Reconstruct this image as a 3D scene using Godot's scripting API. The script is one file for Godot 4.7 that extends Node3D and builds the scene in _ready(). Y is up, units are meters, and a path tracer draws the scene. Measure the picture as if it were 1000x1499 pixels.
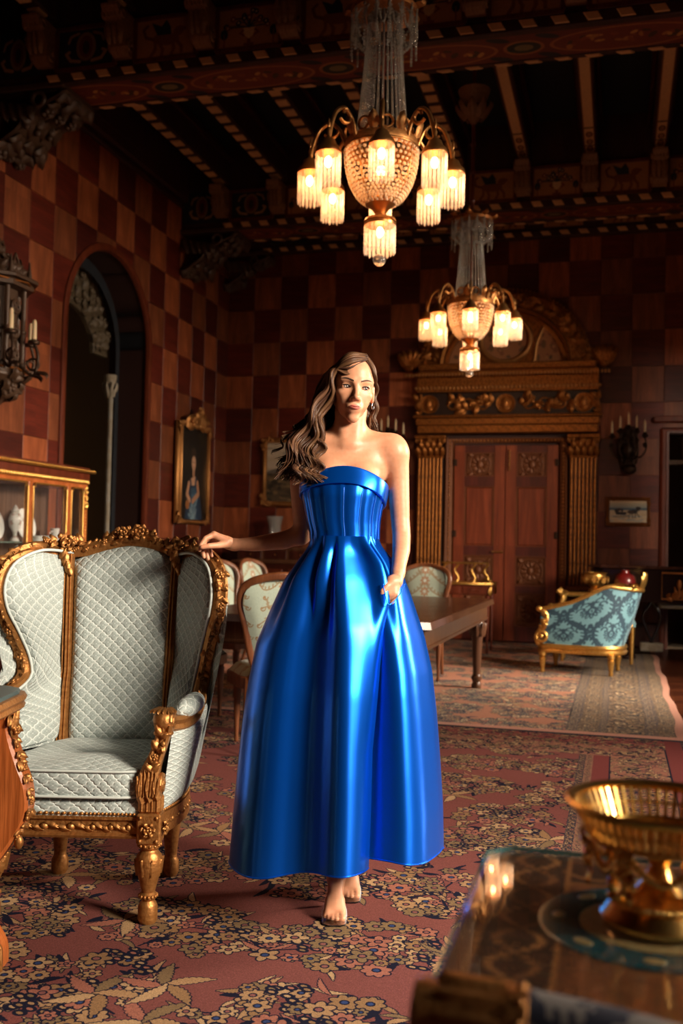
extends Node3D
# A panelled hall with a coffered ceiling: a woman in a blue satin gown beside a gilt wing armchair.

class MB extends RefCounted:
	# Collects shapes for one mesh.
	var v := PackedVector3Array()
	var n := PackedVector3Array()
	var t := PackedVector2Array()
	var c := PackedColorArray()
	var ix := PackedInt32Array()
	var tint := Color.WHITE
	var xf := Transform3D.IDENTITY

	func patch(p: PackedVector3Array, nu: int, nv: int, wu := false, wv := false, su := 1.0, sv := 1.0, orient := true, tints := PackedColorArray()) -> void:
		var q := PackedVector3Array()
		q.resize(nu * nv)
		var mid := Vector3.ZERO
		for i in nu * nv:
			q[i] = xf * p[i]
			mid += q[i]
		mid /= nu * nv
		var nn := PackedVector3Array()
		nn.resize(nu * nv)
		var eu := nu if wu else nu - 1
		var ev := nv if wv else nv - 1
		var side := 0.0
		for j in ev:
			var j1 := (j + 1) % nv
			for i in eu:
				var i1 := (i + 1) % nu
				var a := j * nu + i
				var b := j * nu + i1
				var d := j1 * nu + i1
				var e := j1 * nu + i
				var f := (q[d] - q[a]).cross(q[b] - q[e])
				nn[a] += f
				nn[b] += f
				nn[d] += f
				nn[e] += f
				side += f.dot(q[a] + q[d] - 2.0 * mid)
		var s := -1.0 if orient and side < 0.0 else 1.0
		var cu := nu + 1 if wu else nu
		var cv := nv + 1 if wv else nv
		var o := v.size()
		for j in cv:
			for i in cu:
				var k := (j % nv) * nu + (i % nu)
				v.append(q[k])
				n.append((nn[k] * s).normalized())
				t.append(Vector2(su * i / maxf(1.0, cu - 1), sv * j / maxf(1.0, cv - 1)))
				c.append(tint if tints.is_empty() else tints[k])
		for j in ev:
			for i in eu:
				var a := o + j * cu + i
				var d := a + cu + 1
				if s > 0.0:
					ix.append_array([a, a + 1, d, a, d, a + cu])
				else:
					ix.append_array([a, d, a + 1, a, a + cu, d])

	func face(p: Array, out: Vector3, uv := []) -> void:
		# a flat polygon (a fan) whose outside is on the side of out
		var q := []
		for a in p:
			q.append(xf * a)
		var m := xf.basis * out
		var nrm: Vector3 = (q[2] - q[0]).cross(q[1] - q[0])
		if nrm.length() < 1e-12 and q.size() > 3:
			nrm = (q[3] - q[0]).cross(q[2] - q[0])
		var back := nrm.dot(m) < 0.0
		nrm = (-nrm if back else nrm).normalized()
		var o := v.size()
		for i in q.size():
			v.append(q[i])
			n.append(nrm)
			t.append(uv[i] if uv else Vector2.ZERO)
			c.append(tint)
		for i in range(1, q.size() - 1):
			ix.append_array([o, o + i + 1, o + i] if back else [o, o + i, o + i + 1])

	func box(at: Vector3, size: Vector3, bevel := 0.004, turn := Basis.IDENTITY, uvs := 1.0) -> void:
		var h := size * 0.5
		var b := minf(bevel, minf(h.x, minf(h.y, h.z)) * 0.9)
		var keep := xf
		xf = xf * Transform3D(turn, at)
		var g := h - Vector3(b, b, b)
		for ax in 3:
			var u := (ax + 1) % 3
			var w := (ax + 2) % 3
			for s in [-1.0, 1.0]:
				var f := []
				var uv := []
				for k in [[-1, -1], [1, -1], [1, 1], [-1, 1]]:
					var q := Vector3.ZERO
					q[ax] = s * h[ax]
					q[u] = k[0] * g[u]
					q[w] = k[1] * g[w]
					f.append(q)
					var pu := q[w] if ax == 1 else (q[w] if ax == 0 and u == 2 else q[u])
					if ax == 0:
						uv.append(Vector2(q.z, -q.y) * uvs)
					elif ax == 1:
						uv.append(Vector2(q.x, q.z) * uvs)
					else:
						uv.append(Vector2(q.x, -q.y) * uvs)
				var o := Vector3.ZERO
				o[ax] = s
				face(f, o, uv)
			for s in [-1.0, 1.0]:
				for r in [-1.0, 1.0]:
					var f := []
					for k in [[-1, 0], [1, 0], [1, 1], [-1, 1]]:
						var q := Vector3.ZERO
						q[ax] = k[0] * g[ax]
						q[u] = s * (h[u] if k[1] == 0 else g[u])
						q[w] = r * (g[w] if k[1] == 0 else h[w])
						f.append(q)
					var o := Vector3.ZERO
					o[u] = s
					o[w] = r
					face(f, o, [Vector2.ZERO, Vector2(0.1, 0), Vector2(0.1, 0.02), Vector2(0, 0.02)])
		for sx in [-1.0, 1.0]:
			for sy in [-1.0, 1.0]:
				for sz in [-1.0, 1.0]:
					face([Vector3(sx * h.x, sy * g.y, sz * g.z), Vector3(sx * g.x, sy * h.y, sz * g.z), Vector3(sx * g.x, sy * g.y, sz * h.z)], Vector3(sx, sy, sz))
		xf = keep

	func bar(a: Vector3, b: Vector3, w: float, h: float, bevel := 0.003, up := Vector3.UP) -> void:
		var d := (b - a).normalized()
		var x := up.cross(d)
		if x.length() < 0.01:
			x = Vector3.RIGHT.cross(d)
		x = x.normalized()
		box((a + b) * 0.5, Vector3(w, h, (b - a).length()), bevel, Basis(x, d.cross(x), d))

	func runs(p: PackedVector2Array, closed: bool, sharp := 0.75) -> Array:
		# splits a profile at its sharp corners
		var out := []
		var m := p.size()
		var cuts := []
		for i in m:
			if not closed and (i == 0 or i == m - 1):
				continue
			var a := (p[i] - p[(i - 1 + m) % m]).normalized()
			var b := (p[(i + 1) % m] - p[i]).normalized()
			if a.dot(b) < cos(sharp):
				cuts.append(i)
		if closed:
			if cuts.is_empty():
				var all := p.duplicate()
				return [[all, true]]
			for k in cuts.size():
				var r := PackedVector2Array()
				var i: int = cuts[k]
				var e: int = cuts[(k + 1) % cuts.size()]
				r.append(p[i])
				while true:
					i = (i + 1) % m
					r.append(p[i])
					if i == e:
						break
				out.append([r, false])
			return out
		cuts = [0] + cuts + [m - 1]
		for k in cuts.size() - 1:
			out.append([p.slice(cuts[k], cuts[k + 1] + 1), false])
		return out

	func lathe(prof: Array, seg := 20, at := Transform3D.IDENTITY, flute := 0, depth := 0.0, f0 := -1e9, f1 := 1e9) -> void:
		var keep := xf
		xf = xf * at
		var pp := PackedVector2Array(prof)
		for r in runs(pp, false, 0.7):
			var p: PackedVector2Array = r[0]
			var g := PackedVector3Array()
			for k in p.size():
				for i in seg:
					var a := TAU * i / seg
					var rad := p[k].x
					if flute > 0 and p[k].y > f0 and p[k].y < f1:
						rad -= depth * pow(absf(cos(a * flute * 0.5)), 0.6)
					g.append(Vector3(cos(a) * rad, p[k].y, sin(a) * rad))
			# orient away from the axis
			patch(g, seg, p.size(), true, false, 1, 1, true)
		xf = keep

	func ball(at: Vector3, r: Vector3, turn := Basis.IDENTITY, nu := 8, nv := 5) -> void:
		var keep := xf
		xf = xf * Transform3D(turn, at)
		var g := PackedVector3Array()
		for j in nv + 1:
			var b := PI * j / nv
			for i in nu:
				var a := TAU * i / nu
				g.append(Vector3(sin(b) * cos(a) * r.x, cos(b) * r.y, sin(b) * sin(a) * r.z))
		patch(g, nu, nv + 1, true, false)
		xf = keep

	func sweep(path: PackedVector3Array, prof: PackedVector2Array, o := {}) -> void:
		# prof.x goes sideways, prof.y along up; options: up, scale (array), ring (closed path), caps, open (profile), uv
		var m := path.size()
		var ring: bool = o.get("ring", false)
		var up: Vector3 = o.get("up", Vector3.ZERO)
		var sc: Array = o.get("scale", [])
		var fr := []
		var prev := Vector3.ZERO
		for k in m:
			var tg: Vector3
			if ring:
				tg = path[(k + 1) % m] - path[(k - 1 + m) % m]
			else:
				tg = path[mini(k + 1, m - 1)] - path[maxi(k - 1, 0)]
			tg = tg.normalized()
			var uu := up
			if up == Vector3.ZERO:
				uu = prev if k > 0 else (Vector3.UP if absf(tg.y) < 0.9 else Vector3.RIGHT)
			var sd := tg.cross(uu).normalized()
			if sd.length() < 0.5:
				sd = tg.cross(Vector3(0.3, 0.5, 0.8)).normalized()
			var u2 := sd.cross(tg).normalized()
			prev = u2
			fr.append([sd, u2])
		for r in runs(prof, not o.get("open", false)):
			var p: PackedVector2Array = r[0]
			var g := PackedVector3Array()
			for k in m:
				var s: float = sc[k] if sc else 1.0
				for q in p:
					g.append(path[k] + fr[k][0] * q.x * s + fr[k][1] * q.y * s)
			# orient away from the path by comparing with the frame
			_oriented(g, p.size(), m, r[1], ring, path, o.get("uv", Vector2.ONE))
		if o.get("caps", false):
			for e in [0, m - 1]:
				var s: float = sc[e] if sc else 1.0
				if s < 0.02:
					continue
				var tri := Geometry2D.triangulate_polygon(prof)
				var out: Vector3 = (path[0] - path[1]) if e == 0 else (path[m - 1] - path[m - 2])
				for i in range(0, tri.size(), 3):
					var f := []
					for w in 3:
						var q := prof[tri[i + w]]
						f.append(path[e] + fr[e][0] * q.x * s + fr[e][1] * q.y * s)
					face(f, out)

	func _oriented(g: PackedVector3Array, nu: int, nv: int, wu: bool, wv: bool, path: PackedVector3Array, uv: Vector2) -> void:
		var side := 0.0
		for j in nv - 1:
			for i in (nu if wu else nu - 1):
				var i1 := (i + 1) % nu
				var a := g[j * nu + i]
				var f := (g[(j + 1) * nu + i1] - a).cross(g[j * nu + i1] - g[(j + 1) * nu + i])
				side += f.dot((a + g[j * nu + i1]) * 0.5 - path[j])
		if side < 0.0:
			var h := PackedVector3Array()
			for j in nv:
				for i in nu:
					h.append(g[j * nu + nu - 1 - i])
			g = h
		patch(g, nu, nv, wu, wv, uv.x, uv.y, false)

	func tube(path: Array, r: float, seg := 6, scale := [], o := {}) -> void:
		var prof := PackedVector2Array()
		for i in seg:
			prof.append(Vector2(cos(TAU * i / seg), sin(TAU * i / seg)) * r)
		var d := {"scale": scale, "caps": true}
		d.merge(o, true)
		var rr := runs(prof, true, 3.0)
		sweep(PackedVector3Array(path), prof, d) if seg > 7 else _soft(PackedVector3Array(path), prof, d, rr)

	func _soft(path: PackedVector3Array, prof: PackedVector2Array, o: Dictionary, _rr: Array) -> void:
		# a tube of few sides that is still shaded round
		var m := path.size()
		var sc: Array = o.get("scale", [])
		var ring: bool = o.get("ring", false)
		var prev := Vector3.ZERO
		var g := PackedVector3Array()
		for k in m:
			var tg := (path[(k + 1) % m] - path[(k - 1 + m) % m]) if ring else (path[mini(k + 1, m - 1)] - path[maxi(k - 1, 0)])
			tg = tg.normalized()
			var uu := prev if k > 0 else (Vector3.UP if absf(tg.y) < 0.9 else Vector3.RIGHT)
			var sd := tg.cross(uu).normalized()
			if sd.length() < 0.5:
				sd = tg.cross(Vector3(0.3, 0.5, 0.8)).normalized()
			var u2 := sd.cross(tg).normalized()
			prev = u2
			var s: float = sc[k] if sc else 1.0
			for q in prof:
				g.append(path[k] + sd * q.x * s + u2 * q.y * s)
		_oriented(g, prof.size(), m, true, ring, path, Vector2.ONE)

	func extrude(poly: PackedVector2Array, d0: float, d1: float, bevel := 0.0, uvs := 1.0, soft := 0.6) -> void:
		# a polygon in x and y, from z = d0 to z = d1, its d1 side bevelled
		var p := poly.duplicate()
		if Geometry2D.is_polygon_clockwise(p):
			p.reverse()
		var inner := p
		if bevel > 0.0:
			inner = PackedVector2Array()
			var m := p.size()
			for i in m:
				var a := (p[i] - p[(i - 1 + m) % m]).normalized()
				var b := (p[(i + 1) % m] - p[i]).normalized()
				var na := Vector2(-a.y, a.x)
				var nb := Vector2(-b.y, b.x)
				var w := (na + nb).normalized()
				inner.append(p[i] + w * bevel / maxf(0.4, w.dot(na)))
		for k in [[p, d0, -1.0], [inner, d1, 1.0]]:
			var q: PackedVector2Array = k[0]
			var tri := Geometry2D.triangulate_polygon(q)
			for i in range(0, tri.size(), 3):
				var f := []
				var uv := []
				for w in 3:
					f.append(Vector3(q[tri[i + w]].x, q[tri[i + w]].y, k[1]))
					uv.append(Vector2(q[tri[i + w]].x, -q[tri[i + w]].y) * uvs)
				face(f, Vector3(0, 0, signf(d1 - d0) * k[2]), uv)
		var rings := [[p, d0], [p, d1 - signf(d1 - d0) * bevel], [inner, d1]] if bevel > 0.0 else [[p, d0], [p, d1]]
		for k in rings.size() - 1:
			var pa: PackedVector2Array = rings[k][0]
			var pb: PackedVector2Array = rings[k + 1][0]
			var m := pa.size()
			for i in m:
				var j := (i + 1) % m
				var e := (pa[j] - pa[i])
				if e.length() < 1e-6:
					continue
				var a := Vector3(pa[i].x, pa[i].y, rings[k][1])
				var b := Vector3(pa[j].x, pa[j].y, rings[k][1])
				var cc := Vector3(pb[j].x, pb[j].y, rings[k + 1][1])
				var d := Vector3(pb[i].x, pb[i].y, rings[k + 1][1])
				var l := e.length() * uvs
				face([a, b, cc, d], Vector3(e.y, -e.x, 0), [Vector2(0, 0), Vector2(l, 0), Vector2(l, absf(d1 - d0) * uvs), Vector2(0, absf(d1 - d0) * uvs)])

	func ring(at: Vector3, axis: Vector3, big: float, small: float, seg := 24, side := 8) -> void:
		var a := axis.normalized()
		var x := a.cross(Vector3.UP if absf(a.y) < 0.9 else Vector3.RIGHT).normalized()
		var y := a.cross(x)
		var g := PackedVector3Array()
		for i in seg:
			var d := x * cos(TAU * i / seg) + y * sin(TAU * i / seg)
			for k in side:
				g.append(at + d * (big + small * cos(TAU * k / side)) + a * small * sin(TAU * k / side))
		var rim := PackedVector3Array()
		for i in seg:
			rim.append(at + (x * cos(TAU * i / seg) + y * sin(TAU * i / seg)) * big)
		_oriented(g, side, seg, true, true, rim, Vector2.ONE)

	func leaf(at: Vector3, dir: Vector3, out: Vector3, length: float, wide: float, curl := 0.35) -> void:
		# a carved leaf: ridged, blunt, its tip rolling over away from the ground it lies on
		var d := dir.normalized()
		var o := (out - d * out.dot(d)).normalized()
		var s := d.cross(o)
		var g := PackedVector3Array()
		for j in 7:
			var f := j / 6.0
			var w := wide * (0.45 + 0.75 * sin(PI * pow(f, 0.75))) * (1.0 - 0.78 * f * f * f)
			var roll := maxf(0.0, f - 0.72) / 0.28
			var lift := wide * (0.1 + curl * 0.75 * sin(PI * 0.5 * f) - roll * curl * 0.5)
			var reach := length * (minf(f, 0.86) + 0.04 * roll)
			for i in 5:
				var e := i / 2.0 - 1.0
				var ridge := (1.0 - absf(e)) * wide * 0.2 + (wide * 0.1 if i % 2 == 0 else 0.0) - wide * 0.2 * absf(e)
				g.append(at + d * reach + s * w * 0.5 * e + o * (lift + ridge))
		patch(g, 5, 7, false, false, 1, 1, false)

	func mesh() -> ArrayMesh:
		var m := ArrayMesh.new()
		if ix.is_empty():
			return m
		var a := []
		a.resize(Mesh.ARRAY_MAX)
		a[Mesh.ARRAY_VERTEX] = v
		a[Mesh.ARRAY_NORMAL] = n
		a[Mesh.ARRAY_TEX_UV] = t
		a[Mesh.ARRAY_COLOR] = c
		a[Mesh.ARRAY_INDEX] = ix
		m.add_surface_from_arrays(Mesh.PRIMITIVE_TRIANGLES, a)
		return m


class Pic extends RefCounted:
	# A little painter for computed textures; it wraps round at the edges when wrap is set.
	var im: Image
	var w: int
	var h: int
	var wrap := false

	func _init(ww: int, hh: int, col: Color) -> void:
		w = ww
		h = hh
		im = Image.create(w, h, false, Image.FORMAT_RGBA8)
		im.fill(col)

	func dot(x: int, y: int, col: Color) -> void:
		if wrap:
			im.set_pixel(posmod(x, w), posmod(y, h), col)
		elif x >= 0 and y >= 0 and x < w and y < h:
			im.set_pixel(x, y, col)

	func oval(x: float, y: float, rx: float, ry: float, ang: float, col: Color) -> void:
		var ca := cos(ang)
		var sa := sin(ang)
		var m := maxf(rx, ry)
		for j in range(int(floor(y - m)), int(ceil(y + m)) + 1):
			for i in range(int(floor(x - m)), int(ceil(x + m)) + 1):
				var dx := i - x
				var dy := j - y
				var a := (dx * ca + dy * sa) / rx
				var b := (-dx * sa + dy * ca) / ry
				if a * a + b * b <= 1.0:
					dot(i, j, col)

	func poly(p: PackedVector2Array, col: Color) -> void:
		var lo := p[0]
		var hi := p[0]
		for q in p:
			lo = lo.min(q)
			hi = hi.max(q)
		for j in range(int(lo.y), int(hi.y) + 1):
			var xs := []
			for i in p.size():
				var a := p[i]
				var b := p[(i + 1) % p.size()]
				if (a.y <= j) != (b.y <= j):
					xs.append(a.x + (j - a.y) / (b.y - a.y) * (b.x - a.x))
			xs.sort()
			for k in range(0, xs.size() - 1, 2):
				for i in range(int(xs[k]), int(xs[k + 1]) + 1):
					dot(i, j, col)

	func line(p: Array, r: float, col: Color) -> void:
		for k in p.size() - 1:
			var a: Vector2 = p[k]
			var b: Vector2 = p[k + 1]
			var s := maxi(1, int((b - a).length() / maxf(0.7, r * 0.6)))
			for i in s + 1:
				var q := a.lerp(b, float(i) / s)
				if r < 0.8:
					dot(int(q.x), int(q.y), col)
				else:
					oval(q.x, q.y, r, r, 0, col)

	func rect(x: int, y: int, ww: int, hh: int, col: Color) -> void:
		for j in range(y, y + hh):
			for i in range(x, x + ww):
				dot(i, j, col)

	func grain(amount: float, rng: RandomNumberGenerator) -> void:
		for j in h:
			for i in w:
				var k := 1.0 + amount * (rng.randf() - 0.5)
				var q := im.get_pixel(i, j)
				im.set_pixel(i, j, Color(q.r * k, q.g * k, q.b * k))

	func tex() -> ImageTexture:
		return ImageTexture.create_from_image(im)


var rng := RandomNumberGenerator.new()
var mats := {}
var used := {}
var texs := {}


func numbered(called: String) -> String:
	used[called] = used.get(called, 0) + 1
	return called if used[called] == 1 else "%s_%03d" % [called, used[called] - 1]


func thing(called: String, label: String, category: String, at := Vector3.ZERO, turn := 0.0, group := "") -> Node3D:
	var o := Node3D.new()
	o.name = numbered(called)
	add_child(o)
	o.position = at
	o.rotation.y = turn
	marks(o, label, category, group)
	return o


func marks(o: Node, label: String, category := "", group := "", kind := "") -> void:
	for k in [["label", label], ["category", category], ["group", group], ["kind", kind]]:
		if k[1]:
			o.set_meta(k[0], k[1])


func part(parent: Node, called: String, mb, m: Material, at := Transform3D.IDENTITY) -> MeshInstance3D:
	var o := MeshInstance3D.new()
	o.mesh = mb.mesh() if mb is MB else mb
	o.name = numbered(called) if parent == self else called
	o.material_override = m
	parent.add_child(o, true)
	o.transform = at
	return o


func struct(called: String, label: String, mb, m: Material) -> MeshInstance3D:
	var o := part(self, called, mb, m)
	marks(o, label, "", "", "structure")
	return o


func copy_of(src: Node3D, at: Vector3, turn: float, label: String) -> Node3D:
	var o := src.duplicate()
	o.name = numbered(str(src.name).rstrip("0123456789_") if str(src.name).rstrip("0123456789_") else str(src.name))
	add_child(o)
	o.position = at
	o.rotation.y = turn
	o.set_meta("label", label)
	return o


func srgb(r: float, g: float, b: float) -> Color:
	return Color(r / 255.0, g / 255.0, b / 255.0)


func mat(key: String, col: Color, rough := 0.5, metal := 0.0, o := {}) -> StandardMaterial3D:
	if mats.has(key):
		return mats[key]
	var m := StandardMaterial3D.new()
	m.resource_name = key
	m.albedo_color = col
	m.roughness = rough
	m.metallic = metal
	for k in o:
		m.set(k, o[k])
	mats[key] = m
	return m


func noise(sd: int, f: float, oct := 3, kind := FastNoiseLite.TYPE_SIMPLEX_SMOOTH) -> FastNoiseLite:
	var q := FastNoiseLite.new()
	q.seed = sd
	q.frequency = f
	q.noise_type = kind
	q.fractal_octaves = oct
	return q


func noise_tex(key: String, sd: int, f: float, size: int, cols: Array, oct := 4, kind := FastNoiseLite.TYPE_SIMPLEX_SMOOTH) -> Texture2D:
	if texs.has(key):
		return texs[key]
	var im := noise(sd, f, oct, kind).get_seamless_image(size, size)
	var g := Gradient.new()
	g.offsets = PackedFloat32Array([0.0, 0.5, 1.0])
	g.colors = PackedColorArray(cols)
	var out := Image.create(size, size, false, Image.FORMAT_RGB8)
	for j in size:
		for i in size:
			out.set_pixel(i, j, g.sample(im.get_pixel(i, j).r))
	texs[key] = ImageTexture.create_from_image(out)
	return texs[key]


func wood_tex(key: String, sd: int, a: Color, b: Color, size := 512) -> Texture2D:
	# straight grain that runs along v
	if texs.has(key):
		return texs[key]
	var big := noise(sd, 0.012, 3)
	var fine := noise(sd + 1, 0.11, 2)
	var pore := noise(sd + 2, 0.35, 1)
	var im := Image.create(size, size, false, Image.FORMAT_RGB8)
	for j in size:
		for i in size:
			var s := 0.5 + 0.55 * big.get_noise_2d(i, j * 0.16) + 0.45 * fine.get_noise_2d(i, j * 0.03)
			var k := 1.0 - 0.22 * maxf(0.0, pore.get_noise_2d(i * 1.3, j * 0.04))
			var q := a.lerp(b, clampf(s, 0, 1))
			im.set_pixel(i, j, Color(q.r * k, q.g * k, q.b * k))
	texs[key] = ImageTexture.create_from_image(im)
	return texs[key]


func smooth_path(p: Array, per := 6, ring := false) -> PackedVector3Array:
	# Catmull-Rom through the points
	var out := PackedVector3Array()
	var m := p.size()
	for i in (m if ring else m - 1):
		var p0: Vector3 = p[posmod(i - 1, m)] if ring or i > 0 else p[0]
		var p1: Vector3 = p[i]
		var p2: Vector3 = p[(i + 1) % m]
		var p3: Vector3 = p[(i + 2) % m] if ring or i + 2 < m else p[m - 1]
		for k in per:
			out.append(p1.cubic_interpolate(p2, p0, p3, float(k) / per))
	if not ring:
		out.append(p[m - 1])
	return out


func smooth2(p: Array, per := 6, ring := false) -> PackedVector2Array:
	var q := []
	for a in p:
		q.append(Vector3(a.x, a.y, 0))
	var out := PackedVector2Array()
	for a in smooth_path(q, per, ring):
		out.append(Vector2(a.x, a.y))
	return out


func round_rect(w: float, h: float, r: float, seg := 4) -> PackedVector2Array:
	var p := PackedVector2Array()
	for k in 4:
		var cx := (w * 0.5 - r) * (1 if k == 0 or k == 3 else -1)
		var cy := (h * 0.5 - r) * (1 if k < 2 else -1)
		for i in seg + 1:
			var a := PI * 0.5 * (k + float(i) / seg)
			p.append(Vector2(cx + r * cos(a), cy + r * sin(a)))
	return p


func table_of(keys: Array, y: float) -> float:
	# linear table: [[x, value], ...]
	if y <= keys[0][0]:
		return keys[0][1]
	for i in keys.size() - 1:
		if y <= keys[i + 1][0]:
			var f: float = (y - keys[i][0]) / (keys[i + 1][0] - keys[i][0])
			return lerpf(keys[i][1], keys[i + 1][1], f)
	return keys[keys.size() - 1][1]


func carving(mb: MB, path: PackedVector3Array, out: Vector3, size: float, step: float, sd: int, outs := []) -> void:
	# carved leaves, buds and berries along a rail
	var r := RandomNumberGenerator.new()
	r.seed = sd
	var run := 0.0
	var k := 0
	for i in path.size() - 1:
		var a := path[i]
		var b := path[i + 1]
		var l := (b - a).length()
		var tg := (b - a).normalized()
		var o: Vector3 = outs[i] if outs else out
		o = (o - tg * o.dot(tg)).normalized()
		var sd3 := tg.cross(o)
		while run < l:
			var p := a + tg * run
			var s := size * r.randf_range(0.75, 1.25)
			var side := 1.0 if k % 2 == 0 else -1.0
			match k % 5:
				0, 1, 3:
					mb.leaf(p - o * s * 0.1, tg + sd3 * side * r.randf_range(0.5, 1.1), o, s * 1.5, s * 0.85, 0.5)
					mb.leaf(p + sd3 * side * s * 0.2, tg * 0.5 - sd3 * side * 0.8, o, s * 1.1, s * 0.7, 0.6)
				2:
					for q in 5:
						var a5 := TAU * q / 5.0 + k
						mb.ball(p + (tg * cos(a5) + sd3 * sin(a5)) * s * 0.3 + o * s * 0.3, Vector3.ONE * s * 0.24, Basis.IDENTITY, 6, 4)
					mb.ball(p + o * s * 0.45, Vector3.ONE * s * 0.22, Basis.IDENTITY, 6, 4)
				4:
					mb.ball(p + o * s * 0.25 + sd3 * side * s * 0.35, Vector3.ONE * s * 0.3, Basis.IDENTITY, 6, 4)
					mb.leaf(p, -tg + sd3 * side * 0.7, o, s * 1.2, s * 0.7, 0.5)
			k += 1
			run += step * r.randf_range(0.85, 1.15)
		run -= l


func rose(mb: MB, at: Vector3, out: Vector3, r: float) -> void:
	var o := out.normalized()
	var x := o.cross(Vector3.UP if absf(o.y) < 0.9 else Vector3.RIGHT).normalized()
	var y := o.cross(x)
	for ringn in 2:
		var m := 6 - ringn
		for i in m:
			var a := TAU * i / m + ringn
			var d := x * cos(a) + y * sin(a)
			mb.leaf(at + d * r * (0.3 - 0.2 * ringn) + o * r * 0.2 * ringn, d, o, r * (0.75 - 0.25 * ringn), r * 0.75, 0.7)
	mb.ball(at + o * r * 0.4, Vector3.ONE * r * 0.25, Basis.IDENTITY, 7, 4)


func beads(mb: MB, path: PackedVector3Array, r: float, step: float, flat := 1.0) -> void:
	var run := 0.0
	for i in path.size() - 1:
		var l := (path[i + 1] - path[i]).length()
		var tg := (path[i + 1] - path[i]) / maxf(l, 1e-6)
		while run < l:
			mb.ball(path[i] + tg * run, Vector3(r, r * flat, r), Basis.IDENTITY, 6, 4)
			run += step
		run -= l


const YAW := 0.27061
const XL := -5.45
const XR := 2.6
const ZB := -13.3
const ZF := 2.4


func _ready() -> void:
	rng.seed = 7
	# camera
	var cam := Camera3D.new()
	cam.name = "camera"
	cam.projection = Camera3D.PROJECTION_FRUSTUM
	cam.near = 0.05
	cam.far = 100.0
	cam.size = 2.0 * 0.05 * 749.5 / 1458.0
	cam.frustum_offset = Vector2.ZERO
	cam.basis = Basis(Vector3.UP, YAW) * Basis(Vector3.RIGHT, deg_to_rad(1.954)) * Basis(Vector3.BACK, deg_to_rad(1.268))
	cam.position = Vector3(0, 1.2, 0)
	var lens := CameraAttributesPhysical.new()
	lens.frustum_focal_length = 23.34
	lens.frustum_focus_distance = 3.2
	lens.exposure_aperture = 2.2
	cam.attributes = lens
	add_child(cam)
	cam.current = true
	# sky: an overcast bright day outside the tall windows
	var env := Environment.new()
	env.background_mode = Environment.BG_SKY
	var sky := Sky.new()
	var sm := ProceduralSkyMaterial.new()
	sm.sky_top_color = srgb(150, 180, 225)
	sm.sky_horizon_color = srgb(220, 228, 238)
	sm.ground_bottom_color = srgb(70, 75, 60)
	sm.ground_horizon_color = srgb(150, 155, 145)
	sky.sky_material = sm
	env.sky = sky
	env.background_energy_multiplier = 1.0
	env.tonemap_mode = Environment.TONE_MAPPER_LINEAR
	env.tonemap_exposure = 1.0
	env.sdfgi_enabled = true
	env.ssao_enabled = true
	env.ssil_enabled = true
	var we := WorldEnvironment.new()
	we.name = "world"
	we.environment = env
	add_child(we)
	# daylight: a bright stretch of sky beyond each tall window of the right wall
	for k in WINDOWS:
		var a := AreaLight3D.new()
		a.name = "window_daylight"
		a.area_size = Vector2(2.4, 2.0)
		a.light_color = Color(1.0, 0.92, 0.82)
		a.light_energy = k[4]
		a.area_normalize_energy = true
		a.shadow_enabled = true
		a.area_range = 30.0
		a.position = Vector3(XR + 4.0, k[5], k[0] + k[6])
		a.basis = Basis.looking_at(Vector3(-7.5, 1.4 - k[5], -1.6 * k[6]))
		add_child(a, true)
	materials()
	shell()
	ceiling()
	portal()
	rugs()
	chandeliers()
	wall_things()
	dining()
	far_right()
	display_cabinet()
	wing_chair()
	left_console()
	front_table()
	woman()


# window openings in the right wall: middle z, width, sill, head, energy of the daylight, height and bearing of the sky seen
const WINDOWS := [[-1.6, 1.7, 0.6, 3.75, 250.0, 4.3, 1.75], [-5.3, 1.5, 0.6, 3.75, 150.0, 3.8, 0.4], [-8.7, 1.5, 0.6, 3.75, 230.0, 3.8, 0.3]]


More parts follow.
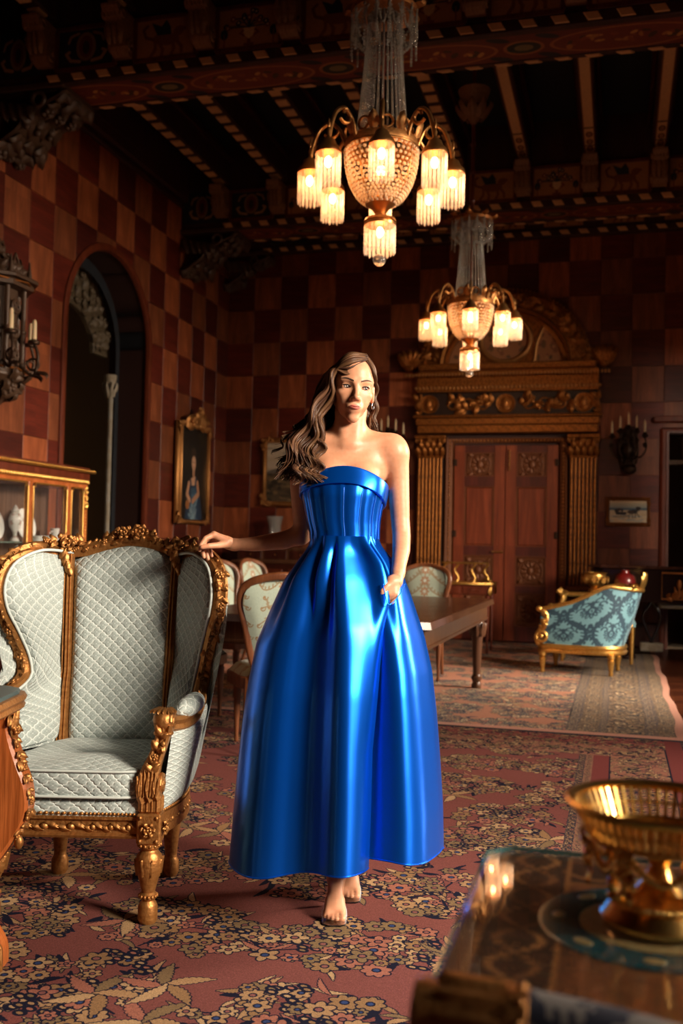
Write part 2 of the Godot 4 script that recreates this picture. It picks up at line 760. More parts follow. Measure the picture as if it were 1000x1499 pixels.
func materials() -> void:
	var gn := noise_tex("gilt_grain", 3, 0.02, 256, [Color(0.72, 0.62, 0.5), Color(0.95, 0.9, 0.82), Color(1, 1, 1)])
	var bump := noise_tex("bump", 5, 0.03, 256, [Color.BLACK, Color(0.5, 0.5, 0.5), Color.WHITE])
	var gx := {"albedo_texture": gn, "uv1_triplanar": true, "uv1_scale": Vector3(9, 9, 9), "heightmap_enabled": true, "heightmap_texture": bump, "heightmap_scale": 0.12}
	mat("gilt", srgb(178, 130, 80), 0.46, 0.76, gx)
	mat("gilt_bright", srgb(222, 180, 106), 0.3, 0.9, gx)
	mat("gilt_polished", srgb(242, 194, 112), 0.26, 1.0)
	mat("gilt_dim", srgb(140, 88, 42), 0.5, 0.75, gx)
	var worn := noise_tex("worn_gilding", 13, 0.03, 512, [Color(0.36, 0.27, 0.2), Color(0.85, 0.77, 0.66), Color(1, 1, 1)], 5)
	var wx := {"albedo_texture": worn, "uv1_triplanar": true, "uv1_scale": Vector3(3.5, 0.9, 3.5), "heightmap_enabled": true, "heightmap_texture": bump, "heightmap_scale": 0.1}
	mat("gilt_worn", srgb(176, 118, 58), 0.45, 0.75, wx)
	mat("bronze", srgb(62, 46, 36), 0.45, 0.7, gx)
	mat("brass", srgb(170, 120, 70), 0.32, 0.9)
	var w1 := wood_tex("wood_a", 11, Color(0.66, 0.6, 0.55), Color(1, 1, 1))
	var w2 := wood_tex("wood_b", 21, Color(0.7, 0.64, 0.6), Color(1, 1, 1))
	var wt := {"albedo_texture": w1, "uv1_triplanar": true, "uv1_scale": Vector3(1.3, 1.3, 1.3)}
	for k in 3:
		var s := 0.88 + 0.12 * k
		mat("panel_light_%d" % k, srgb(int(150 * s), int(82 * s), int(48 * s)), 0.42, 0, {"albedo_texture": w1})
		mat("panel_dark_%d" % k, srgb(int(96 * s), int(34 * s), int(20 * s)), 0.4, 0, {"albedo_texture": w2})
	mat("groove", srgb(48, 20, 12), 0.7)
	mat("mahogany", srgb(112, 50, 28), 0.35, 0, wt)
	mat("mahogany_dark", srgb(70, 28, 18), 0.35, 0, wt)
	mat("walnut", srgb(104, 70, 50), 0.28, 0, wt)
	mat("chair_wood", srgb(128, 78, 48), 0.35, 0, wt)
	mat("dark_wood", srgb(44, 26, 18), 0.4, 0, wt)
	mat("satinwood", srgb(196, 112, 58), 0.25, 0, wt)
	mat("black_lacquer", srgb(26, 14, 12), 0.12, 0)
	mat("plaster_dark", srgb(138, 118, 98), 0.9)
	mat("stone_grey", srgb(150, 146, 138), 0.7, 0, {"albedo_texture": gn, "uv1_triplanar": true})
	mat("corbel_stone", srgb(86, 76, 60), 0.6, 0.1, gx)
	mat("void_wall", srgb(150, 130, 108), 0.9)
	mat("glass", Color(0.3, 0.3, 0.3, 0.03), 0.03, 0, {"transparency": BaseMaterial3D.TRANSPARENCY_ALPHA})
	mat("crystal", Color(0.95, 0.92, 0.88, 0.21), 0.1, 0, {"transparency": BaseMaterial3D.TRANSPARENCY_ALPHA, "metallic_specular": 0.8})
	mat("crystal_bead", Color(0.55, 0.5, 0.44, 0.4), 0.08, 0.0, {"transparency": BaseMaterial3D.TRANSPARENCY_ALPHA, "metallic_specular": 1.0})
	mat("crystal_bowl_lit", Color(0.95, 0.86, 0.72, 0.45), 0.1, 0.0, {"transparency": BaseMaterial3D.TRANSPARENCY_ALPHA, "metallic_specular": 1.0})  # bead crystal again, lamp glow on the bowl put into a lighter, warmer colour
	mat("glow", Color(1, 0.9, 0.7), 0.5, 0, {"emission_enabled": true, "emission": Color(1.0, 0.75, 0.48), "emission_energy_multiplier": 14.0})
	mat("candle", srgb(205, 180, 140), 0.5, 0, {"subsurf_scatter_enabled": true, "subsurf_scatter_strength": 0.2})
	mat("table_top", srgb(80, 50, 34), 0.24, 0, wt)
	mats["table_top"].metallic_specular = 0.32
	mat("piano_lid", srgb(70, 44, 36), 0.1, 0, wt)
	mat("cabinet_lining", srgb(112, 84, 64), 0.8, 0, {"albedo_texture": w1, "uv1_triplanar": true, "uv1_scale": Vector3(3, 0.6, 3)})
	noise_tex("pile_soft", 57, 0.08, 256, [Color(0.86, 0.86, 0.86), Color(0.95, 0.95, 0.95), Color(1, 1, 1)], 2)
	mat("porcelain_painted", Color.WHITE, 0.15, 0, {"albedo_texture": porcelain_tex(), "uv1_triplanar": true, "uv1_scale": Vector3(5, 5, 5), "clearcoat_enabled": true, "clearcoat": 0.4})
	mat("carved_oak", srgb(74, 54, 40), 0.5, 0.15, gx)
	mat("silver", srgb(220, 220, 220), 0.2, 1.0)
	mat("porcelain", srgb(226, 228, 224), 0.12, 0, {"clearcoat_enabled": true, "clearcoat": 0.5})


func wall_mass(called: String, label: String, outline: PackedVector2Array, xf: Transform3D, thick: float, m: Material) -> MeshInstance3D:
	var b := MB.new()
	b.xf = xf
	b.extrude(outline, 0.0, -thick)
	return struct(called, label, b, m)


func arch_outline(w: float, spring: float, top: float, seg := 20) -> PackedVector2Array:
	# a round-headed opening from the floor, centred on x = 0
	var p := PackedVector2Array()
	p.append(Vector2(-w * 0.5, 0.0))
	for i in seg + 1:
		var a := PI - PI * i / seg
		p.append(Vector2(cos(a) * w * 0.5, spring + sin(a) * (top - spring)))
	p.append(Vector2(w * 0.5, 0.0))
	return p


func panelling(wall: Node3D, xf: Transform3D, x0: float, cols: int, cw: float, y0: float, rows: int, ch: float, holes: Array, lights: String, darks: String, odd: int, ytop := 99.0) -> void:
	# one veneered square after another, chequered, each with its own edge
	var r := RandomNumberGenerator.new()
	r.seed = 41 + odd
	var plain := {}
	for dark in 2:
		for k in 4:
			var b := MB.new()
			var off := Vector2(r.randf(), r.randf())
			_tile_uv(b, PackedVector2Array([Vector2(0.002, 0.002), Vector2(cw - 0.002, 0.002), Vector2(cw - 0.002, ch - 0.002), Vector2(0.002, ch - 0.002)]), off, dark == 1)
			plain[dark * 4 + k] = b.mesh()
	for j in rows:
		for i in cols:
			var o := Vector2(x0 + i * cw, y0 + j * ch)
			var rect := PackedVector2Array([o, o + Vector2(cw, 0), o + Vector2(cw, ch), o + Vector2(0, ch)])
			var pieces := [rect]
			var cut := false
			for hole in holes:
				var next := []
				for q in pieces:
					if Geometry2D.intersect_polygons(q, hole).is_empty():
						next.append(q)
						continue
					cut = true
					next.append_array(Geometry2D.clip_polygons(q, hole))
				pieces = next
			var dark := 1 if (i + j + odd) % 2 == 0 else 0
			var tone := r.randi() % 3
			var v := r.randi() % 4
			var m: Material = mats[(darks if dark else lights) % tone]
			for q in pieces:
				if not cut:
					part(wall, "panel", plain[dark * 4 + v], m, xf * Transform3D(Basis.IDENTITY, Vector3(o.x, o.y, 0)))
				else:
					var area := 0.0
					for k in q.size():
						area += q[k].cross(q[(k + 1) % q.size()])
					if absf(area) < 0.004:
						continue
					var loc := PackedVector2Array()
					for a in q:
						loc.append(a - o)
					var b := MB.new()
					_tile_uv(b, loc, Vector2(r.randf(), r.randf()), dark == 1)
					part(wall, "panel", b, m, xf * Transform3D(Basis.IDENTITY, Vector3(o.x, o.y, 0)))


func _tile_uv(b: MB, poly: PackedVector2Array, off: Vector2, across: bool) -> void:
	var start := b.t.size()
	b.extrude(poly, 0.0, 0.012, 0.003)
	for i in range(start, b.t.size()):
		var q := Vector2(b.v[i].x, -b.v[i].y) * 1.2
		b.t[i] = (Vector2(q.y, q.x) if across else q) + off


func shell() -> void:
	var x := MB.new()
	# floor: a dark sub-floor, with boards where they show beside the rugs
	x.box(Vector3((XL + XR) * 0.5, -0.08, (ZB + ZF) * 0.5), Vector3(XR - XL + 0.6, 0.1, ZF - ZB + 0.6), 0.0)
	var fl := struct("floor", "dark polished timber floor under the rugs", x, mats["mahogany_dark"])
	var boards := []
	for k in 3:
		var b := MB.new()
		b.box(Vector3.ZERO, Vector3(2.36, 0.02, 0.146), 0.002)
		boards.append(b.mesh())
	mat("board_a", srgb(92, 48, 27), 0.3, 0, {"albedo_texture": texs["wood_a"], "uv1_triplanar": true, "uv1_scale": Vector3(1.1, 1.1, 0.5)})
	mat("board_b", srgb(76, 38, 21), 0.3, 0, {"albedo_texture": texs["wood_b"], "uv1_triplanar": true, "uv1_scale": Vector3(1.1, 1.1, 0.5)})
	for k in 48:
		part(fl, "plank", boards[k % 3], mats["board_a" if rng.randf() < 0.5 else "board_b"], Transform3D(Basis.IDENTITY, Vector3(1.41, -0.022, ZB + 0.08 + k * 0.148)))
	# left wall with its round-headed arch
	var arch := arch_outline(1.84, 3.47, 4.39)
	var az := -9.86
	var lx := Transform3D(Basis(Vector3.UP, PI * 0.5), Vector3(XL, 0, 0))   # local x runs towards -z, z towards the room
	var out := PackedVector2Array([Vector2(-ZF - 0.3, -0.1), Vector2(-ZF - 0.3, 6.4), Vector2(-ZB + 0.3, 6.4), Vector2(-ZB + 0.3, -0.1)])
	var notch := PackedVector2Array()
	for q in arch:
		notch.append(Vector2(q.x - az, q.y if q.y > 0 else -0.2))
	var cutp: PackedVector2Array = Geometry2D.clip_polygons(out, notch)[0]
	var wl := wall_mass("wall_left", "red-brown wall panelled in chequered wood squares with a round arch", cutp, lx, 0.5, mats["groove"])
	# panels from z = -13.3 towards the camera
	panelling(wl, lx, 6.58, 16, 0.42, 0.308, 12, 0.47, [notch], "panel_light_%d", "panel_dark_%d", 0)
	var b := MB.new()
	b.xf = lx
	b.box(Vector3(5.45, 0.154, 0.02), Vector3(15.6, 0.3, 0.05), 0.01) if false else b.box(Vector3((8.9 + 1.2) * 0.5 - 2.2, 0.154, 0.02), Vector3(12.2 - 0.2, 0.3, 0.05), 0.01)
	b.box(Vector3(12.05, 0.154, 0.02), Vector3(2.5, 0.3, 0.05), 0.01)
	struct("baseboard_left", "dark wooden skirting along the left wall", b, mats["mahogany_dark"])
	b = MB.new()
	b.xf = lx
	b.box(Vector3(2.1, 3.2, 0.02), Vector3(8.96, 5.8, 0.03), 0.0)
	part(wl, "plain_boarding", b, mats["mahogany"])
	# arch: brown casing, dark marbled reveal, grey inner column, carved lunette
	var ar := Node3D.new()
	ar.name = "door_1"
	add_child(ar)
	marks(ar, "tall round-headed archway with a dark blue reveal in the left wall", "", "", "structure")
	ar.transform = lx * Transform3D(Basis.IDENTITY, Vector3(-az, 0, 0))
	b = MB.new()
	var rim := []
	for q in arch:
		rim.append(Vector3(q.x, q.y, 0.012))
	b.sweep(PackedVector3Array(rim), PackedVector2Array([Vector2(-0.075, -0.01), Vector2(-0.075, 0.02), Vector2(-0.03, 0.032), Vector2(0.0, 0.026), Vector2(0.012, 0.0), Vector2(0.012, -0.02)]), {"up": Vector3.BACK})
	part(ar, "casing", b, mats["mahogany"])
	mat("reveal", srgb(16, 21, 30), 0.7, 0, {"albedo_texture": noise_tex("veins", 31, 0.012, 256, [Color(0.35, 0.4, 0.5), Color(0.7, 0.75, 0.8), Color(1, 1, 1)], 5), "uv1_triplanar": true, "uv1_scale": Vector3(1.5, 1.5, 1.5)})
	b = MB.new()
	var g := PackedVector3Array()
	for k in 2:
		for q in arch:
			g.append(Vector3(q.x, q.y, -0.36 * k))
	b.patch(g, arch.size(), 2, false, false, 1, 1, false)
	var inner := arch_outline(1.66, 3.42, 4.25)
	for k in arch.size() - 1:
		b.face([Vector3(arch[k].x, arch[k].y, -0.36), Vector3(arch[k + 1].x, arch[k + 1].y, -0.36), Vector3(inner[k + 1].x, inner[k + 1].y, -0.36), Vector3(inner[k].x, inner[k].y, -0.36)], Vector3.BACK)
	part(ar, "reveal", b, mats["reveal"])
	b = MB.new()
	b.xf = Transform3D(Basis.IDENTITY, Vector3(0.85, 0, -0.42))
	b.lathe([Vector2(0.0, 0.0), Vector2(0.10, 0.0), Vector2(0.10, 0.12), Vector2(0.04, 0.2), Vector2(0.038, 1.6), Vector2(0.036, 2.85), Vector2(0.04, 2.9)], 14)
	part(ar, "column", b, mats["stone_grey"])
	b = MB.new()
	b.xf = Transform3D(Basis.IDENTITY.scaled(Vector3(0.6, 1.0, 0.6)), Vector3(0.82, 2.9, -0.42))
	b.lathe([Vector2(0.06, 0.0), Vector2(0.09, 0.05), Vector2(0.08, 0.12), Vector2(0.13, 0.24), Vector2(0.13, 0.28), Vector2(0.0, 0.28)], 14)
	for k in 8:
		var d := Vector3(cos(TAU * k / 8), 0, sin(TAU * k / 8))
		b.leaf(d * 0.07 + Vector3(0, 0.02, 0), Vector3.UP + d * 0.25, d, 0.2, 0.07, 0.8)
	part(ar, "capital", b, mats["stone_grey"])
	b = MB.new()
	var plate := PackedVector2Array()
	for i in 25:
		plate.append(Vector2(cos(PI * i / 24) * 0.9, 3.4 + sin(PI * i / 24) * 0.94))
	for i in 25:
		plate.append(Vector2(-cos(PI * i / 24) * 0.56, 3.4 + sin(PI * i / 24) * 0.46))
	b.extrude(plate, -0.56, -0.5, 0.01)
	for e in 3:
		var cp := PackedVector3Array()
		for i in 25:
			var a := PI * 0.02 + PI * 0.96 * i / 24
			cp.append(Vector3(cos(a) * (0.82 - 0.1 * e), 3.42 + sin(a) * (0.84 - 0.15 * e), -0.5))
		carving(b, cp, Vector3.BACK, 0.11, 0.09, 60 + e)
	part(ar, "carved_lunette", b, mats["corbel_stone"])
	# a dark room behind the arch
	b = MB.new()
	b.xf = lx
	b.box(Vector3(9.9, 2.4, -4.1), Vector3(5.2, 5.2, 0.2), 0.0)
	b.box(Vector3(7.4, 2.4, -2.4), Vector3(0.2, 5.2, 3.4), 0.0)
	b.box(Vector3(12.4, 2.4, -2.4), Vector3(0.2, 5.2, 3.4), 0.0)
	b.box(Vector3(9.9, 5.0, -2.4), Vector3(5.2, 0.2, 3.6), 0.0)
	b.box(Vector3(9.9, -0.06, -2.4), Vector3(5.2, 0.1, 3.6), 0.0)
	var ante := struct("wall_passage", "unlit room seen through the round archway", b, mats["void_wall"])
	b = MB.new()
	b.xf = lx * Transform3D(Basis.IDENTITY, Vector3(10.3, 0, -3.98))
	var r2 := []
	for q in arch_outline(1.5, 2.1, 2.9):
		r2.append(Vector3(q.x, q.y, 0))
	b.sweep(PackedVector3Array(r2), PackedVector2Array([Vector2(-0.16, 0), Vector2(-0.14, 0.08), Vector2(0, 0.1), Vector2(0.02, 0)]), {"up": Vector3.BACK})
	part(ante, "inner_arch", b, mats["plaster_dark"])
	# back wall with the doorway at the right
	var bx := Transform3D(Basis.IDENTITY, Vector3(0, 0, ZB))
	var dw := PackedVector2Array([Vector2(0.62, -0.2), Vector2(0.62, 2.72), Vector2(1.9, 2.72), Vector2(1.9, -0.2)])
	out = PackedVector2Array([Vector2(XL - 0.3, -0.1), Vector2(XR + 0.3, -0.1), Vector2(XR + 0.3, 6.4), Vector2(XL - 0.3, 6.4)])
	var wb := wall_mass("wall_back", "far wall panelled in dark red chequered wood squares", Geometry2D.clip_polygons(out, dw)[0], bx, 0.4, mats["groove"])
	var hood := PackedVector2Array([Vector2(-2.55, -1), Vector2(-2.55, 3.5)])
	for i in 17:
		var a := PI - PI * i / 16
		hood.append(Vector2(-1.46 + cos(a) * 1.0, 3.5 + sin(a) * 1.0))
	hood.append_array([Vector2(-0.32, 3.5), Vector2(-0.32, -1)])
	var dw2 := PackedVector2Array([Vector2(0.52, -0.2), Vector2(0.52, 2.8), Vector2(2.0, 2.8), Vector2(2.0, -0.2)])
	panelling(wb, bx, XL + 0.004, 20, 0.4, 0.308, 11, 0.47, [hood, dw2], "panel_light_%d", "panel_dark_%d", 1)
	b = MB.new()
	b.box(Vector3(-4.05, 0.154, ZB + 0.03), Vector3(2.8, 0.3, 0.06), 0.01)
	b.box(Vector3(0.14, 0.154, ZB + 0.03), Vector3(0.78, 0.3, 0.06), 0.01)
	struct("baseboard_back", "dark wooden skirting along the far wall", b, mats["mahogany_dark"])
	# doorway at the right end of the far wall
	var dr := Node3D.new()
	dr.name = "door_3"
	add_child(dr)
	marks(dr, "open doorway with a moulded wooden frame right of the small painting", "", "", "structure")
	b = MB.new()
	b.sweep(PackedVector3Array([Vector3(0.565, -0.02, ZB), Vector3(0.565, 2.76, ZB), Vector3(1.955, 2.76, ZB), Vector3(1.955, -0.02, ZB)]), PackedVector2Array([Vector2(-0.06, -0.05), Vector2(-0.06, 0.03), Vector2(-0.035, 0.05), Vector2(-0.02, 0.035), Vector2(0.02, 0.035), Vector2(0.03, 0.05), Vector2(0.06, 0.04), Vector2(0.06, -0.39)]), {"up": Vector3.BACK})
	b.box(Vector3(1.26, 2.9, ZB + 0.04), Vector3(1.66, 0.08, 0.12), 0.012)
	part(dr, "door_frame", b, mats["mahogany"])
	b = MB.new()
	for k in 7:
		b.bar(Vector3(0.62 + 0.2 * k, 2.38, ZB - 0.3), Vector3(0.62 + 0.2 * k, 2.72, ZB - 0.3), 0.025, 0.025)
	b.bar(Vector3(0.62, 2.38, ZB - 0.3), Vector3(1.9, 2.38, ZB - 0.3), 0.05, 0.06)
	part(dr, "transom_grille", b, mats["bronze"])
	b = MB.new()
	b.box(Vector3(1.3, 2.0, ZB - 3.0), Vector3(3.4, 4.2, 0.2), 0.0)
	b.box(Vector3(-0.4, 2.0, ZB - 1.7), Vector3(0.2, 4.2, 2.6), 0.0)
	b.box(Vector3(3.0, 2.0, ZB - 1.7), Vector3(0.2, 4.2, 2.6), 0.0)
	b.box(Vector3(1.3, 4.1, ZB - 1.7), Vector3(3.6, 0.2, 2.8), 0.0)
	b.box(Vector3(1.3, -0.06, ZB - 1.7), Vector3(3.6, 0.1, 2.8), 0.0)
	struct("wall_lobby", "unlit space behind the doorway at the right", b, mats["void_wall"])
	# right wall with its tall windows, and the wall behind the camera: both outside the frame
	var rx := Transform3D(Basis(Vector3.UP, -PI * 0.5), Vector3(XR, 0, 0))   # local x runs towards +z
	var segs := MB.new()
	segs.xf = rx
	var last := ZB - 0.3
	var ws := WINDOWS.duplicate()
	ws.reverse()
	for k in ws:
		var a: float = k[0] - k[1] * 0.5
		var e: float = k[0] + k[1] * 0.5
		segs.box(Vector3((last + a) * 0.5, 3.15, -0.2), Vector3(a - last, 6.5, 0.4), 0.0)
		segs.box(Vector3(k[0], k[2] * 0.5 - 0.05, -0.2), Vector3(k[1], k[2] + 0.1, 0.4), 0.0)
		segs.box(Vector3(k[0], (k[3] + 6.4) * 0.5, -0.2), Vector3(k[1], 6.4 - k[3], 0.4), 0.0)
		last = e
	segs.box(Vector3((last + ZF + 0.3) * 0.5, 3.15, -0.2), Vector3(ZF + 0.3 - last, 6.5, 0.4), 0.0)
	struct("wall_right", "wood-lined window wall on the right", segs, mats["mahogany"])
	var nth := 1
	for k in WINDOWS:
		b = MB.new()
		b.xf = rx * Transform3D(Basis.IDENTITY, Vector3(k[0], k[2], -0.28))
		var ww: float = k[1]
		var hh: float = k[3] - k[2]
		for s in [-1.0, 1.0]:
			b.box(Vector3(s * (ww * 0.5 - 0.03), hh * 0.5, 0), Vector3(0.06, hh, 0.06), 0.006)
			b.box(Vector3(0, hh * 0.5 + s * (hh * 0.5 - 0.03), 0), Vector3(ww, 0.06, 0.06), 0.006)
		var win := struct("window_%d" % nth, "tall window in the right wall", b, mats["mahogany"])
		nth += 1
	b = MB.new()
	b.box(Vector3((XL + XR) * 0.5, 3.15, ZF + 0.2), Vector3(XR - XL + 0.6, 6.5, 0.4), 0.0)
	struct("wall_front", "wood-lined wall behind the viewpoint", b, mats["mahogany_dark"])


func tone(c: Color, k: float) -> Color:
	return Color(c.r * k, c.g * k, c.b * k)


func frieze_tex(kind: int) -> Texture2D:
	# painted frieze panel: a beast, or a vase of flowers, on an ochre ground
	var p := Pic.new(160, 96, srgb(150, 100, 58))
	var r := RandomNumberGenerator.new()
	r.seed = 90 + kind
	var navy := srgb(20, 34, 44)
	var red := srgb(104, 44, 30)
	var pale := srgb(196, 160, 112)
	if kind == 0:
		p.oval(80, 52, 34, 14, 0.05, srgb(110, 58, 34))
		p.oval(112, 36, 13, 11, -0.5, srgb(110, 58, 34))
		p.oval(122, 31, 9, 5, 0.2, srgb(110, 58, 34))
		for k in [[54, 60, 44, 88], [66, 62, 70, 90], [98, 60, 94, 90], [108, 58, 120, 84]]:
			p.line([Vector2(k[0], k[1]), Vector2((k[0] + k[2]) * 0.5 + 5, (k[1] + k[3]) * 0.5), Vector2(k[2], k[3])], 4, srgb(110, 58, 34))
		p.line([Vector2(48, 50), Vector2(30, 44), Vector2(24, 26), Vector2(34, 18)], 3.5, srgb(96, 50, 30))
		p.poly(PackedVector2Array([Vector2(60, 42), Vector2(46, 12), Vector2(70, 22), Vector2(82, 8), Vector2(92, 24), Vector2(94, 42)]), navy)
	elif kind == 1:
		p.poly(PackedVector2Array([Vector2(66, 48), Vector2(94, 48), Vector2(90, 66), Vector2(80, 74), Vector2(70, 66)]), pale)
		p.rect(76, 74, 8, 10, red)
		p.rect(68, 84, 24, 6, red)
		p.line([Vector2(66, 54), Vector2(58, 60), Vector2(68, 66)], 2, red)
		p.line([Vector2(94, 54), Vector2(102, 60), Vector2(92, 66)], 2, red)
		for k in 13:
			var a := PI * k / 12
			var q := Vector2(80 + cos(a) * r.randf_range(24, 62), 46 - sin(a) * r.randf_range(12, 38))
			p.line([Vector2(80, 48), Vector2((80 + q.x) * 0.5, q.y), q], 1.2, navy)
			p.oval(q.x, q.y, 7, 6, a, navy if k % 3 else red)
			p.oval(q.x, q.y, 2.5, 2.5, 0, pale)
		for k in [20, 138]:
			p.oval(k, 60, 9, 12, 0, navy)
			p.line([Vector2(k, 60), Vector2(k, 88)], 1.5, red)
	else:
		# a shield with scrolls on blue
		p.im.fill(srgb(18, 26, 36))
		p.oval(80, 46, 26, 34, 0, srgb(120, 86, 54))
		p.oval(80, 46, 18, 26, 0, srgb(96, 36, 28))
		p.oval(80, 48, 9, 16, 0, srgb(40, 26, 24))
		for s in [-1, 1]:
			p.line([Vector2(80 + s * 16, 80), Vector2(80 + s * 40, 76), Vector2(80 + s * 52, 60), Vector2(80 + s * 44, 56)], 4, srgb(150, 110, 72))
			p.line([Vector2(80 + s * 20, 14), Vector2(80 + s * 40, 20), Vector2(80 + s * 46, 34)], 3.5, srgb(140, 100, 66))
	p.grain(0.25, r)
	return p.tex()


func soffit_tex() -> Texture2D:
	var p := Pic.new(320, 96, srgb(96, 34, 22))
	var r := RandomNumberGenerator.new()
	r.seed = 77
	p.wrap = true
	p.oval(160, 48, 118, 42, 0, srgb(140, 84, 44))
	p.oval(160, 48, 112, 37, 0, srgb(104, 40, 24))
	p.oval(0, 48, 34, 26, 0, srgb(140, 84, 44))
	p.oval(0, 48, 28, 20, 0, srgb(30, 36, 30))
	p.oval(0, 48, 16, 11, 0, srgb(110, 96, 64))
	for k in 26:
		var q := Vector2(160 + r.randf_range(-90, 90), 48 + r.randf_range(-18, 18))
		p.oval(q.x, q.y, r.randf_range(4, 11), r.randf_range(3, 6), r.randf() * 3, [srgb(150, 96, 44), srgb(170, 122, 62), srgb(58, 40, 22), srgb(120, 56, 26)][k % 4])
	for k in [[40, 14], [40, 82], [280, 14], [280, 82]]:
		p.oval(k[0], k[1], 20, 8, 0.4, srgb(24, 28, 34))
	p.grain(0.2, r)
	return p.tex()


func joist_tex() -> Texture2D:
	# along u: painted ends with scrolls, plain cream between
	var p := Pic.new(512, 32, srgb(200, 154, 106))
	for x in [20, 60, 92, 430, 462, 492]:
		p.oval(x, 16, 12, 10, 0, srgb(84, 36, 24))
		p.oval(x, 16, 7, 5, 0, srgb(176, 124, 78))
		p.oval(x, 16, 3, 3, 0, srgb(84, 36, 24))
	for x in [38, 112, 400, 476]:
		p.rect(x, 0, 5, 32, srgb(50, 24, 18))
	p.rect(0, 0, 512, 3, srgb(96, 52, 30))
	p.rect(0, 29, 512, 3, srgb(96, 52, 30))
	p.grain(0.2, rng)
	return p.tex()


func dentil_band(parent: Node3D, at: Transform3D, x0: float, x1: float, step: float, h: float) -> void:
	# cream slanted blocks on a dark rail
	var b := MB.new()
	b.xf = at
	b.box(Vector3((x0 + x1) * 0.5, 0, -0.02), Vector3(x1 - x0, h, 0.07), 0.008)
	part(parent, "band", b, mats["beam_red"])
	b = MB.new()
	b.xf = at
	var x := x0 + 0.03
	while x < x1 - step:
		b.extrude(PackedVector2Array([Vector2(x, -h * 0.3), Vector2(x + step * 0.45, -h * 0.3), Vector2(x + step * 0.3, h * 0.34), Vector2(x - step * 0.15, h * 0.34)]), 0.0, 0.028, 0.006)
		x += step
	part(parent, "dentils", b, mats["dentil"])
	parent.get_child(parent.get_child_count() - 1).set_meta("kind", "stuff")


func corbel_mesh() -> ArrayMesh:
	# scrolled console under a joist: origin at its top back, leaning out towards +z
	var b := MB.new()
	var side := smooth2([Vector2(0, 0), Vector2(0.30, 0), Vector2(0.31, -0.05), Vector2(0.24, -0.12), Vector2(0.17, -0.22), Vector2(0.16, -0.3), Vector2(0.09, -0.36), Vector2(0.0, -0.34)], 3)
	b.xf = Transform3D(Basis(Vector3(0, 0, 1), Vector3(0, 1, 0), Vector3(-1, 0, 0)), Vector3(0.08, 0, 0))
	b.extrude(side, 0.0, 0.16, 0.012)
	b.xf = Transform3D.IDENTITY
	for k in 5:
		b.bar(Vector3(-0.068 + 0.034 * k, -0.02, 0.30), Vector3(-0.068 + 0.034 * k, -0.1, 0.275), 0.022, 0.02, 0.004)
	for k in 3:
		b.leaf(Vector3(-0.05 + 0.05 * k, -0.12, 0.235), Vector3(0, -0.8, -0.25), Vector3(0, 0, 1), 0.2, 0.075, 0.5)
	for s in [-1.0, 1.0]:
		b.ring(Vector3(s * 0.085, -0.06, 0.24), Vector3.RIGHT, 0.035, 0.012, 12, 6)
		b.ring(Vector3(s * 0.085, -0.27, 0.1), Vector3.RIGHT, 0.045, 0.014, 12, 6)
		b.ball(Vector3(s * 0.088, -0.27, 0.1), Vector3(0.02, 0.02, 0.02))
	return b.mesh()


func bracket_mesh() -> ArrayMesh:
	# the big carved bracket under a beam end, growing out of the left wall (+x is the room)
	var b := MB.new()
	var side := smooth2([Vector2(0, 0), Vector2(0.72, 0), Vector2(0.74, -0.06), Vector2(0.58, -0.13), Vector2(0.4, -0.22), Vector2(0.3, -0.34), Vector2(0.12, -0.44), Vector2(0, -0.46)], 4)
	b.extrude(side, -0.5, 0.0, 0.02)
	var path := PackedVector3Array()
	for q in side:
		if q.x > 0.02 and q.y < -0.03:
			path.append(Vector3(q.x, q.y, -0.1))
	for z in [-0.08, -0.25, -0.42]:
		var pz := PackedVector3Array()
		for q in path:
			pz.append(Vector3(q.x, q.y, z))
		carving(b, pz, Vector3(0.5, -1, 0), 0.13, 0.12, 5 + int(-z * 100))
	for k in 5:
		b.leaf(Vector3(0.06 + 0.09 * k, -0.06 - 0.02 * k, 0.0), Vector3(0.4, -1, 0), Vector3.BACK, 0.24 - 0.02 * k, 0.11, 0.4)
	b.ring(Vector3(0.52, -0.09, 0.01), Vector3.BACK, 0.06, 0.02, 14, 6)
	b.box(Vector3(0.37, 0.03, -0.25), Vector3(0.78, 0.06, 0.54), 0.01)
	return b.mesh()


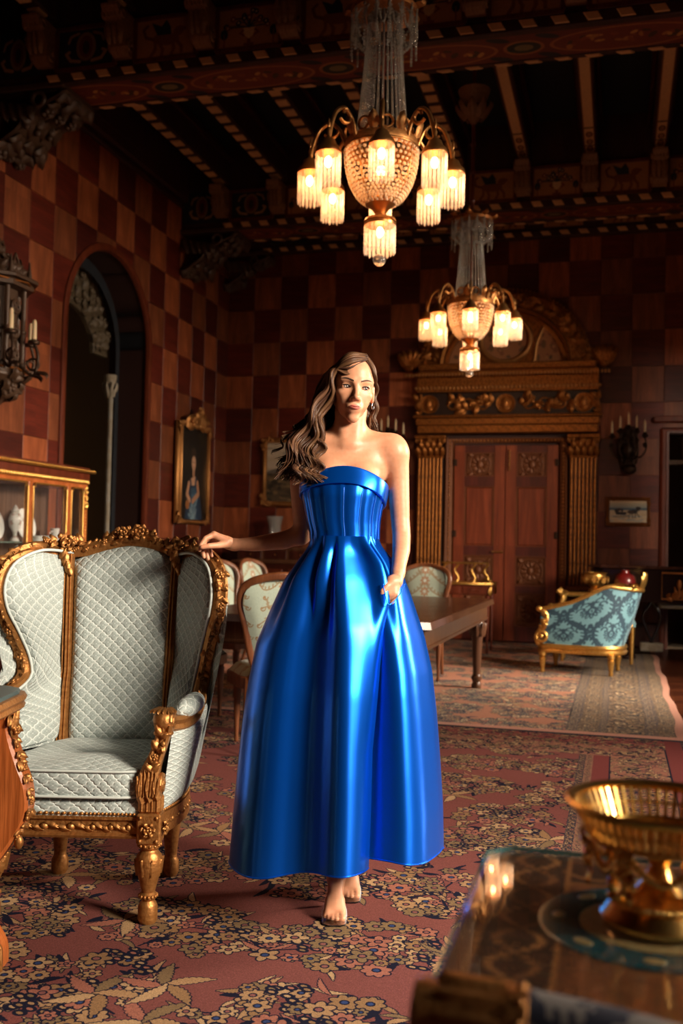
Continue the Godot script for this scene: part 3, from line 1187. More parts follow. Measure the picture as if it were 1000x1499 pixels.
func ceiling() -> void:
	mat("beam_red", srgb(64, 30, 20), 0.6, 0, {"albedo_texture": texs["wood_b"], "uv1_triplanar": true})
	mat("dentil", srgb(200, 154, 106), 0.6)
	mat("coffer", srgb(16, 18, 24), 0.8)
	mat("corbel", srgb(128, 92, 64), 0.6, 0.1, {"albedo_texture": texs["gilt_grain"], "uv1_triplanar": true, "uv1_scale": Vector3(5, 5, 5)})
	for k in 3:
		mat("frieze_%d" % k, Color.WHITE, 0.7, 0, {"albedo_texture": frieze_tex(k)})
	mat("soffit", Color.WHITE, 0.6, 0, {"albedo_texture": soffit_tex(), "uv1_scale": Vector3(5.2, 1, 1)})
	mat("joist_paint", Color.WHITE, 0.6, 0, {"albedo_texture": joist_tex()})
	var w := XR - XL
	var mid := (XL + XR) * 0.5
	var b := MB.new()
	b.box(Vector3(mid, 6.3, (ZB + ZF) * 0.5), Vector3(w + 0.6, 0.2, ZF - ZB + 0.6), 0.0)
	var ce := struct("ceiling", "dark coffered ceiling of painted joists", b, mats["coffer"])
	# a plate along the left wall
	b = MB.new()
	b.box(Vector3(XL + 0.06, 5.62, (ZB + ZF) * 0.5), Vector3(0.12, 0.16, ZF - ZB), 0.02)
	b.box(Vector3(XL + 0.03, 5.5, (ZB + ZF) * 0.5), Vector3(0.06, 0.05, ZF - ZB), 0.01)
	b.box(Vector3(XL + 0.05, 5.95, (ZB + ZF) * 0.5), Vector3(0.1, 0.5, ZF - ZB), 0.01)
	struct("trim_1", "dark timber plate along the top of the left wall", b, mats["beam_red"])
	var corb := corbel_mesh()
	var brk := bracket_mesh()
	var joist_x := []
	for k in 12:
		joist_x.append(-4.86 + 0.752 * k - (0.0 if k else 0.0))
	var joist_m := MB.new()
	var dark := MB.new()
	for span in [[-7.58 - 0.5, -11.62], [-12.12, -13.28], [-3.5, -7.58], [0.5, -3.0]]:
		pass
	# beams: z of the near face
	var beams := [-11.62, -7.58, -3.4]
	for bi in 3:
		var z: float = beams[bi]
		b = MB.new()
		b.box(Vector3(mid, 5.7, z - 0.25), Vector3(w, 1.04, 0.48), 0.01)
		var bm := struct("trim_%d" % (bi + 2), ["great painted beam near the far wall", "great painted beam above the nearer chandelier", "great painted beam overhead"][bi], b, mats["beam_red"])
		# soffit painting
		b = MB.new()
		b.face([Vector3(XL + 0.1, 5.176, z - 0.05), Vector3(XR, 5.176, z - 0.05), Vector3(XR, 5.176, z - 0.47), Vector3(XL + 0.1, 5.176, z - 0.47)], Vector3.DOWN, [Vector2(0, 0), Vector2(1, 0), Vector2(1, 1), Vector2(0, 1)])
		b.box(Vector3(mid, 5.185, z - 0.26), Vector3(w - 0.02, 0.016, 0.43), 0.002)
		part(bm, "painted_soffit", b, mats["soffit"])
		dentil_band(bm, Transform3D(Basis.IDENTITY, Vector3(0, 5.21, z + 0.02)), XL + 0.6, XR, 0.24, 0.1)
		dentil_band(bm, Transform3D(Basis(Vector3.RIGHT, PI * 0.5), Vector3(0, 5.18, z - 0.48)), XL + 0.6, XR, 0.24, 0.06)
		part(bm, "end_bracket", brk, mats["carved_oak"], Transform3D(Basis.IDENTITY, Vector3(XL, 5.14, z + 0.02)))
		for k in 12:
			var x: float = joist_x[k]
			if x > XR - 0.1:
				continue
			part(bm, "corbel", corb, mats["corbel"], Transform3D(Basis.IDENTITY, Vector3(x, 5.66, z)))
			if x + 0.4 < XR:
				b = MB.new()
				b.face([Vector3(-0.27, -0.16, 0.024), Vector3(0.27, -0.16, 0.024), Vector3(0.27, 0.17, 0.024), Vector3(-0.27, 0.17, 0.024)], Vector3.BACK, [Vector2(0.04, 0.96), Vector2(0.96, 0.96), Vector2(0.96, 0.04), Vector2(0.04, 0.04)])
				var kind := 2 if k == 0 else (k + bi) % 2
				part(bm, "painted_panel", b, mats["frieze_%d" % kind], Transform3D(Basis.IDENTITY, Vector3(x + 0.376, 5.46, z)))
				b = MB.new()
				for s in [-1.0, 1.0]:
					b.bar(Vector3(-0.29, s * 0.18, 0.02), Vector3(0.29, s * 0.18, 0.02), 0.03, 0.04)
					b.bar(Vector3(s * 0.28, -0.18, 0.02), Vector3(s * 0.28, 0.18, 0.02), 0.03, 0.04)
				part(bm, "panel_frame", b, mats["mahogany"], Transform3D(Basis.IDENTITY, Vector3(x + 0.376, 5.46, z)))
		part(bm, "painted_panel", _shield_panel(), mats["frieze_2"], Transform3D(Basis.IDENTITY, Vector3(XL + 0.3, 5.46, z)))
	# frieze along the far wall
	b = MB.new()
	b.box(Vector3(mid, 5.62, ZB + 0.1), Vector3(w, 0.6, 0.2), 0.01)
	var fz := struct("trim_5", "painted frieze along the top of the far wall", b, mats["beam_red"])
	dentil_band(fz, Transform3D(Basis.IDENTITY, Vector3(0, 5.33, ZB + 0.22)), XL + 0.6, XR, 0.24, 0.09)
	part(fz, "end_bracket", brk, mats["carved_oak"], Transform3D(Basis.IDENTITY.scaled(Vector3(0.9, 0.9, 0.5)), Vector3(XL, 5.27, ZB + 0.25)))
	for k in 12:
		var x: float = joist_x[k]
		if x > XR - 0.4:
			continue
		part(fz, "corbel", corb, mats["corbel"], Transform3D(Basis.IDENTITY.scaled(Vector3(1, 0.85, 0.6)), Vector3(x, 5.76, ZB + 0.2)))
		b = MB.new()
		b.box(Vector3.ZERO, Vector3(0.5, 0.28, 0.02), 0.004)
		b.face([Vector3(-0.25, -0.14, 0.0101), Vector3(0.25, -0.14, 0.0101), Vector3(0.25, 0.14, 0.0101), Vector3(-0.25, 0.14, 0.0101)], Vector3.BACK, [Vector2(0.04, 0.96), Vector2(0.96, 0.96), Vector2(0.96, 0.04), Vector2(0.04, 0.04)])
		part(fz, "painted_panel", b, mats["frieze_%d" % (2 if k == 0 else k % 2)], Transform3D(Basis.IDENTITY, Vector3(x + 0.376, 5.56, ZB + 0.21)))
	# joists between the beams
	for span in [[-8.08, -11.62], [-12.12, ZB + 0.2], [-3.9, -7.58], [2.3, -3.4]]:
		var l: float = span[0] - span[1]
		for k in 12:
			var x: float = joist_x[k]
			if x > XR - 0.1:
				continue
			b = MB.new()
			b.box(Vector3(0, 0.22, 0), Vector3(0.17, 0.42, l), 0.012)
			var js := struct("trim_joist", "painted ceiling joist", b, mats["beam_red"])
			js.position = Vector3(x, 5.72, (span[0] + span[1]) * 0.5)
			b = MB.new()
			b.box(Vector3.ZERO, Vector3(0.125, 0.016, l - 0.3), 0.003)
			b.face([Vector3(-0.06, -0.0085, l * 0.5 - 0.16), Vector3(0.06, -0.0085, l * 0.5 - 0.16), Vector3(0.06, -0.0085, 0.16 - l * 0.5), Vector3(-0.06, -0.0085, 0.16 - l * 0.5)], Vector3.DOWN, [Vector2(0, 0), Vector2(0, 1), Vector2(1, 1), Vector2(1, 0)])
			if k > 4:
				part(js, "painted_strip", b, mats["joist_paint"], Transform3D(Basis.IDENTITY, Vector3(0, 0.002, 0)))
			else:
				b = MB.new()
				var z := -l * 0.5 + 0.2
				while z < l * 0.5 - 0.2:
					b.box(Vector3(0, 0, z), Vector3(0.12, 0.02, 0.14), 0.005)
					z += 0.24
				part(js, "painted_blocks", b, mats["dentil"], Transform3D(Basis.IDENTITY, Vector3(0, 0.002, 0)))
				js.get_child(0).set_meta("kind", "stuff")
			for s in [-1.0, 1.0]:
				b = MB.new()
				b.box(Vector3.ZERO, Vector3(0.05, 0.06, l - 0.05), 0.015)
				part(js, "side_moulding", b, mats["mahogany_dark"], Transform3D(Basis.IDENTITY, Vector3(s * 0.11, 0.3, 0)))


func _shield_panel() -> MB:
	var b := MB.new()
	b.face([Vector3(-0.25, -0.2, 0.03), Vector3(0.25, -0.2, 0.03), Vector3(0.25, 0.2, 0.03), Vector3(-0.25, 0.2, 0.03)], Vector3.BACK, [Vector2(0, 1), Vector2(1, 1), Vector2(1, 0), Vector2(0, 0)])
	return b


func portal() -> void:
	# two-leaf door in a gilded and carved surround with a lunette
	var o := Node3D.new()
	o.name = "door_2"
	add_child(o)
	marks(o, "carved and gilded double doorway with fluted pilasters and a lunette on the far wall", "", "", "structure")
	o.position = Vector3(-1.435, 0, ZB)
	mat("door_wood", srgb(142, 66, 38), 0.38, 0, {"albedo_texture": texs["wood_a"], "uv1_triplanar": true, "uv1_scale": Vector3(1.6, 0.8, 1.6)})
	mat("door_dark", srgb(96, 36, 24), 0.42, 0, {"albedo_texture": texs["wood_b"], "uv1_triplanar": true})
	mat("carved_wood", srgb(112, 66, 36), 0.5, 0.3, {"albedo_texture": texs["gilt_grain"], "uv1_triplanar": true, "uv1_scale": Vector3(5, 5, 5)})
	mat("mural_pale", srgb(190, 150, 116), 0.7, 0, {"albedo_texture": _lunette_tex(), "uv1_scale": Vector3(1, 1, 1)})
	var gd: Material = mats["gilt_worn"]
	var b := MB.new()
	b.box(Vector3(0, 1.75, -0.06), Vector3(2.34, 3.52, 0.1), 0.0)
	part(o, "backing", b, mats["dark_wood"])
	# leaves: stiles and rails, with recessed panels
	for s in [-1.0, 1.0]:
		var lf := Node3D.new()
		lf.name = "door_leaf"
		o.add_child(lf, true)
		lf.position = Vector3(s * 0.342, 0, 0)
		var f := MB.new()
		f.box(Vector3(0, 1.29, 0.02), Vector3(0.676, 2.58, 0.03), 0.002)
		for t in [-1.0, 1.0]:
			f.box(Vector3(t * 0.268, 1.29, 0.045), Vector3(0.14, 2.58, 0.04), 0.006)
		part(lf, "frame", f, mats["door_wood"])
		f = MB.new()
		for yy in [[2.53, 0.1], [2.1, 0.14], [1.18, 0.13], [0.68, 0.1], [0.1, 0.2]]:
			f.box(Vector3(0, yy[0], 0.043), Vector3(0.4, yy[1], 0.036), 0.006)
		part(lf, "rail", f, mats["door_dark"])
		for yy in [[2.17, 2.48, 1], [1.245, 2.03, 0], [0.73, 1.115, 1], [0.2, 0.63, 1]]:
			var h: float = yy[1] - yy[0]
			var cy: float = (yy[0] + yy[1]) * 0.5
			f = MB.new()
			var hx := 0.19
			f.sweep(PackedVector3Array([Vector3(-hx, cy - h * 0.5, 0.05), Vector3(hx, cy - h * 0.5, 0.05), Vector3(hx, cy + h * 0.5, 0.05), Vector3(-hx, cy + h * 0.5, 0.05)]), PackedVector2Array([Vector2(-0.012, -0.02), Vector2(-0.012, 0.012), Vector2(0.006, 0.012), Vector2(0.02, -0.012)]), {"ring": true, "up": Vector3.BACK})
			part(lf, "panel_moulding", f, mats["carved_wood"])
			f = MB.new()
			f.box(Vector3(0, cy, 0.04), Vector3(0.35, h - 0.03, 0.02), 0.012)
			part(lf, "panel", f, mats["door_wood"] if yy[2] == 0 else mats["carved_wood"])
			if yy[2] == 1:
				f = MB.new()
				f.xf = Transform3D(Basis.IDENTITY, Vector3(0, cy, 0.05))
				var rr := minf(0.152, h * 0.45)
				f.ring(Vector3.ZERO, Vector3.BACK, rr, 0.012, 22, 6)
				for k in 10:
					var a := TAU * k / 10
					f.leaf(Vector3(cos(a), sin(a), 0) * 0.05, Vector3(cos(a + 0.4), sin(a + 0.4), 0), Vector3.BACK, rr * 0.62, 0.05, 0.2)
					f.ball(Vector3(cos(a) * rr * 0.72, sin(a) * rr * 0.72, 0.0), Vector3(0.022, 0.022, 0.014), Basis.IDENTITY, 6, 4)
				f.ball(Vector3.ZERO, Vector3(0.05, 0.06, 0.03))
				for k in 4:
					var a := PI * 0.25 + PI * 0.5 * k
					f.leaf(Vector3(cos(a) * rr, sin(a) * rr, 0), Vector3(cos(a), sin(a), 0), Vector3.BACK, 0.08, 0.05, 0.3)
				part(lf, "carved_roundel", f, mats["carved_wood"])
		f = MB.new()
		if s < 0.0:
			f.bar(Vector3(0.3, 1.17, 0.1), Vector3(0.2, 1.17, 0.1), 0.016, 0.02)
			f.ball(Vector3(0.31, 1.17, 0.08), Vector3(0.02, 0.02, 0.03))
			f.ball(Vector3(0.19, 1.17, 0.1), Vector3(0.016, 0.016, 0.016))
		else:
			f.bar(Vector3(-0.29, 2.24, 0.085), Vector3(-0.29, 2.52, 0.085), 0.018, 0.018)
			for k in 5:
				f.ball(Vector3(-0.29, 2.26 + 0.06 * k, 0.09), Vector3(0.014, 0.02, 0.012))
		part(lf, "door_handle" if s < 0.0 else "door_bolt", f, mats["brass"])
		for yy in [2.35, 1.4, 0.4]:
			f = MB.new()
			f.box(Vector3(s * 0.325, yy, 0.07), Vector3(0.05, 0.09, 0.03), 0.006)
			part(lf, "hinge", f, mats["bronze"])
	# carved architrave round the doors
	b = MB.new()
	b.sweep(PackedVector3Array([Vector3(-0.74, 0, 0.03), Vector3(-0.74, 2.64, 0.03), Vector3(0.74, 2.64, 0.03), Vector3(0.74, 0, 0.03)]), PackedVector2Array([Vector2(-0.075, -0.04), Vector2(-0.075, 0.05), Vector2(-0.05, 0.075), Vector2(-0.02, 0.05), Vector2(0.02, 0.05), Vector2(0.04, 0.035), Vector2(0.055, 0.0), Vector2(0.055, -0.04)]), {"up": Vector3.BACK})
	part(o, "architrave", b, mats["carved_wood"])
	b = MB.new()
	beads(b, PackedVector3Array([Vector3(-0.745, 0.02, 0.085), Vector3(-0.745, 2.64, 0.085), Vector3(0.745, 2.64, 0.085), Vector3(0.745, 0.02, 0.085)]), 0.017, 0.046)
	part(o, "bead_run", b, gd)
	o.get_child(o.get_child_count() - 1).set_meta("kind", "stuff")
	for s in [-1.0, 1.0]:
		var pi := Node3D.new()
		pi.name = "pilaster"
		o.add_child(pi, true)
		pi.position = Vector3(s * 1.0 + (0.0), 0, 0)
		b = MB.new()
		b.box(Vector3(0, 0.3, 0.09), Vector3(0.42, 0.6, 0.2), 0.012)
		b.box(Vector3(0, 0.64, 0.1), Vector3(0.44, 0.08, 0.24), 0.02)
		b.box(Vector3(0, 0.72, 0.09), Vector3(0.38, 0.08, 0.2), 0.02)
		part(pi, "pedestal", b, mats["carved_wood"])
		b = MB.new()
		b.box(Vector3(0, 1.58, 0.06), Vector3(0.35, 1.66, 0.14), 0.006)
		part(pi, "shaft", b, mats["dark_wood"])
		for k in 7:
			b = MB.new()
			var fl := PackedVector2Array()
			for q in 7:
				var a := PI * q / 6
				fl.append(Vector2(cos(a) * 0.019, sin(a) * 0.02))
			b.sweep(PackedVector3Array([Vector3(-0.147 + 0.049 * k, 0.77, 0.128), Vector3(-0.147 + 0.049 * k, 2.4, 0.128)]), fl, {"up": Vector3.BACK, "open": true})
			b.ball(Vector3(-0.147 + 0.049 * k, 2.4, 0.128), Vector3(0.019, 0.019, 0.02))
			b.ball(Vector3(-0.147 + 0.049 * k, 1.06, 0.135), Vector3(0.022, 0.02, 0.02))
			part(pi, "flute", b, mats["gilt_worn"])
		b = MB.new()
		b.box(Vector3(0, 2.54, 0.05), Vector3(0.3, 0.26, 0.12), 0.01)
		b.box(Vector3(0, 2.685, 0.08), Vector3(0.42, 0.05, 0.22), 0.012)
		b.box(Vector3(0, 2.42, 0.08), Vector3(0.36, 0.03, 0.16), 0.01)
		for row in 2:
			for k in 5 - row:
				b.leaf(Vector3((k - 2 + 0.5 * row) * 0.075, 2.43 + row * 0.07, 0.12), Vector3((k - 2 + 0.5 * row) * 0.1, 1, 0.25), Vector3.BACK, 0.15, 0.075, 0.7)
		for t in [-1.0, 1.0]:
			b.ring(Vector3(t * 0.16, 2.64, 0.15), Vector3.BACK, 0.035, 0.016, 14, 6)
			b.ball(Vector3(t * 0.16, 2.64, 0.15), Vector3(0.018, 0.018, 0.02))
		rose(b, Vector3(0, 2.67, 0.18), Vector3.BACK, 0.045)
		part(pi, "capital", b, mats["gilt_worn"])
	# entablature
	b = MB.new()
	b.box(Vector3(0, 2.79, 0.07), Vector3(2.36, 0.11, 0.2), 0.012)
	b.box(Vector3(0, 2.89, 0.08), Vector3(2.4, 0.1, 0.22), 0.012)
	b.box(Vector3(0, 2.955, 0.1), Vector3(2.46, 0.04, 0.26), 0.014)
	part(o, "architrave_beam", b, mats["gilt_worn"])
	b = MB.new()
	b.box(Vector3(0, 3.12, 0.07), Vector3(2.34, 0.32, 0.18), 0.01)
	part(o, "frieze", b, mats["dark_wood"])
	b = MB.new()
	for s in [-1.0, 1.0]:
		for q in [[0.12, 0.5], [0.62, 0.98]]:
			pass
		var pth := PackedVector3Array()
		for k in 24:
			var f := k / 23.0
			pth.append(Vector3(s * lerpf(0.2, 0.82, f), 3.12 + 0.06 * sin(f * TAU * 1.5), 0.165))
		carving(b, pth, Vector3.BACK, 0.11, 0.075, 70 + int(s))
		for k in 3:
			b.ring(Vector3(s * (0.3 + 0.2 * k), 3.12, 0.165), Vector3.BACK, 0.07, 0.014, 14, 6)
		carving(b, PackedVector3Array([Vector3(s * 1.16, 2.99, 0.17), Vector3(s * 1.16, 3.27, 0.17)]), Vector3.BACK, 0.08, 0.06, 77)
	part(o, "scrolling_foliage", b, mats["gilt_worn"])
	for x in [-1.02, 0.0, 1.0]:
		b = MB.new()
		b.xf = Transform3D(Basis(Vector3.RIGHT, PI * 0.5), Vector3(x, 3.12, 0.16))
		b.lathe([Vector2(0.0, 0.02), Vector2(0.09, 0.02), Vector2(0.1, 0.035), Vector2(0.125, 0.04), Vector2(0.13, 0.0)], 26)
		b.xf = Transform3D.IDENTITY
		b.ball(Vector3(x - 0.01, 3.125, 0.18), Vector3(0.05, 0.07, 0.03))
		b.ball(Vector3(x, 3.06, 0.175), Vector3(0.06, 0.04, 0.025))
		b.ball(Vector3(x - 0.045, 3.12, 0.18), Vector3(0.02, 0.015, 0.02))
		part(o, "portrait_roundel", b, mats["gilt_worn"])
	b = MB.new()
	b.sweep(PackedVector3Array([Vector3(-1.16, 3.28, 0.02), Vector3(-1.16, 3.28, 0.15), Vector3(1.16, 3.28, 0.15), Vector3(1.16, 3.28, 0.02)]), PackedVector2Array([Vector2(0.03, 0), Vector2(-0.02, 0.01), Vector2(-0.03, 0.06), Vector2(-0.08, 0.09), Vector2(-0.1, 0.17), Vector2(-0.19, 0.2), Vector2(-0.22, 0.27), Vector2(0.03, 0.28)]), {"up": Vector3.UP, "caps": true})
	b.box(Vector3(0, 3.42, 0.1), Vector3(2.36, 0.28, 0.2), 0.0)
	part(o, "cornice", b, mats["gilt_worn"])
	b = MB.new()
	for k in 60:
		b.box(Vector3(-1.31 + 2.62 * k / 59.0, 3.49, 0.335), Vector3(0.026, 0.04, 0.03), 0.004)
	for k in 48:
		b.ball(Vector3(-1.2 + 2.4 * k / 47.0, 3.335, 0.2), Vector3(0.02, 0.024, 0.02), Basis.IDENTITY, 6, 4)
	part(o, "dentils", b, mats["gilt"])
	o.get_child(o.get_child_count() - 1).set_meta("kind", "stuff")
	b = MB.new()
	b.box(Vector3(0, 3.6, 0.16), Vector3(2.3, 0.09, 0.3), 0.015)
	part(o, "lunette_sill", b, mats["gilt_worn"])
	# lunette
	var lc := Vector3(-0.03, 3.62, 0.0)
	var lu := Node3D.new()
	lu.name = "lunette"
	o.add_child(lu)
	lu.position = lc
	lu.scale = Vector3(1.13, 1.03, 1.0)
	b = MB.new()
	var half := PackedVector2Array()
	for k in 25:
		half.append(Vector2(cos(PI * k / 24) * 0.98, sin(PI * k / 24) * 0.98))
	b.extrude(half, 0.0, 0.05)
	part(lu, "ground", b, mats["gilt_worn"])
	b = MB.new()
	var arc := PackedVector3Array()
	for k in 33:
		arc.append(Vector3(cos(PI * k / 32) * 0.86, sin(PI * k / 32) * 0.86, 0.05))
	b.sweep(arc, PackedVector2Array([Vector2(-0.14, -0.05), Vector2(-0.14, 0.12), Vector2(-0.11, 0.15), Vector2(-0.09, 0.1), Vector2(0.07, 0.08), Vector2(0.09, 0.12), Vector2(0.13, 0.1), Vector2(0.14, -0.05)]), {"up": Vector3.BACK})
	part(lu, "arch_moulding", b, mats["gilt_worn"])
	b = MB.new()
	var arc2 := PackedVector3Array()
	for k in 49:
		arc2.append(Vector3(cos(PI * k / 48) * 0.87, sin(PI * k / 48) * 0.87, 0.13))
	carving(b, arc2, Vector3.BACK, 0.12, 0.09, 33)
	var arc3 := PackedVector3Array()
	for k in 49:
		arc3.append(Vector3(cos(PI * k / 48) * 0.985, sin(PI * k / 48) * 0.985, 0.19))
	beads(b, arc3, 0.016, 0.05)
	part(lu, "arch_carving", b, mats["gilt_worn"])
	b = MB.new()
	b.ring(Vector3(0, 0.36, 0.06), Vector3.BACK, 0.29, 0.035, 30, 8)
	for s in [-1.0, 1.0]:
		b.sweep(PackedVector3Array(smooth_path([Vector3(s * 0.34, 0.05, 0.06), Vector3(s * 0.68, 0.05, 0.06), Vector3(s * 0.58, 0.36, 0.06), Vector3(s * 0.44, 0.52, 0.06)], 4)), PackedVector2Array([Vector2(-0.02, -0.02), Vector2(-0.02, 0.02), Vector2(0.02, 0.03), Vector2(0.02, -0.02)]), {"up": Vector3.BACK})
		b.tube([Vector3(s * 0.34, 0.05, 0.06), Vector3(s * 0.36, 0.3, 0.06), Vector3(s * 0.44, 0.52, 0.06)], 0.024, 8)
	part(lu, "inner_mouldings", b, mats["gilt"])
	b = MB.new()
	var disc := PackedVector2Array()
	for k in 28:
		disc.append(Vector2(cos(TAU * k / 28) * 0.27, 0.36 + sin(TAU * k / 28) * 0.27))
	b.extrude(disc, 0.04, 0.056, 0.0, 1.8)
	part(lu, "medallion", b, mats["mural_pale"])
	for s in [-1.0, 1.0]:
		b = MB.new()
		b.extrude(smooth2([Vector2(s * 0.36, 0.07), Vector2(s * 0.66, 0.07), Vector2(s * 0.56, 0.35), Vector2(s * 0.45, 0.49), Vector2(s * 0.38, 0.28)], 3, true), 0.04, 0.056, 0.0, 1.6)
		part(lu, "spandrel_panel", b, mats["mural_pale"])
	for s in [-1.0, 1.0]:
		b = MB.new()
		for k in 5:
			b.leaf(Vector3(s * 1.13, 0.0, 0.1), Vector3((k - 2) * 0.35, 1, 0), Vector3.BACK, 0.28, 0.11, 0.6)
		b.ball(Vector3(s * 1.13, 0.02, 0.1), Vector3(0.08, 0.06, 0.06))
		part(lu, "palmette", b, mats["gilt_worn"])


func _lunette_tex() -> Texture2D:
	var p := Pic.new(256, 256, srgb(196, 160, 124))
	var r := RandomNumberGenerator.new()
	r.seed = 3
	for k in 60:
		p.oval(r.randf() * 256, r.randf() * 256, r.randf_range(8, 26), r.randf_range(5, 12), r.randf() * 3, [srgb(140, 120, 84), srgb(120, 100, 70), srgb(204, 172, 138), srgb(160, 118, 86)][k % 4])
	p.grain(0.2, r)
	return p.tex()


func _blossom(p: Pic, r: RandomNumberGenerator, at: Vector2, s: float, navy: Color, fill: Color, eye: Color) -> void:
	var m := r.randi_range(5, 8)
	var a0 := r.randf() * TAU
	for k in m:
		var a := a0 + TAU * k / m
		p.oval(at.x + cos(a) * s * 0.62, at.y + sin(a) * s * 0.62, s * 0.52 + 2.0, s * 0.36 + 2.0, a, navy)
	for k in m:
		var a := a0 + TAU * k / m
		p.oval(at.x + cos(a) * s * 0.62, at.y + sin(a) * s * 0.62, s * 0.5, s * 0.32, a, fill)
	p.oval(at.x, at.y, s * 0.3 + 1.5, s * 0.3 + 1.5, 0, navy)
	p.oval(at.x, at.y, s * 0.24, s * 0.24, 0, eye)


func _rug_leaf(p: Pic, at: Vector2, ang: float, l: float, w: float, navy: Color, fill: Color) -> void:
	var bend := 0.35
	for pass_n in 2:
		for k in 9:
			var f := k / 8.0
			var a := ang + bend * (f - 0.5)
			var q := at + Vector2(cos(a), sin(a)) * l * f
			var ww := w * sin(PI * (0.08 + 0.86 * f))
			p.oval(q.x, q.y, l * 0.09 + (1.6 if pass_n == 0 else 0.0), ww + (1.8 if pass_n == 0 else 0.0), a, navy if pass_n == 0 else fill)


func rug_field(sd: int, size: int, field: Color, tans: Array, navy: Color, blue: Color, cell: float) -> ImageTexture:
	var p := Pic.new(size, size, field)
	p.wrap = true
	var r := RandomNumberGenerator.new()
	r.seed = sd
	var k := size / 1536.0
	var n := int(size / (cell * k))
	for j in n:
		for i in n:
			var c := Vector2((i + 0.5 + 0.5 * (j % 2) + r.randf_range(-0.12, 0.12)), (j + 0.5 + r.randf_range(-0.12, 0.12))) * size / n
			var ang := r.randf() * TAU
			var ax := Vector2(cos(ang), sin(ang))
			var ay := Vector2(-ax.y, ax.x)
			var big := size / n * 0.5
			# stems, then leaves, then flowers
			for q in 7:
				var a := TAU * q / 7 + r.randf()
				var e := c + (ax * cos(a) * 1.15 + ay * sin(a) * 0.8) * big * r.randf_range(0.7, 1.0)
				p.line([c, c.lerp(e, 0.5) + Vector2(r.randf_range(-20, 20), r.randf_range(-20, 20)) * k, e], 2.2 * k, navy)
			for q in 60:
				var a := r.randf() * TAU
				var rad := sqrt(r.randf()) * 0.95
				var e := c + (ax * cos(a) * 1.1 + ay * sin(a) * 0.78) * big * rad
				_rug_leaf(p, e, r.randf() * TAU, r.randf_range(26, 56) * k, r.randf_range(4, 8) * k, navy, tans[r.randi() % tans.size()] if r.randf() < 0.72 else navy)
			for q in 62:
				var a := r.randf() * TAU
				var rad := sqrt(r.randf()) * 0.98
				var e := c + (ax * cos(a) * 1.1 + ay * sin(a) * 0.78) * big * rad
				var t := r.randf()
				if t < 0.14:
					# a cluster of dark buds
					for w in 7:
						var bq := e + Vector2(r.randf_range(-30, 30), r.randf_range(-26, 26)) * k
						p.oval(bq.x, bq.y, 12 * k, 9 * k, 0.3, navy)
						p.oval(bq.x, bq.y, 6 * k, 3.6 * k, 0.3, tans[w % tans.size()])
				else:
					_blossom(p, r, e, r.randf_range(11, 24) * k, navy, tans[r.randi() % tans.size()], blue if t < 0.5 else field.lightened(0.06))
	for q in 16:
		# long star leaves
		var e := Vector2(r.randf(), r.randf()) * size
		for w in 5:
			_rug_leaf(p, e, TAU * w / 5 + q, 74 * k, 13 * k, navy, tans[(w + q) % tans.size()])
	p.grain(0.34, r)
	return p.tex()


func rug_border(sd: int, field: Color, tans: Array, navy: Color) -> ImageTexture:
	var p := Pic.new(768, 256, field)
	p.wrap = true
	var r := RandomNumberGenerator.new()
	r.seed = sd
	for k in 8:
		var x := 48.0 + 96.0 * k
		_blossom(p, r, Vector2(x, 128 + (40 if k % 2 else -40)), 44, navy, tans[k % tans.size()], navy)
		p.line([Vector2(x - 48, 128), Vector2(x - 20, 128 - 50), Vector2(x + 20, 128 + 50), Vector2(x + 48, 128)], 4, navy)
	for k in 330:
		_rug_leaf(p, Vector2(r.randf() * 768, r.randf() * 256), r.randf() * TAU, r.randf_range(18, 44), r.randf_range(4, 7), navy, tans[r.randi() % tans.size()] if r.randf() < 0.7 else navy)
	p.grain(0.34, r)
	return p.tex()


func rug_strip(parent: Node3D, called: String, x0: float, x1: float, z0: float, z1: float, y: float, m: Material, along_z: bool, wave := 0.0, per := Vector2(1, 1)) -> void:
	# a strip of the rug with a faintly uneven pile; per = metres one repeat of the pattern covers
	var b := MB.new()
	var nu := 3 if wave == 0.0 else 5
	var nv := 3 + int(absf(z1 - z0) / 0.12)
	var g := PackedVector3Array()
	for j in nv:
		var z := lerpf(z0, z1, j / float(nv - 1))
		for i in nu:
			var x := lerpf(x0, x1, i / float(nu - 1))
			g.append(Vector3(x + wave * (sin(z * 3.1 + 0.6) + 0.5 * sin(z * 7.3)), y + 0.0015 * sin(z * 2.0 + x * 3.0), z))
	b.patch(g, nu, nv, false, false, 1, 1, false)
	for i in b.v.size():
		var q := b.v[i]
		b.t[i] = Vector2(q.z / per.x, (q.x - x0) / per.y) if along_z else Vector2(q.x / per.x, q.z / per.y)
	var low := []
	for i in b.n.size():
		if b.n[i].y < 0.0:
			b.n[i] = -b.n[i]
			low.append(i)
	if low.size() > 0:
		for i in range(0, b.ix.size(), 3):
			var t := b.ix[i + 1]
			b.ix[i + 1] = b.ix[i + 2]
			b.ix[i + 2] = t
	part(parent, called, b, m)


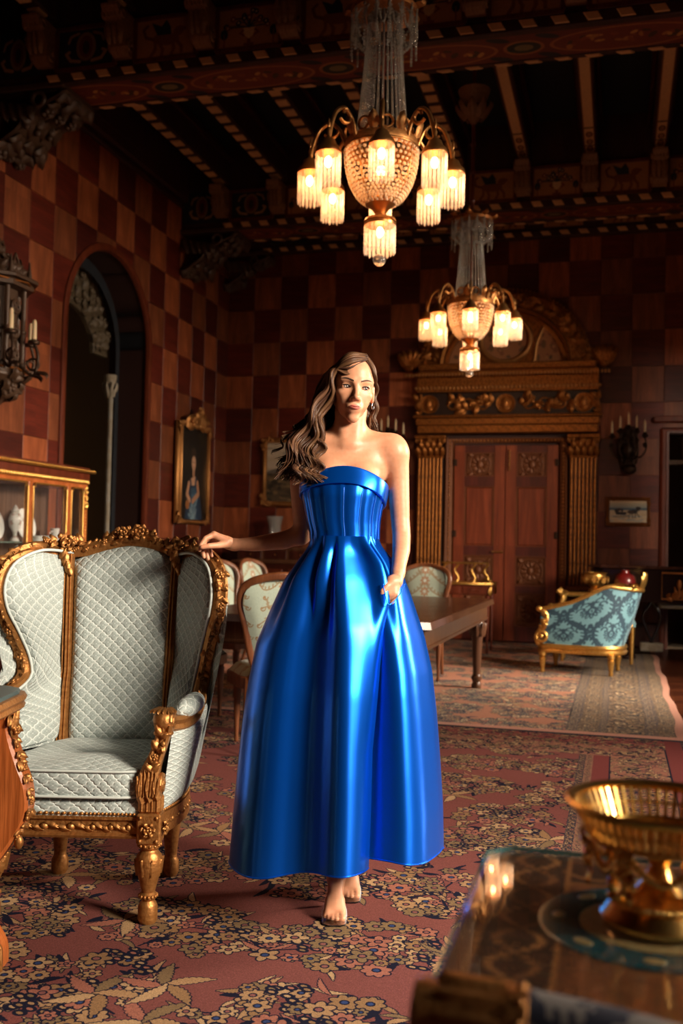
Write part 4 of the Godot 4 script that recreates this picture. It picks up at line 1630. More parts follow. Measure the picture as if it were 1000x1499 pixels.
func rugs() -> void:
	var pile := noise_tex("pile", 51, 0.16, 256, [Color(0.72, 0.72, 0.72), Color(0.93, 0.93, 0.93), Color(1, 1, 1)], 2)
	var px := {"detail_enabled": true, "detail_albedo": pile, "detail_blend_mode": BaseMaterial3D.BLEND_MODE_MUL, "detail_uv_layer": BaseMaterial3D.DETAIL_UV_1}
	var navy := srgb(24, 24, 38)
	var tans := [srgb(140, 110, 80), srgb(122, 94, 66), srgb(152, 124, 92), srgb(134, 86, 72), srgb(108, 88, 64)]
	var f1 := rug_field(5, 1536, srgb(104, 61, 57), tans, navy, srgb(44, 56, 92), 300.0)
	mat("rug_field", Color.WHITE, 0.95, 0, {"albedo_texture": f1, "metallic_specular": 0.15})
	mat("rug_border", Color.WHITE, 0.95, 0, {"albedo_texture": rug_border(9, srgb(124, 84, 70), tans, navy), "metallic_specular": 0.15})
	mat("rug_guard", Color.WHITE, 0.95, 0, {"albedo_texture": rug_border(14, srgb(44, 42, 54), tans, navy), "metallic_specular": 0.15})
	mat("rug_red", srgb(110, 56, 54), 0.95, 0, {"albedo_texture": pile, "metallic_specular": 0.15})
	mat("rug_red_border", Color.WHITE, 0.95, 0, {"albedo_texture": rug_border(20, srgb(112, 58, 54), tans, navy), "metallic_specular": 0.15})
	mat("rug_navy", srgb(30, 32, 46), 0.95, 0, {"albedo_texture": pile, "metallic_specular": 0.15})
	var pale := [srgb(176, 150, 116), srgb(162, 130, 96), srgb(190, 164, 132), srgb(150, 122, 100), srgb(118, 110, 98)]
	var f2 := rug_field(8, 1024, srgb(164, 116, 96), pale, srgb(62, 62, 74), srgb(92, 100, 106), 300.0)
	mat("rug_back_field", Color.WHITE, 0.95, 0, {"albedo_texture": f2, "metallic_specular": 0.15})
	mat("rug_back_border", Color.WHITE, 0.95, 0, {"albedo_texture": rug_border(10, srgb(120, 100, 82), pale, srgb(42, 50, 60)), "metallic_specular": 0.15})
	mat("rug_guard2", Color.WHITE, 0.95, 0, {"albedo_texture": rug_border(16, srgb(86, 82, 84), pale, srgb(54, 54, 62)), "metallic_specular": 0.15})
	mat("rug_pink", srgb(190, 140, 122), 0.95, 0, {"albedo_texture": pile, "metallic_specular": 0.15})
	mat("rug_slate", srgb(72, 72, 80), 0.95, 0, {"albedo_texture": pile, "metallic_specular": 0.15})
	# the near rug
	var a := thing("carpet", "red floral carpet with navy outlines under the woman and the wing armchair", "carpet")
	var z0 := -6.735
	var z1 := 1.2
	rug_strip(a, "field", -5.2, -0.2, z0 + 0.62, z1, 0.0, mats["rug_field"], false, 0.0, Vector2(2.7, 2.7))
	rug_strip(a, "guard_stripe", -0.2, -0.16, z0 + 0.62, z1, 0.0, mats["rug_guard"], true, 0.0, Vector2(0.24, 0.04))
	rug_strip(a, "guard_stripe", -0.16, -0.118, z0 + 0.62, z1, 0.0, mats["rug_border"], true, 0.0, Vector2(0.2, 0.042))
	rug_strip(a, "red_stripe", -0.118, -0.03, z0 + 0.62, z1, 0.0, mats["rug_red"], true, 0.0, Vector2(0.3, 0.3))
	rug_strip(a, "thin_line", -0.03, -0.022, z0 + 0.62, z1, 0.0, mats["rug_navy"], true)
	rug_strip(a, "main_border", -0.022, 0.29, z0 + 0.3, z1, 0.0, mats["rug_border"], true, 0.0, Vector2(0.9, 0.312))
	rug_strip(a, "thin_line", 0.29, 0.3, z0 + 0.3, z1, 0.0, mats["rug_navy"], true)
	rug_strip(a, "red_stripe", 0.3, 0.4, z0, z1, 0.0, mats["rug_red"], true, 0.0, Vector2(0.3, 0.3))
	rug_strip(a, "guard_stripe", 0.4, 0.52, z0, z1, 0.0, mats["rug_guard"], true, 0.0, Vector2(0.36, 0.12))
	rug_strip(a, "end_border", -5.2, -0.022, z0 + 0.3, z0 + 0.62, 0.0, mats["rug_border"], false, 0.0, Vector2(0.9, 0.32))
	rug_strip(a, "end_stripe", -5.2, 0.3, z0, z0 + 0.3, 0.0, mats["rug_red_border"], false, 0.0, Vector2(0.9, 0.3))
	var b := MB.new()
	b.box(Vector3(-2.34, -0.010, (z0 + z1) * 0.5), Vector3(5.7, 0.012, z1 - z0), 0.002)
	part(a, "backing", b, mats["rug_navy"])
	# the far rug, its edge a little wavy, lying over the end of the near one
	var c := thing("carpet", "paler worn carpet with wavy edge under the dining table", "carpet")
	z0 = -13.0
	z1 = -6.74
	var y := 0.008
	rug_strip(c, "field", -4.7, -0.32, z0, z1 - 0.1, y, mats["rug_back_field"], false, 0.0, Vector2(2.4, 2.4))
	rug_strip(c, "guard_stripe", -0.32, -0.235, z0, z1 - 0.1, y, mats["rug_guard2"], true, 0.008, Vector2(0.25, 0.085))
	rug_strip(c, "guard_stripe", -0.235, -0.1, z0, z1 - 0.1, y, mats["rug_back_border"], true, 0.008, Vector2(0.4, 0.135))
	rug_strip(c, "red_stripe", -0.1, -0.05, z0, z1 - 0.1, y, mats["rug_guard2"], true, 0.008, Vector2(0.15, 0.05))
	rug_strip(c, "main_border", -0.05, 0.2, z0, z1 - 0.1, y, mats["rug_back_border"], true, 0.008, Vector2(0.75, 0.25))
	rug_strip(c, "guard_stripe", 0.2, 0.29, z0, z1 - 0.1, y, mats["rug_guard2"], true, 0.01, Vector2(0.27, 0.09))
	rug_strip(c, "guard_stripe", 0.29, 0.4, z0, z1 - 0.1, y, mats["rug_back_border"], true, 0.011, Vector2(0.33, 0.11))
	rug_strip(c, "selvedge", 0.4, 0.455, z0, z1 - 0.1, y, mats["rug_pink"], true, 0.012, Vector2(0.3, 0.3))
	rug_strip(c, "end_stripe", -4.7, 0.44, z1 - 0.1, z1, y, mats["rug_pink"], false, 0.0, Vector2(0.4, 0.4))
	b = MB.new()
	b.box(Vector3(-2.13, 0.0, (z0 + z1) * 0.5), Vector3(5.12, 0.008, z1 - z0), 0.002)
	part(c, "backing", b, mats["rug_slate"])


func multi(parent: Node3D, called: String, m: Mesh, at: Array, material: Material) -> void:
	var mm := MultiMesh.new()
	mm.transform_format = MultiMesh.TRANSFORM_3D
	mm.mesh = m
	mm.instance_count = at.size()
	for i in at.size():
		mm.set_instance_transform(i, at[i])
	var o := MultiMeshInstance3D.new()
	o.name = called
	o.multimesh = mm
	o.material_override = material
	o.set_meta("kind", "stuff")
	parent.add_child(o, true)


func prism_fringe(r: float, h: float, count: int) -> ArrayMesh:
	# long cut drops hanging in a ring: top at y = 0
	var b := MB.new()
	for k in count:
		var a := TAU * k / count
		b.xf = Transform3D(Basis(Vector3.UP, -a), Vector3(cos(a) * r, 0, sin(a) * r))
		var w := PI * r / count * 0.78
		var d := 0.006
		var l := h * (1.0 if k % 2 == 0 else 0.97)
		var q := [Vector3(0, 0, -w), Vector3(d, 0, 0), Vector3(0, 0, w), Vector3(-d, 0, 0)]
		for i in 4:
			var j := (i + 1) % 4
			var n := Vector3(q[i].x + q[j].x, 0, q[i].z + q[j].z)
			b.face([q[i], q[j], q[j] - Vector3(0, l * 0.93, 0), q[i] - Vector3(0, l * 0.93, 0)], n)
			b.face([q[i] - Vector3(0, l * 0.93, 0), q[j] - Vector3(0, l * 0.93, 0), Vector3(0, -l, 0)], n)
	return b.mesh()


func chandelier(label: String, at: Vector3) -> void:
	var stem := 5.42
	var o := thing("chandelier", label, "chandelier", at, 0.0, "crystal chandeliers")
	var brass: Material = mats["brass"]
	# bowl of beads: ribs and rings
	var b := MB.new()
	var bowl := func(t: float) -> Vector2: return Vector2(0.05 + 0.155 * cos(t * PI * 0.5), 3.42 - 0.31 * sin(t * PI * 0.5))
	for k in 8:
		var p := []
		for i in 9:
			var q: Vector2 = bowl.call(i / 8.0)
			var a := TAU * (k + 0.5) / 8
			p.append(Vector3(cos(a) * q.x, q.y, sin(a) * q.x))
		b.tube(p, 0.006, 6)
	for q in [[0.205, 3.42], [0.15, 3.215]]:
		b.ring(Vector3(0, q[1], 0), Vector3.UP, q[0], 0.008, 30, 6)
	b.lathe([Vector2(0.0, 3.135), Vector2(0.075, 3.13), Vector2(0.085, 3.11), Vector2(0.05, 3.09), Vector2(0.03, 3.06), Vector2(0.04, 3.045), Vector2(0.085, 3.03), Vector2(0.092, 3.015), Vector2(0.08, 3.005), Vector2(0.0, 3.0)], 20)
	part(o, "bowl_frame", b, brass)
	b = MB.new()
	b.lathe([Vector2(0.155, 3.42), Vector2(0.2, 3.42), Vector2(0.208, 3.44), Vector2(0.2, 3.47), Vector2(0.16, 3.48)], 32)
	for k in 8:
		b.leaf(Vector3(cos(TAU * k / 8) * 0.19, 3.47, sin(TAU * k / 8) * 0.19), Vector3.UP, Vector3(cos(TAU * k / 8), 0, sin(TAU * k / 8)), 0.11, 0.06, 0.6)
		b.ring(Vector3(cos(TAU * (k + 0.5) / 8) * 0.17, 3.52, sin(TAU * (k + 0.5) / 8) * 0.17), Vector3(cos(TAU * (k + 0.5) / 8), 0, sin(TAU * (k + 0.5) / 8)), 0.035, 0.008, 12, 6)
	part(o, "crown_band", b, mats["gilt"])
	var oct := MB.new()
	oct.ball(Vector3.ZERO, Vector3.ONE, Basis.IDENTITY, 5, 3)
	var om := oct.mesh()
	var at_list := []
	for k in 40:
		for i in 17:
			var q: Vector2 = bowl.call((i + 0.5) / 17.0)
			var a := TAU * (k + 0.5 * (i % 2)) / 40
			if q.x < 0.1 and k % 2:
				continue
			at_list.append(Transform3D(Basis.IDENTITY.scaled(Vector3.ONE * 0.0105), Vector3(cos(a) * q.x, q.y, sin(a) * q.x)))
	multi(o, "bowl_beads", om, at_list, mats["crystal_bowl_lit"])
	b = MB.new()
	b.ball(Vector3.ZERO, Vector3(0.03, 0.035, 0.03), Basis.IDENTITY, 10, 8)
	var inner := part(o, "bowl_bulb", b, mats["glow"], Transform3D(Basis.IDENTITY, Vector3(0, 3.3, 0)))
	var gl := OmniLight3D.new()
	gl.name = "bowl_light"
	gl.light_color = Color(1.0, 0.70, 0.46)
	gl.light_energy = 0.07
	gl.light_size = 0.02
	gl.omni_range = 20.0
	gl.omni_attenuation = 2.0
	gl.shadow_enabled = true
	inner.add_child(gl, true)
	at_list = []
	for k in 28:
		var a := TAU * k / 28
		for i in 46:
			var f := i / 45.0
			var r := lerpf(0.15, 0.085, pow(f, 0.8))
			at_list.append(Transform3D(Basis.IDENTITY.scaled(Vector3(0.0072, 0.0085, 0.0072)), Vector3(cos(a) * r, lerpf(3.46, 4.2, f), sin(a) * r)))
	for k in 16:
		var a := TAU * k / 16
		for w in 2:
			for i in 20:
				var f := i / 19.0
				var r := 0.10 + 0.085 * sin(PI * f) if w == 0 else 0.185
				var aa := a + (TAU / 16 * f if w == 1 else 0.0)
				var y := 4.24 - 0.26 * f if w == 0 else 4.2 - 0.14 * sin(PI * f)
				at_list.append(Transform3D(Basis.IDENTITY.scaled(Vector3.ONE * 0.0085), Vector3(cos(aa) * r, y, sin(aa) * r)))
		for i in 14:
			at_list.append(Transform3D(Basis.IDENTITY.scaled(Vector3.ONE * 0.009), Vector3(cos(a) * 0.185, 4.2 - 0.019 * i, sin(a) * 0.185)))
	multi(o, "bead_strings", om, at_list, mats["crystal_bead"])
	b = MB.new()
	b.lathe([Vector2(0.0, 4.3), Vector2(0.05, 4.3), Vector2(0.1, 4.27), Vector2(0.19, 4.22), Vector2(0.185, 4.195), Vector2(0.08, 4.19)], 24)
	for k in 8:
		b.leaf(Vector3(cos(TAU * k / 8) * 0.15, 4.22, sin(TAU * k / 8) * 0.15), Vector3(cos(TAU * k / 8) * 0.7, 0.7, sin(TAU * k / 8) * 0.7), Vector3(cos(TAU * k / 8), 0, sin(TAU * k / 8)), 0.09, 0.06, 0.9)
	part(o, "top_canopy", b, mats["gilt_dim"])
	b = MB.new()
	b.tube([Vector3(0, 3.1, 0), Vector3(0, 4.3, 0)], 0.008, 8)
	b.tube([Vector3(0, 4.28, 0), Vector3(0, 6.2, 0)], 0.017, 8)
	for k in 4:
		b.ball(Vector3(0, 4.4 + k * 0.26, 0), Vector3(0.026, 0.034, 0.026))
	part(o, "stem", b, mats["mahogany"])
	b = MB.new()
	b.lathe([Vector2(0.02, stem - 0.32), Vector2(0.06, stem - 0.26), Vector2(0.1, stem - 0.2), Vector2(0.085, stem - 0.14), Vector2(0.13, stem - 0.06), Vector2(0.15, stem), Vector2(0.0, stem)], 16)
	for k in 8:
		b.leaf(Vector3(cos(TAU * k / 8) * 0.06, stem - 0.27, sin(TAU * k / 8) * 0.06), Vector3(cos(TAU * k / 8) * 0.4, 1, sin(TAU * k / 8) * 0.4), Vector3(cos(TAU * k / 8), 0, sin(TAU * k / 8)), 0.2, 0.08, 0.7)
	part(o, "ceiling_boss", b, mats["corbel"])
	# arms and lamps
	var fringe := prism_fringe(0.064, 0.185, 18)
	var face := atan2(-at.x, -at.z)
	for k in 8:
		var a := PI * 0.5 - face + TAU * k / 8
		var d := Vector3(cos(a), 0, sin(a))
		b = MB.new()
		var pts := [d * 0.2 + Vector3(0, 3.45, 0), d * 0.235 + Vector3(0, 3.53, 0), d * 0.29 + Vector3(0, 3.57, 0), d * 0.35 + Vector3(0, 3.53, 0), d * 0.385 + Vector3(0, 3.44, 0), d * 0.4 + Vector3(0, 3.36, 0)]
		b.tube(Array(smooth_path(pts, 4)), 0.012, 7)
		var curl := []
		for i in 14:
			var q := i / 13.0
			curl.append(d * (0.28 + cos(q * 5.5 + 0.6) * 0.05 * (1.0 - 0.65 * q)) + Vector3(0, 3.535 - sin(q * 5.5 + 0.6) * 0.05 * (1.0 - 0.65 * q), 0))
		b.tube(curl, 0.010, 6)
		part(o, "arm", b, brass)
		lamp(o, d * 0.4 + Vector3(0, 3.1, 0), 0.064, fringe, 0.2, 0.11)
	lamp(o, Vector3(0, 2.835, 0), 0.085, prism_fringe(0.085, 0.165, 20), 0.17, 0.12)
	b = MB.new()
	b.ball(Vector3(0, 2.80, 0), Vector3(0.036, 0.036, 0.036), Basis.IDENTITY, 16, 10)
	part(o, "crystal_ball", b, mats["crystal_ball"])


func lamp(o: Node3D, at: Vector3, r: float, fringe: ArrayMesh, h: float, energy: float) -> void:
	# gilt cap with a finial, a ring of prisms and a bulb; at = the bottom of the prisms
	var l := Node3D.new()
	l.name = "lamp"
	o.add_child(l, true)
	l.position = at
	var b := MB.new()
	b.lathe([Vector2(r + 0.004, h - 0.012), Vector2(r + 0.006, h), Vector2(r * 0.95, h + 0.02), Vector2(r * 0.7, h + 0.035), Vector2(r * 0.55, h + 0.06), Vector2(r * 0.2, h + 0.075), Vector2(0.008, h + 0.09), Vector2(0.012, h + 0.11), Vector2(0.004, h + 0.13), Vector2(0.009, h + 0.145), Vector2(0.0, h + 0.19)] if r < 0.075 else [Vector2(r + 0.004, h - 0.012), Vector2(r + 0.006, h), Vector2(r * 0.9, h + 0.015), Vector2(0, h + 0.02)], 16)
	part(l, "cap", b, mats["brass"])
	part(l, "prisms", fringe, mats["crystal"], Transform3D(Basis.IDENTITY, Vector3(0, h - 0.012, 0)))
	b = MB.new()
	b.ball(Vector3.ZERO, Vector3(0.022, 0.032, 0.022), Basis.IDENTITY, 10, 8)
	part(l, "bulb", b, mats["glow"], Transform3D(Basis.IDENTITY, Vector3(0, h * 0.72, 0)))
	var g := OmniLight3D.new()
	g.name = "lamp_light"
	g.light_color = Color(1.0, 0.70, 0.46)
	g.light_energy = energy
	g.light_size = 0.02
	g.omni_range = 20.0
	g.omni_attenuation = 2.0
	g.shadow_enabled = true
	g.position = Vector3(0, h * 0.72, 0)
	l.add_child(g, true)


func chandeliers() -> void:
	mat("crystal_ball", Color(1, 0.97, 0.92, 0.1), 0.03, 0, {"refraction_enabled": true, "refraction_scale": 0.05, "transparency": BaseMaterial3D.TRANSPARENCY_ALPHA})
	chandelier("larger, nearer crystal chandelier hanging over the middle of the room", Vector3(-1.3, 0, -5.36))
	chandelier("smaller-looking far crystal chandelier hanging in front of the lunette", Vector3(-1.32, 0, -9.02))


func gilt_frame(o: Node3D, w: float, h: float, wide: float, deep: float, m: Material, sd: int) -> void:
	# a moulded frame with carved corners, its back on z = 0
	var b := MB.new()
	var x := w * 0.5 - wide * 0.5
	var y := h * 0.5 - wide * 0.5
	b.sweep(PackedVector3Array([Vector3(-x, -y, 0), Vector3(x, -y, 0), Vector3(x, y, 0), Vector3(-x, y, 0)]), PackedVector2Array([Vector2(-wide * 0.5, 0), Vector2(-wide * 0.5, deep * 0.6), Vector2(-wide * 0.25, deep), Vector2(0, deep * 0.7), Vector2(wide * 0.3, deep * 0.55), Vector2(wide * 0.5, deep * 0.3), Vector2(wide * 0.5, 0)]), {"ring": true, "up": Vector3.BACK})
	for sx in [-1.0, 1.0]:
		for sy in [-1.0, 1.0]:
			carving(b, PackedVector3Array([Vector3(sx * x, sy * (y - wide * 1.5), deep * 0.7), Vector3(sx * x, sy * y, deep * 0.7), Vector3(sx * (x - wide * 1.5), sy * y, deep * 0.7)]), Vector3.BACK, wide * 0.5, wide * 0.4, sd)
	beads(b, PackedVector3Array([Vector3(-x, -y, deep * 0.75), Vector3(x, -y, deep * 0.75), Vector3(x, y, deep * 0.75), Vector3(-x, y, deep * 0.75), Vector3(-x, -y, deep * 0.75)]), wide * 0.14, wide * 0.4)
	part(o, "frame", b, m)


func canvas(o: Node3D, w: float, h: float, z: float, t: Texture2D, key: String) -> void:
	var b := MB.new()
	b.box(Vector3(0, 0, z - 0.006), Vector3(w, h, 0.012), 0.0)
	for i in b.t.size():
		b.t[i] = Vector2(b.v[i].x / w + 0.5, 0.5 - b.v[i].y / h)
	part(o, "canvas", b, mat(key, Color.WHITE, 0.35, 0, {"albedo_texture": t}))


func portrait_tex() -> Texture2D:
	var p := Pic.new(160, 200, srgb(24, 22, 18))
	var r := RandomNumberGenerator.new()
	r.seed = 4
	for k in 60:
		p.oval(r.randf() * 160, r.randf() * 200, r.randf_range(8, 22), r.randf_range(6, 14), r.randf() * 3, [srgb(30, 27, 20), srgb(22, 24, 22), srgb(36, 32, 22), srgb(20, 20, 17)][k % 4])
	p.poly(PackedVector2Array([Vector2(62, 110), Vector2(98, 104), Vector2(122, 150), Vector2(138, 200), Vector2(34, 200), Vector2(46, 150)]), srgb(34, 54, 74))
	p.poly(PackedVector2Array([Vector2(70, 132), Vector2(96, 128), Vector2(104, 200), Vector2(62, 200)]), srgb(56, 84, 104))
	for k in 40:
		p.line([Vector2(r.randf_range(50, 116), r.randf_range(140, 190)), Vector2(r.randf_range(50, 116), 199)], 1.4, [srgb(110, 140, 154), srgb(40, 66, 92), srgb(140, 160, 164)][k % 3])
	p.poly(PackedVector2Array([Vector2(66, 110), Vector2(92, 104), Vector2(88, 124), Vector2(72, 126)]), srgb(196, 150, 118))
	p.oval(80, 94, 6, 14, 0, srgb(186, 140, 108))
	p.oval(78, 70, 17, 21, 0.05, srgb(44, 34, 26))
	p.oval(79, 56, 15, 14, 0.0, srgb(52, 40, 30))
	p.oval(80, 76, 12, 16, 0, srgb(206, 160, 128))
	p.oval(75, 74, 2, 1.4, 0, srgb(60, 40, 32))
	p.oval(85, 74, 2, 1.4, 0, srgb(60, 40, 32))
	p.oval(80, 85, 3.5, 1.6, 0, srgb(160, 84, 74))
	p.line([Vector2(54, 122), Vector2(44, 146), Vector2(60, 158)], 6, srgb(196, 146, 112))
	p.line([Vector2(104, 118), Vector2(112, 142), Vector2(78, 160)], 6, srgb(180, 130, 98))
	p.oval(48, 168, 12, 10, 0, srgb(150, 96, 56))
	p.grain(0.18, r)
	return p.tex()


func landscape_tex() -> Texture2D:
	var p := Pic.new(200, 160, srgb(150, 132, 112))
	var r := RandomNumberGenerator.new()
	r.seed = 12
	for j in 70:
		p.rect(0, j, 200, 1, srgb(156, 140, 120).lerp(srgb(170, 150, 122), j / 70.0))
	for k in 40:
		p.oval(r.randf() * 200, r.randf_range(0, 66), r.randf_range(16, 40), r.randf_range(4, 9), 0, [srgb(168, 150, 130), srgb(142, 130, 116), srgb(176, 158, 134)][k % 3])
	p.rect(0, 78, 200, 82, srgb(70, 58, 44))
	for k in 90:
		p.oval(r.randf() * 200, r.randf_range(74, 160), r.randf_range(6, 22), r.randf_range(2, 6), 0, [srgb(60, 50, 38), srgb(88, 72, 52), srgb(46, 40, 32), srgb(104, 84, 58)][k % 4])
	p.poly(PackedVector2Array([Vector2(0, 78), Vector2(50, 66), Vector2(96, 74), Vector2(150, 62), Vector2(200, 76), Vector2(200, 82), Vector2(0, 84)]), srgb(90, 82, 74))
	p.grain(0.18, r)
	return p.tex()


func sleigh_tex() -> Texture2D:
	var p := Pic.new(220, 120, srgb(196, 178, 148))
	var r := RandomNumberGenerator.new()
	r.seed = 15
	for j in 50:
		p.rect(0, j, 220, 1, srgb(206, 180, 140).lerp(srgb(120, 140, 146), j / 50.0))
	p.rect(0, 40, 220, 12, srgb(70, 98, 116))
	for k in 40:
		p.oval(r.randf() * 220, r.randf_range(70, 120), r.randf_range(10, 30), 3, 0, [srgb(204, 190, 160), srgb(150, 160, 160), srgb(190, 170, 136)][k % 3])
	var dk := srgb(36, 32, 34)
	p.poly(PackedVector2Array([Vector2(28, 50), Vector2(44, 42), Vector2(56, 62), Vector2(98, 62), Vector2(100, 78), Vector2(40, 78)]), dk)
	p.line([Vector2(24, 88), Vector2(100, 86), Vector2(112, 76)], 2, dk)
	p.oval(56, 48, 9, 10, 0, srgb(60, 44, 40))
	p.oval(74, 52, 8, 9, 0, srgb(46, 42, 48))
	p.oval(140, 60, 26, 12, -0.1, dk)
	p.oval(166, 44, 9, 14, -0.7, dk)
	p.oval(176, 38, 9, 5, 0.5, dk)
	p.oval(124, 62, 20, 10, 0.1, srgb(70, 52, 44))
	for k in [[122, 72, 112, 94], [132, 72, 138, 94], [152, 70, 150, 94], [160, 68, 176, 88]]:
		p.line([Vector2(k[0], k[1]), Vector2(k[2], k[3])], 2.4, dk)
	p.line([Vector2(98, 66), Vector2(150, 52)], 1.2, dk)
	p.grain(0.18, r)
	return p.tex()


func candle_sconce(label: String, at: Vector3, mirror: float) -> void:
	# dark carved wall light with five candles
	var o := thing("wall_sconce", label, "wall light", at, 0.0, "dark candle sconces on the far wall")
	var b := MB.new()
	b.extrude(smooth2([Vector2(0, -0.42), Vector2(0.1, -0.3), Vector2(0.13, -0.1), Vector2(0.1, 0.1), Vector2(0, 0.2), Vector2(-0.1, 0.1), Vector2(-0.13, -0.1), Vector2(-0.1, -0.3)], 3, true), 0.0, 0.05, 0.02)
	carving(b, PackedVector3Array([Vector3(0, -0.4, 0.05), Vector3(0, 0.15, 0.05)]), Vector3.BACK, 0.1, 0.06, 8)
	b.ball(Vector3(0, -0.12, 0.1), Vector3(0.09, 0.1, 0.08))
	b.ball(Vector3(0.02, -0.36, 0.08), Vector3(0.09, 0.07, 0.07))
	part(o, "backplate", b, mats["bronze"])
	for k in 5:
		var x := (k - 2) * 0.1 * mirror
		var z := 0.2 + 0.06 * (1.0 - absf(k - 2.0) * 0.5)
		var y := [0.06, 0.12, 0.16, 0.12, 0.07][k] as float
		b = MB.new()
		b.tube(Array(smooth_path([Vector3(x * 0.2, -0.15, 0.08), Vector3(x * 0.7, -0.22, z), Vector3(x * 1.1, -0.1, z), Vector3(x, y - 0.04, z)], 4)), 0.011, 6)
		b.lathe([Vector2(0.0, y - 0.05), Vector2(0.03, y - 0.03), Vector2(0.045, y - 0.012), Vector2(0.03, y), Vector2(0.017, y + 0.03), Vector2(0, y + 0.03)], 10, Transform3D(Basis.IDENTITY, Vector3(x, 0, z)))
		b.leaf(Vector3(x, y - 0.1, z), Vector3(0, -1, 0.4), Vector3.BACK, 0.1, 0.05, 0.7)
		part(o, "branch", b, mats["bronze"])
		b = MB.new()
		b.lathe([Vector2(0.0, y + 0.01), Vector2(0.014, y + 0.012), Vector2(0.013, y + 0.15), Vector2(0.008, y + 0.165), Vector2(0.003, y + 0.19), Vector2(0, y + 0.19)], 10, Transform3D(Basis.IDENTITY, Vector3(x, 0, z)))
		part(o, "candle", b, mats["candle"])


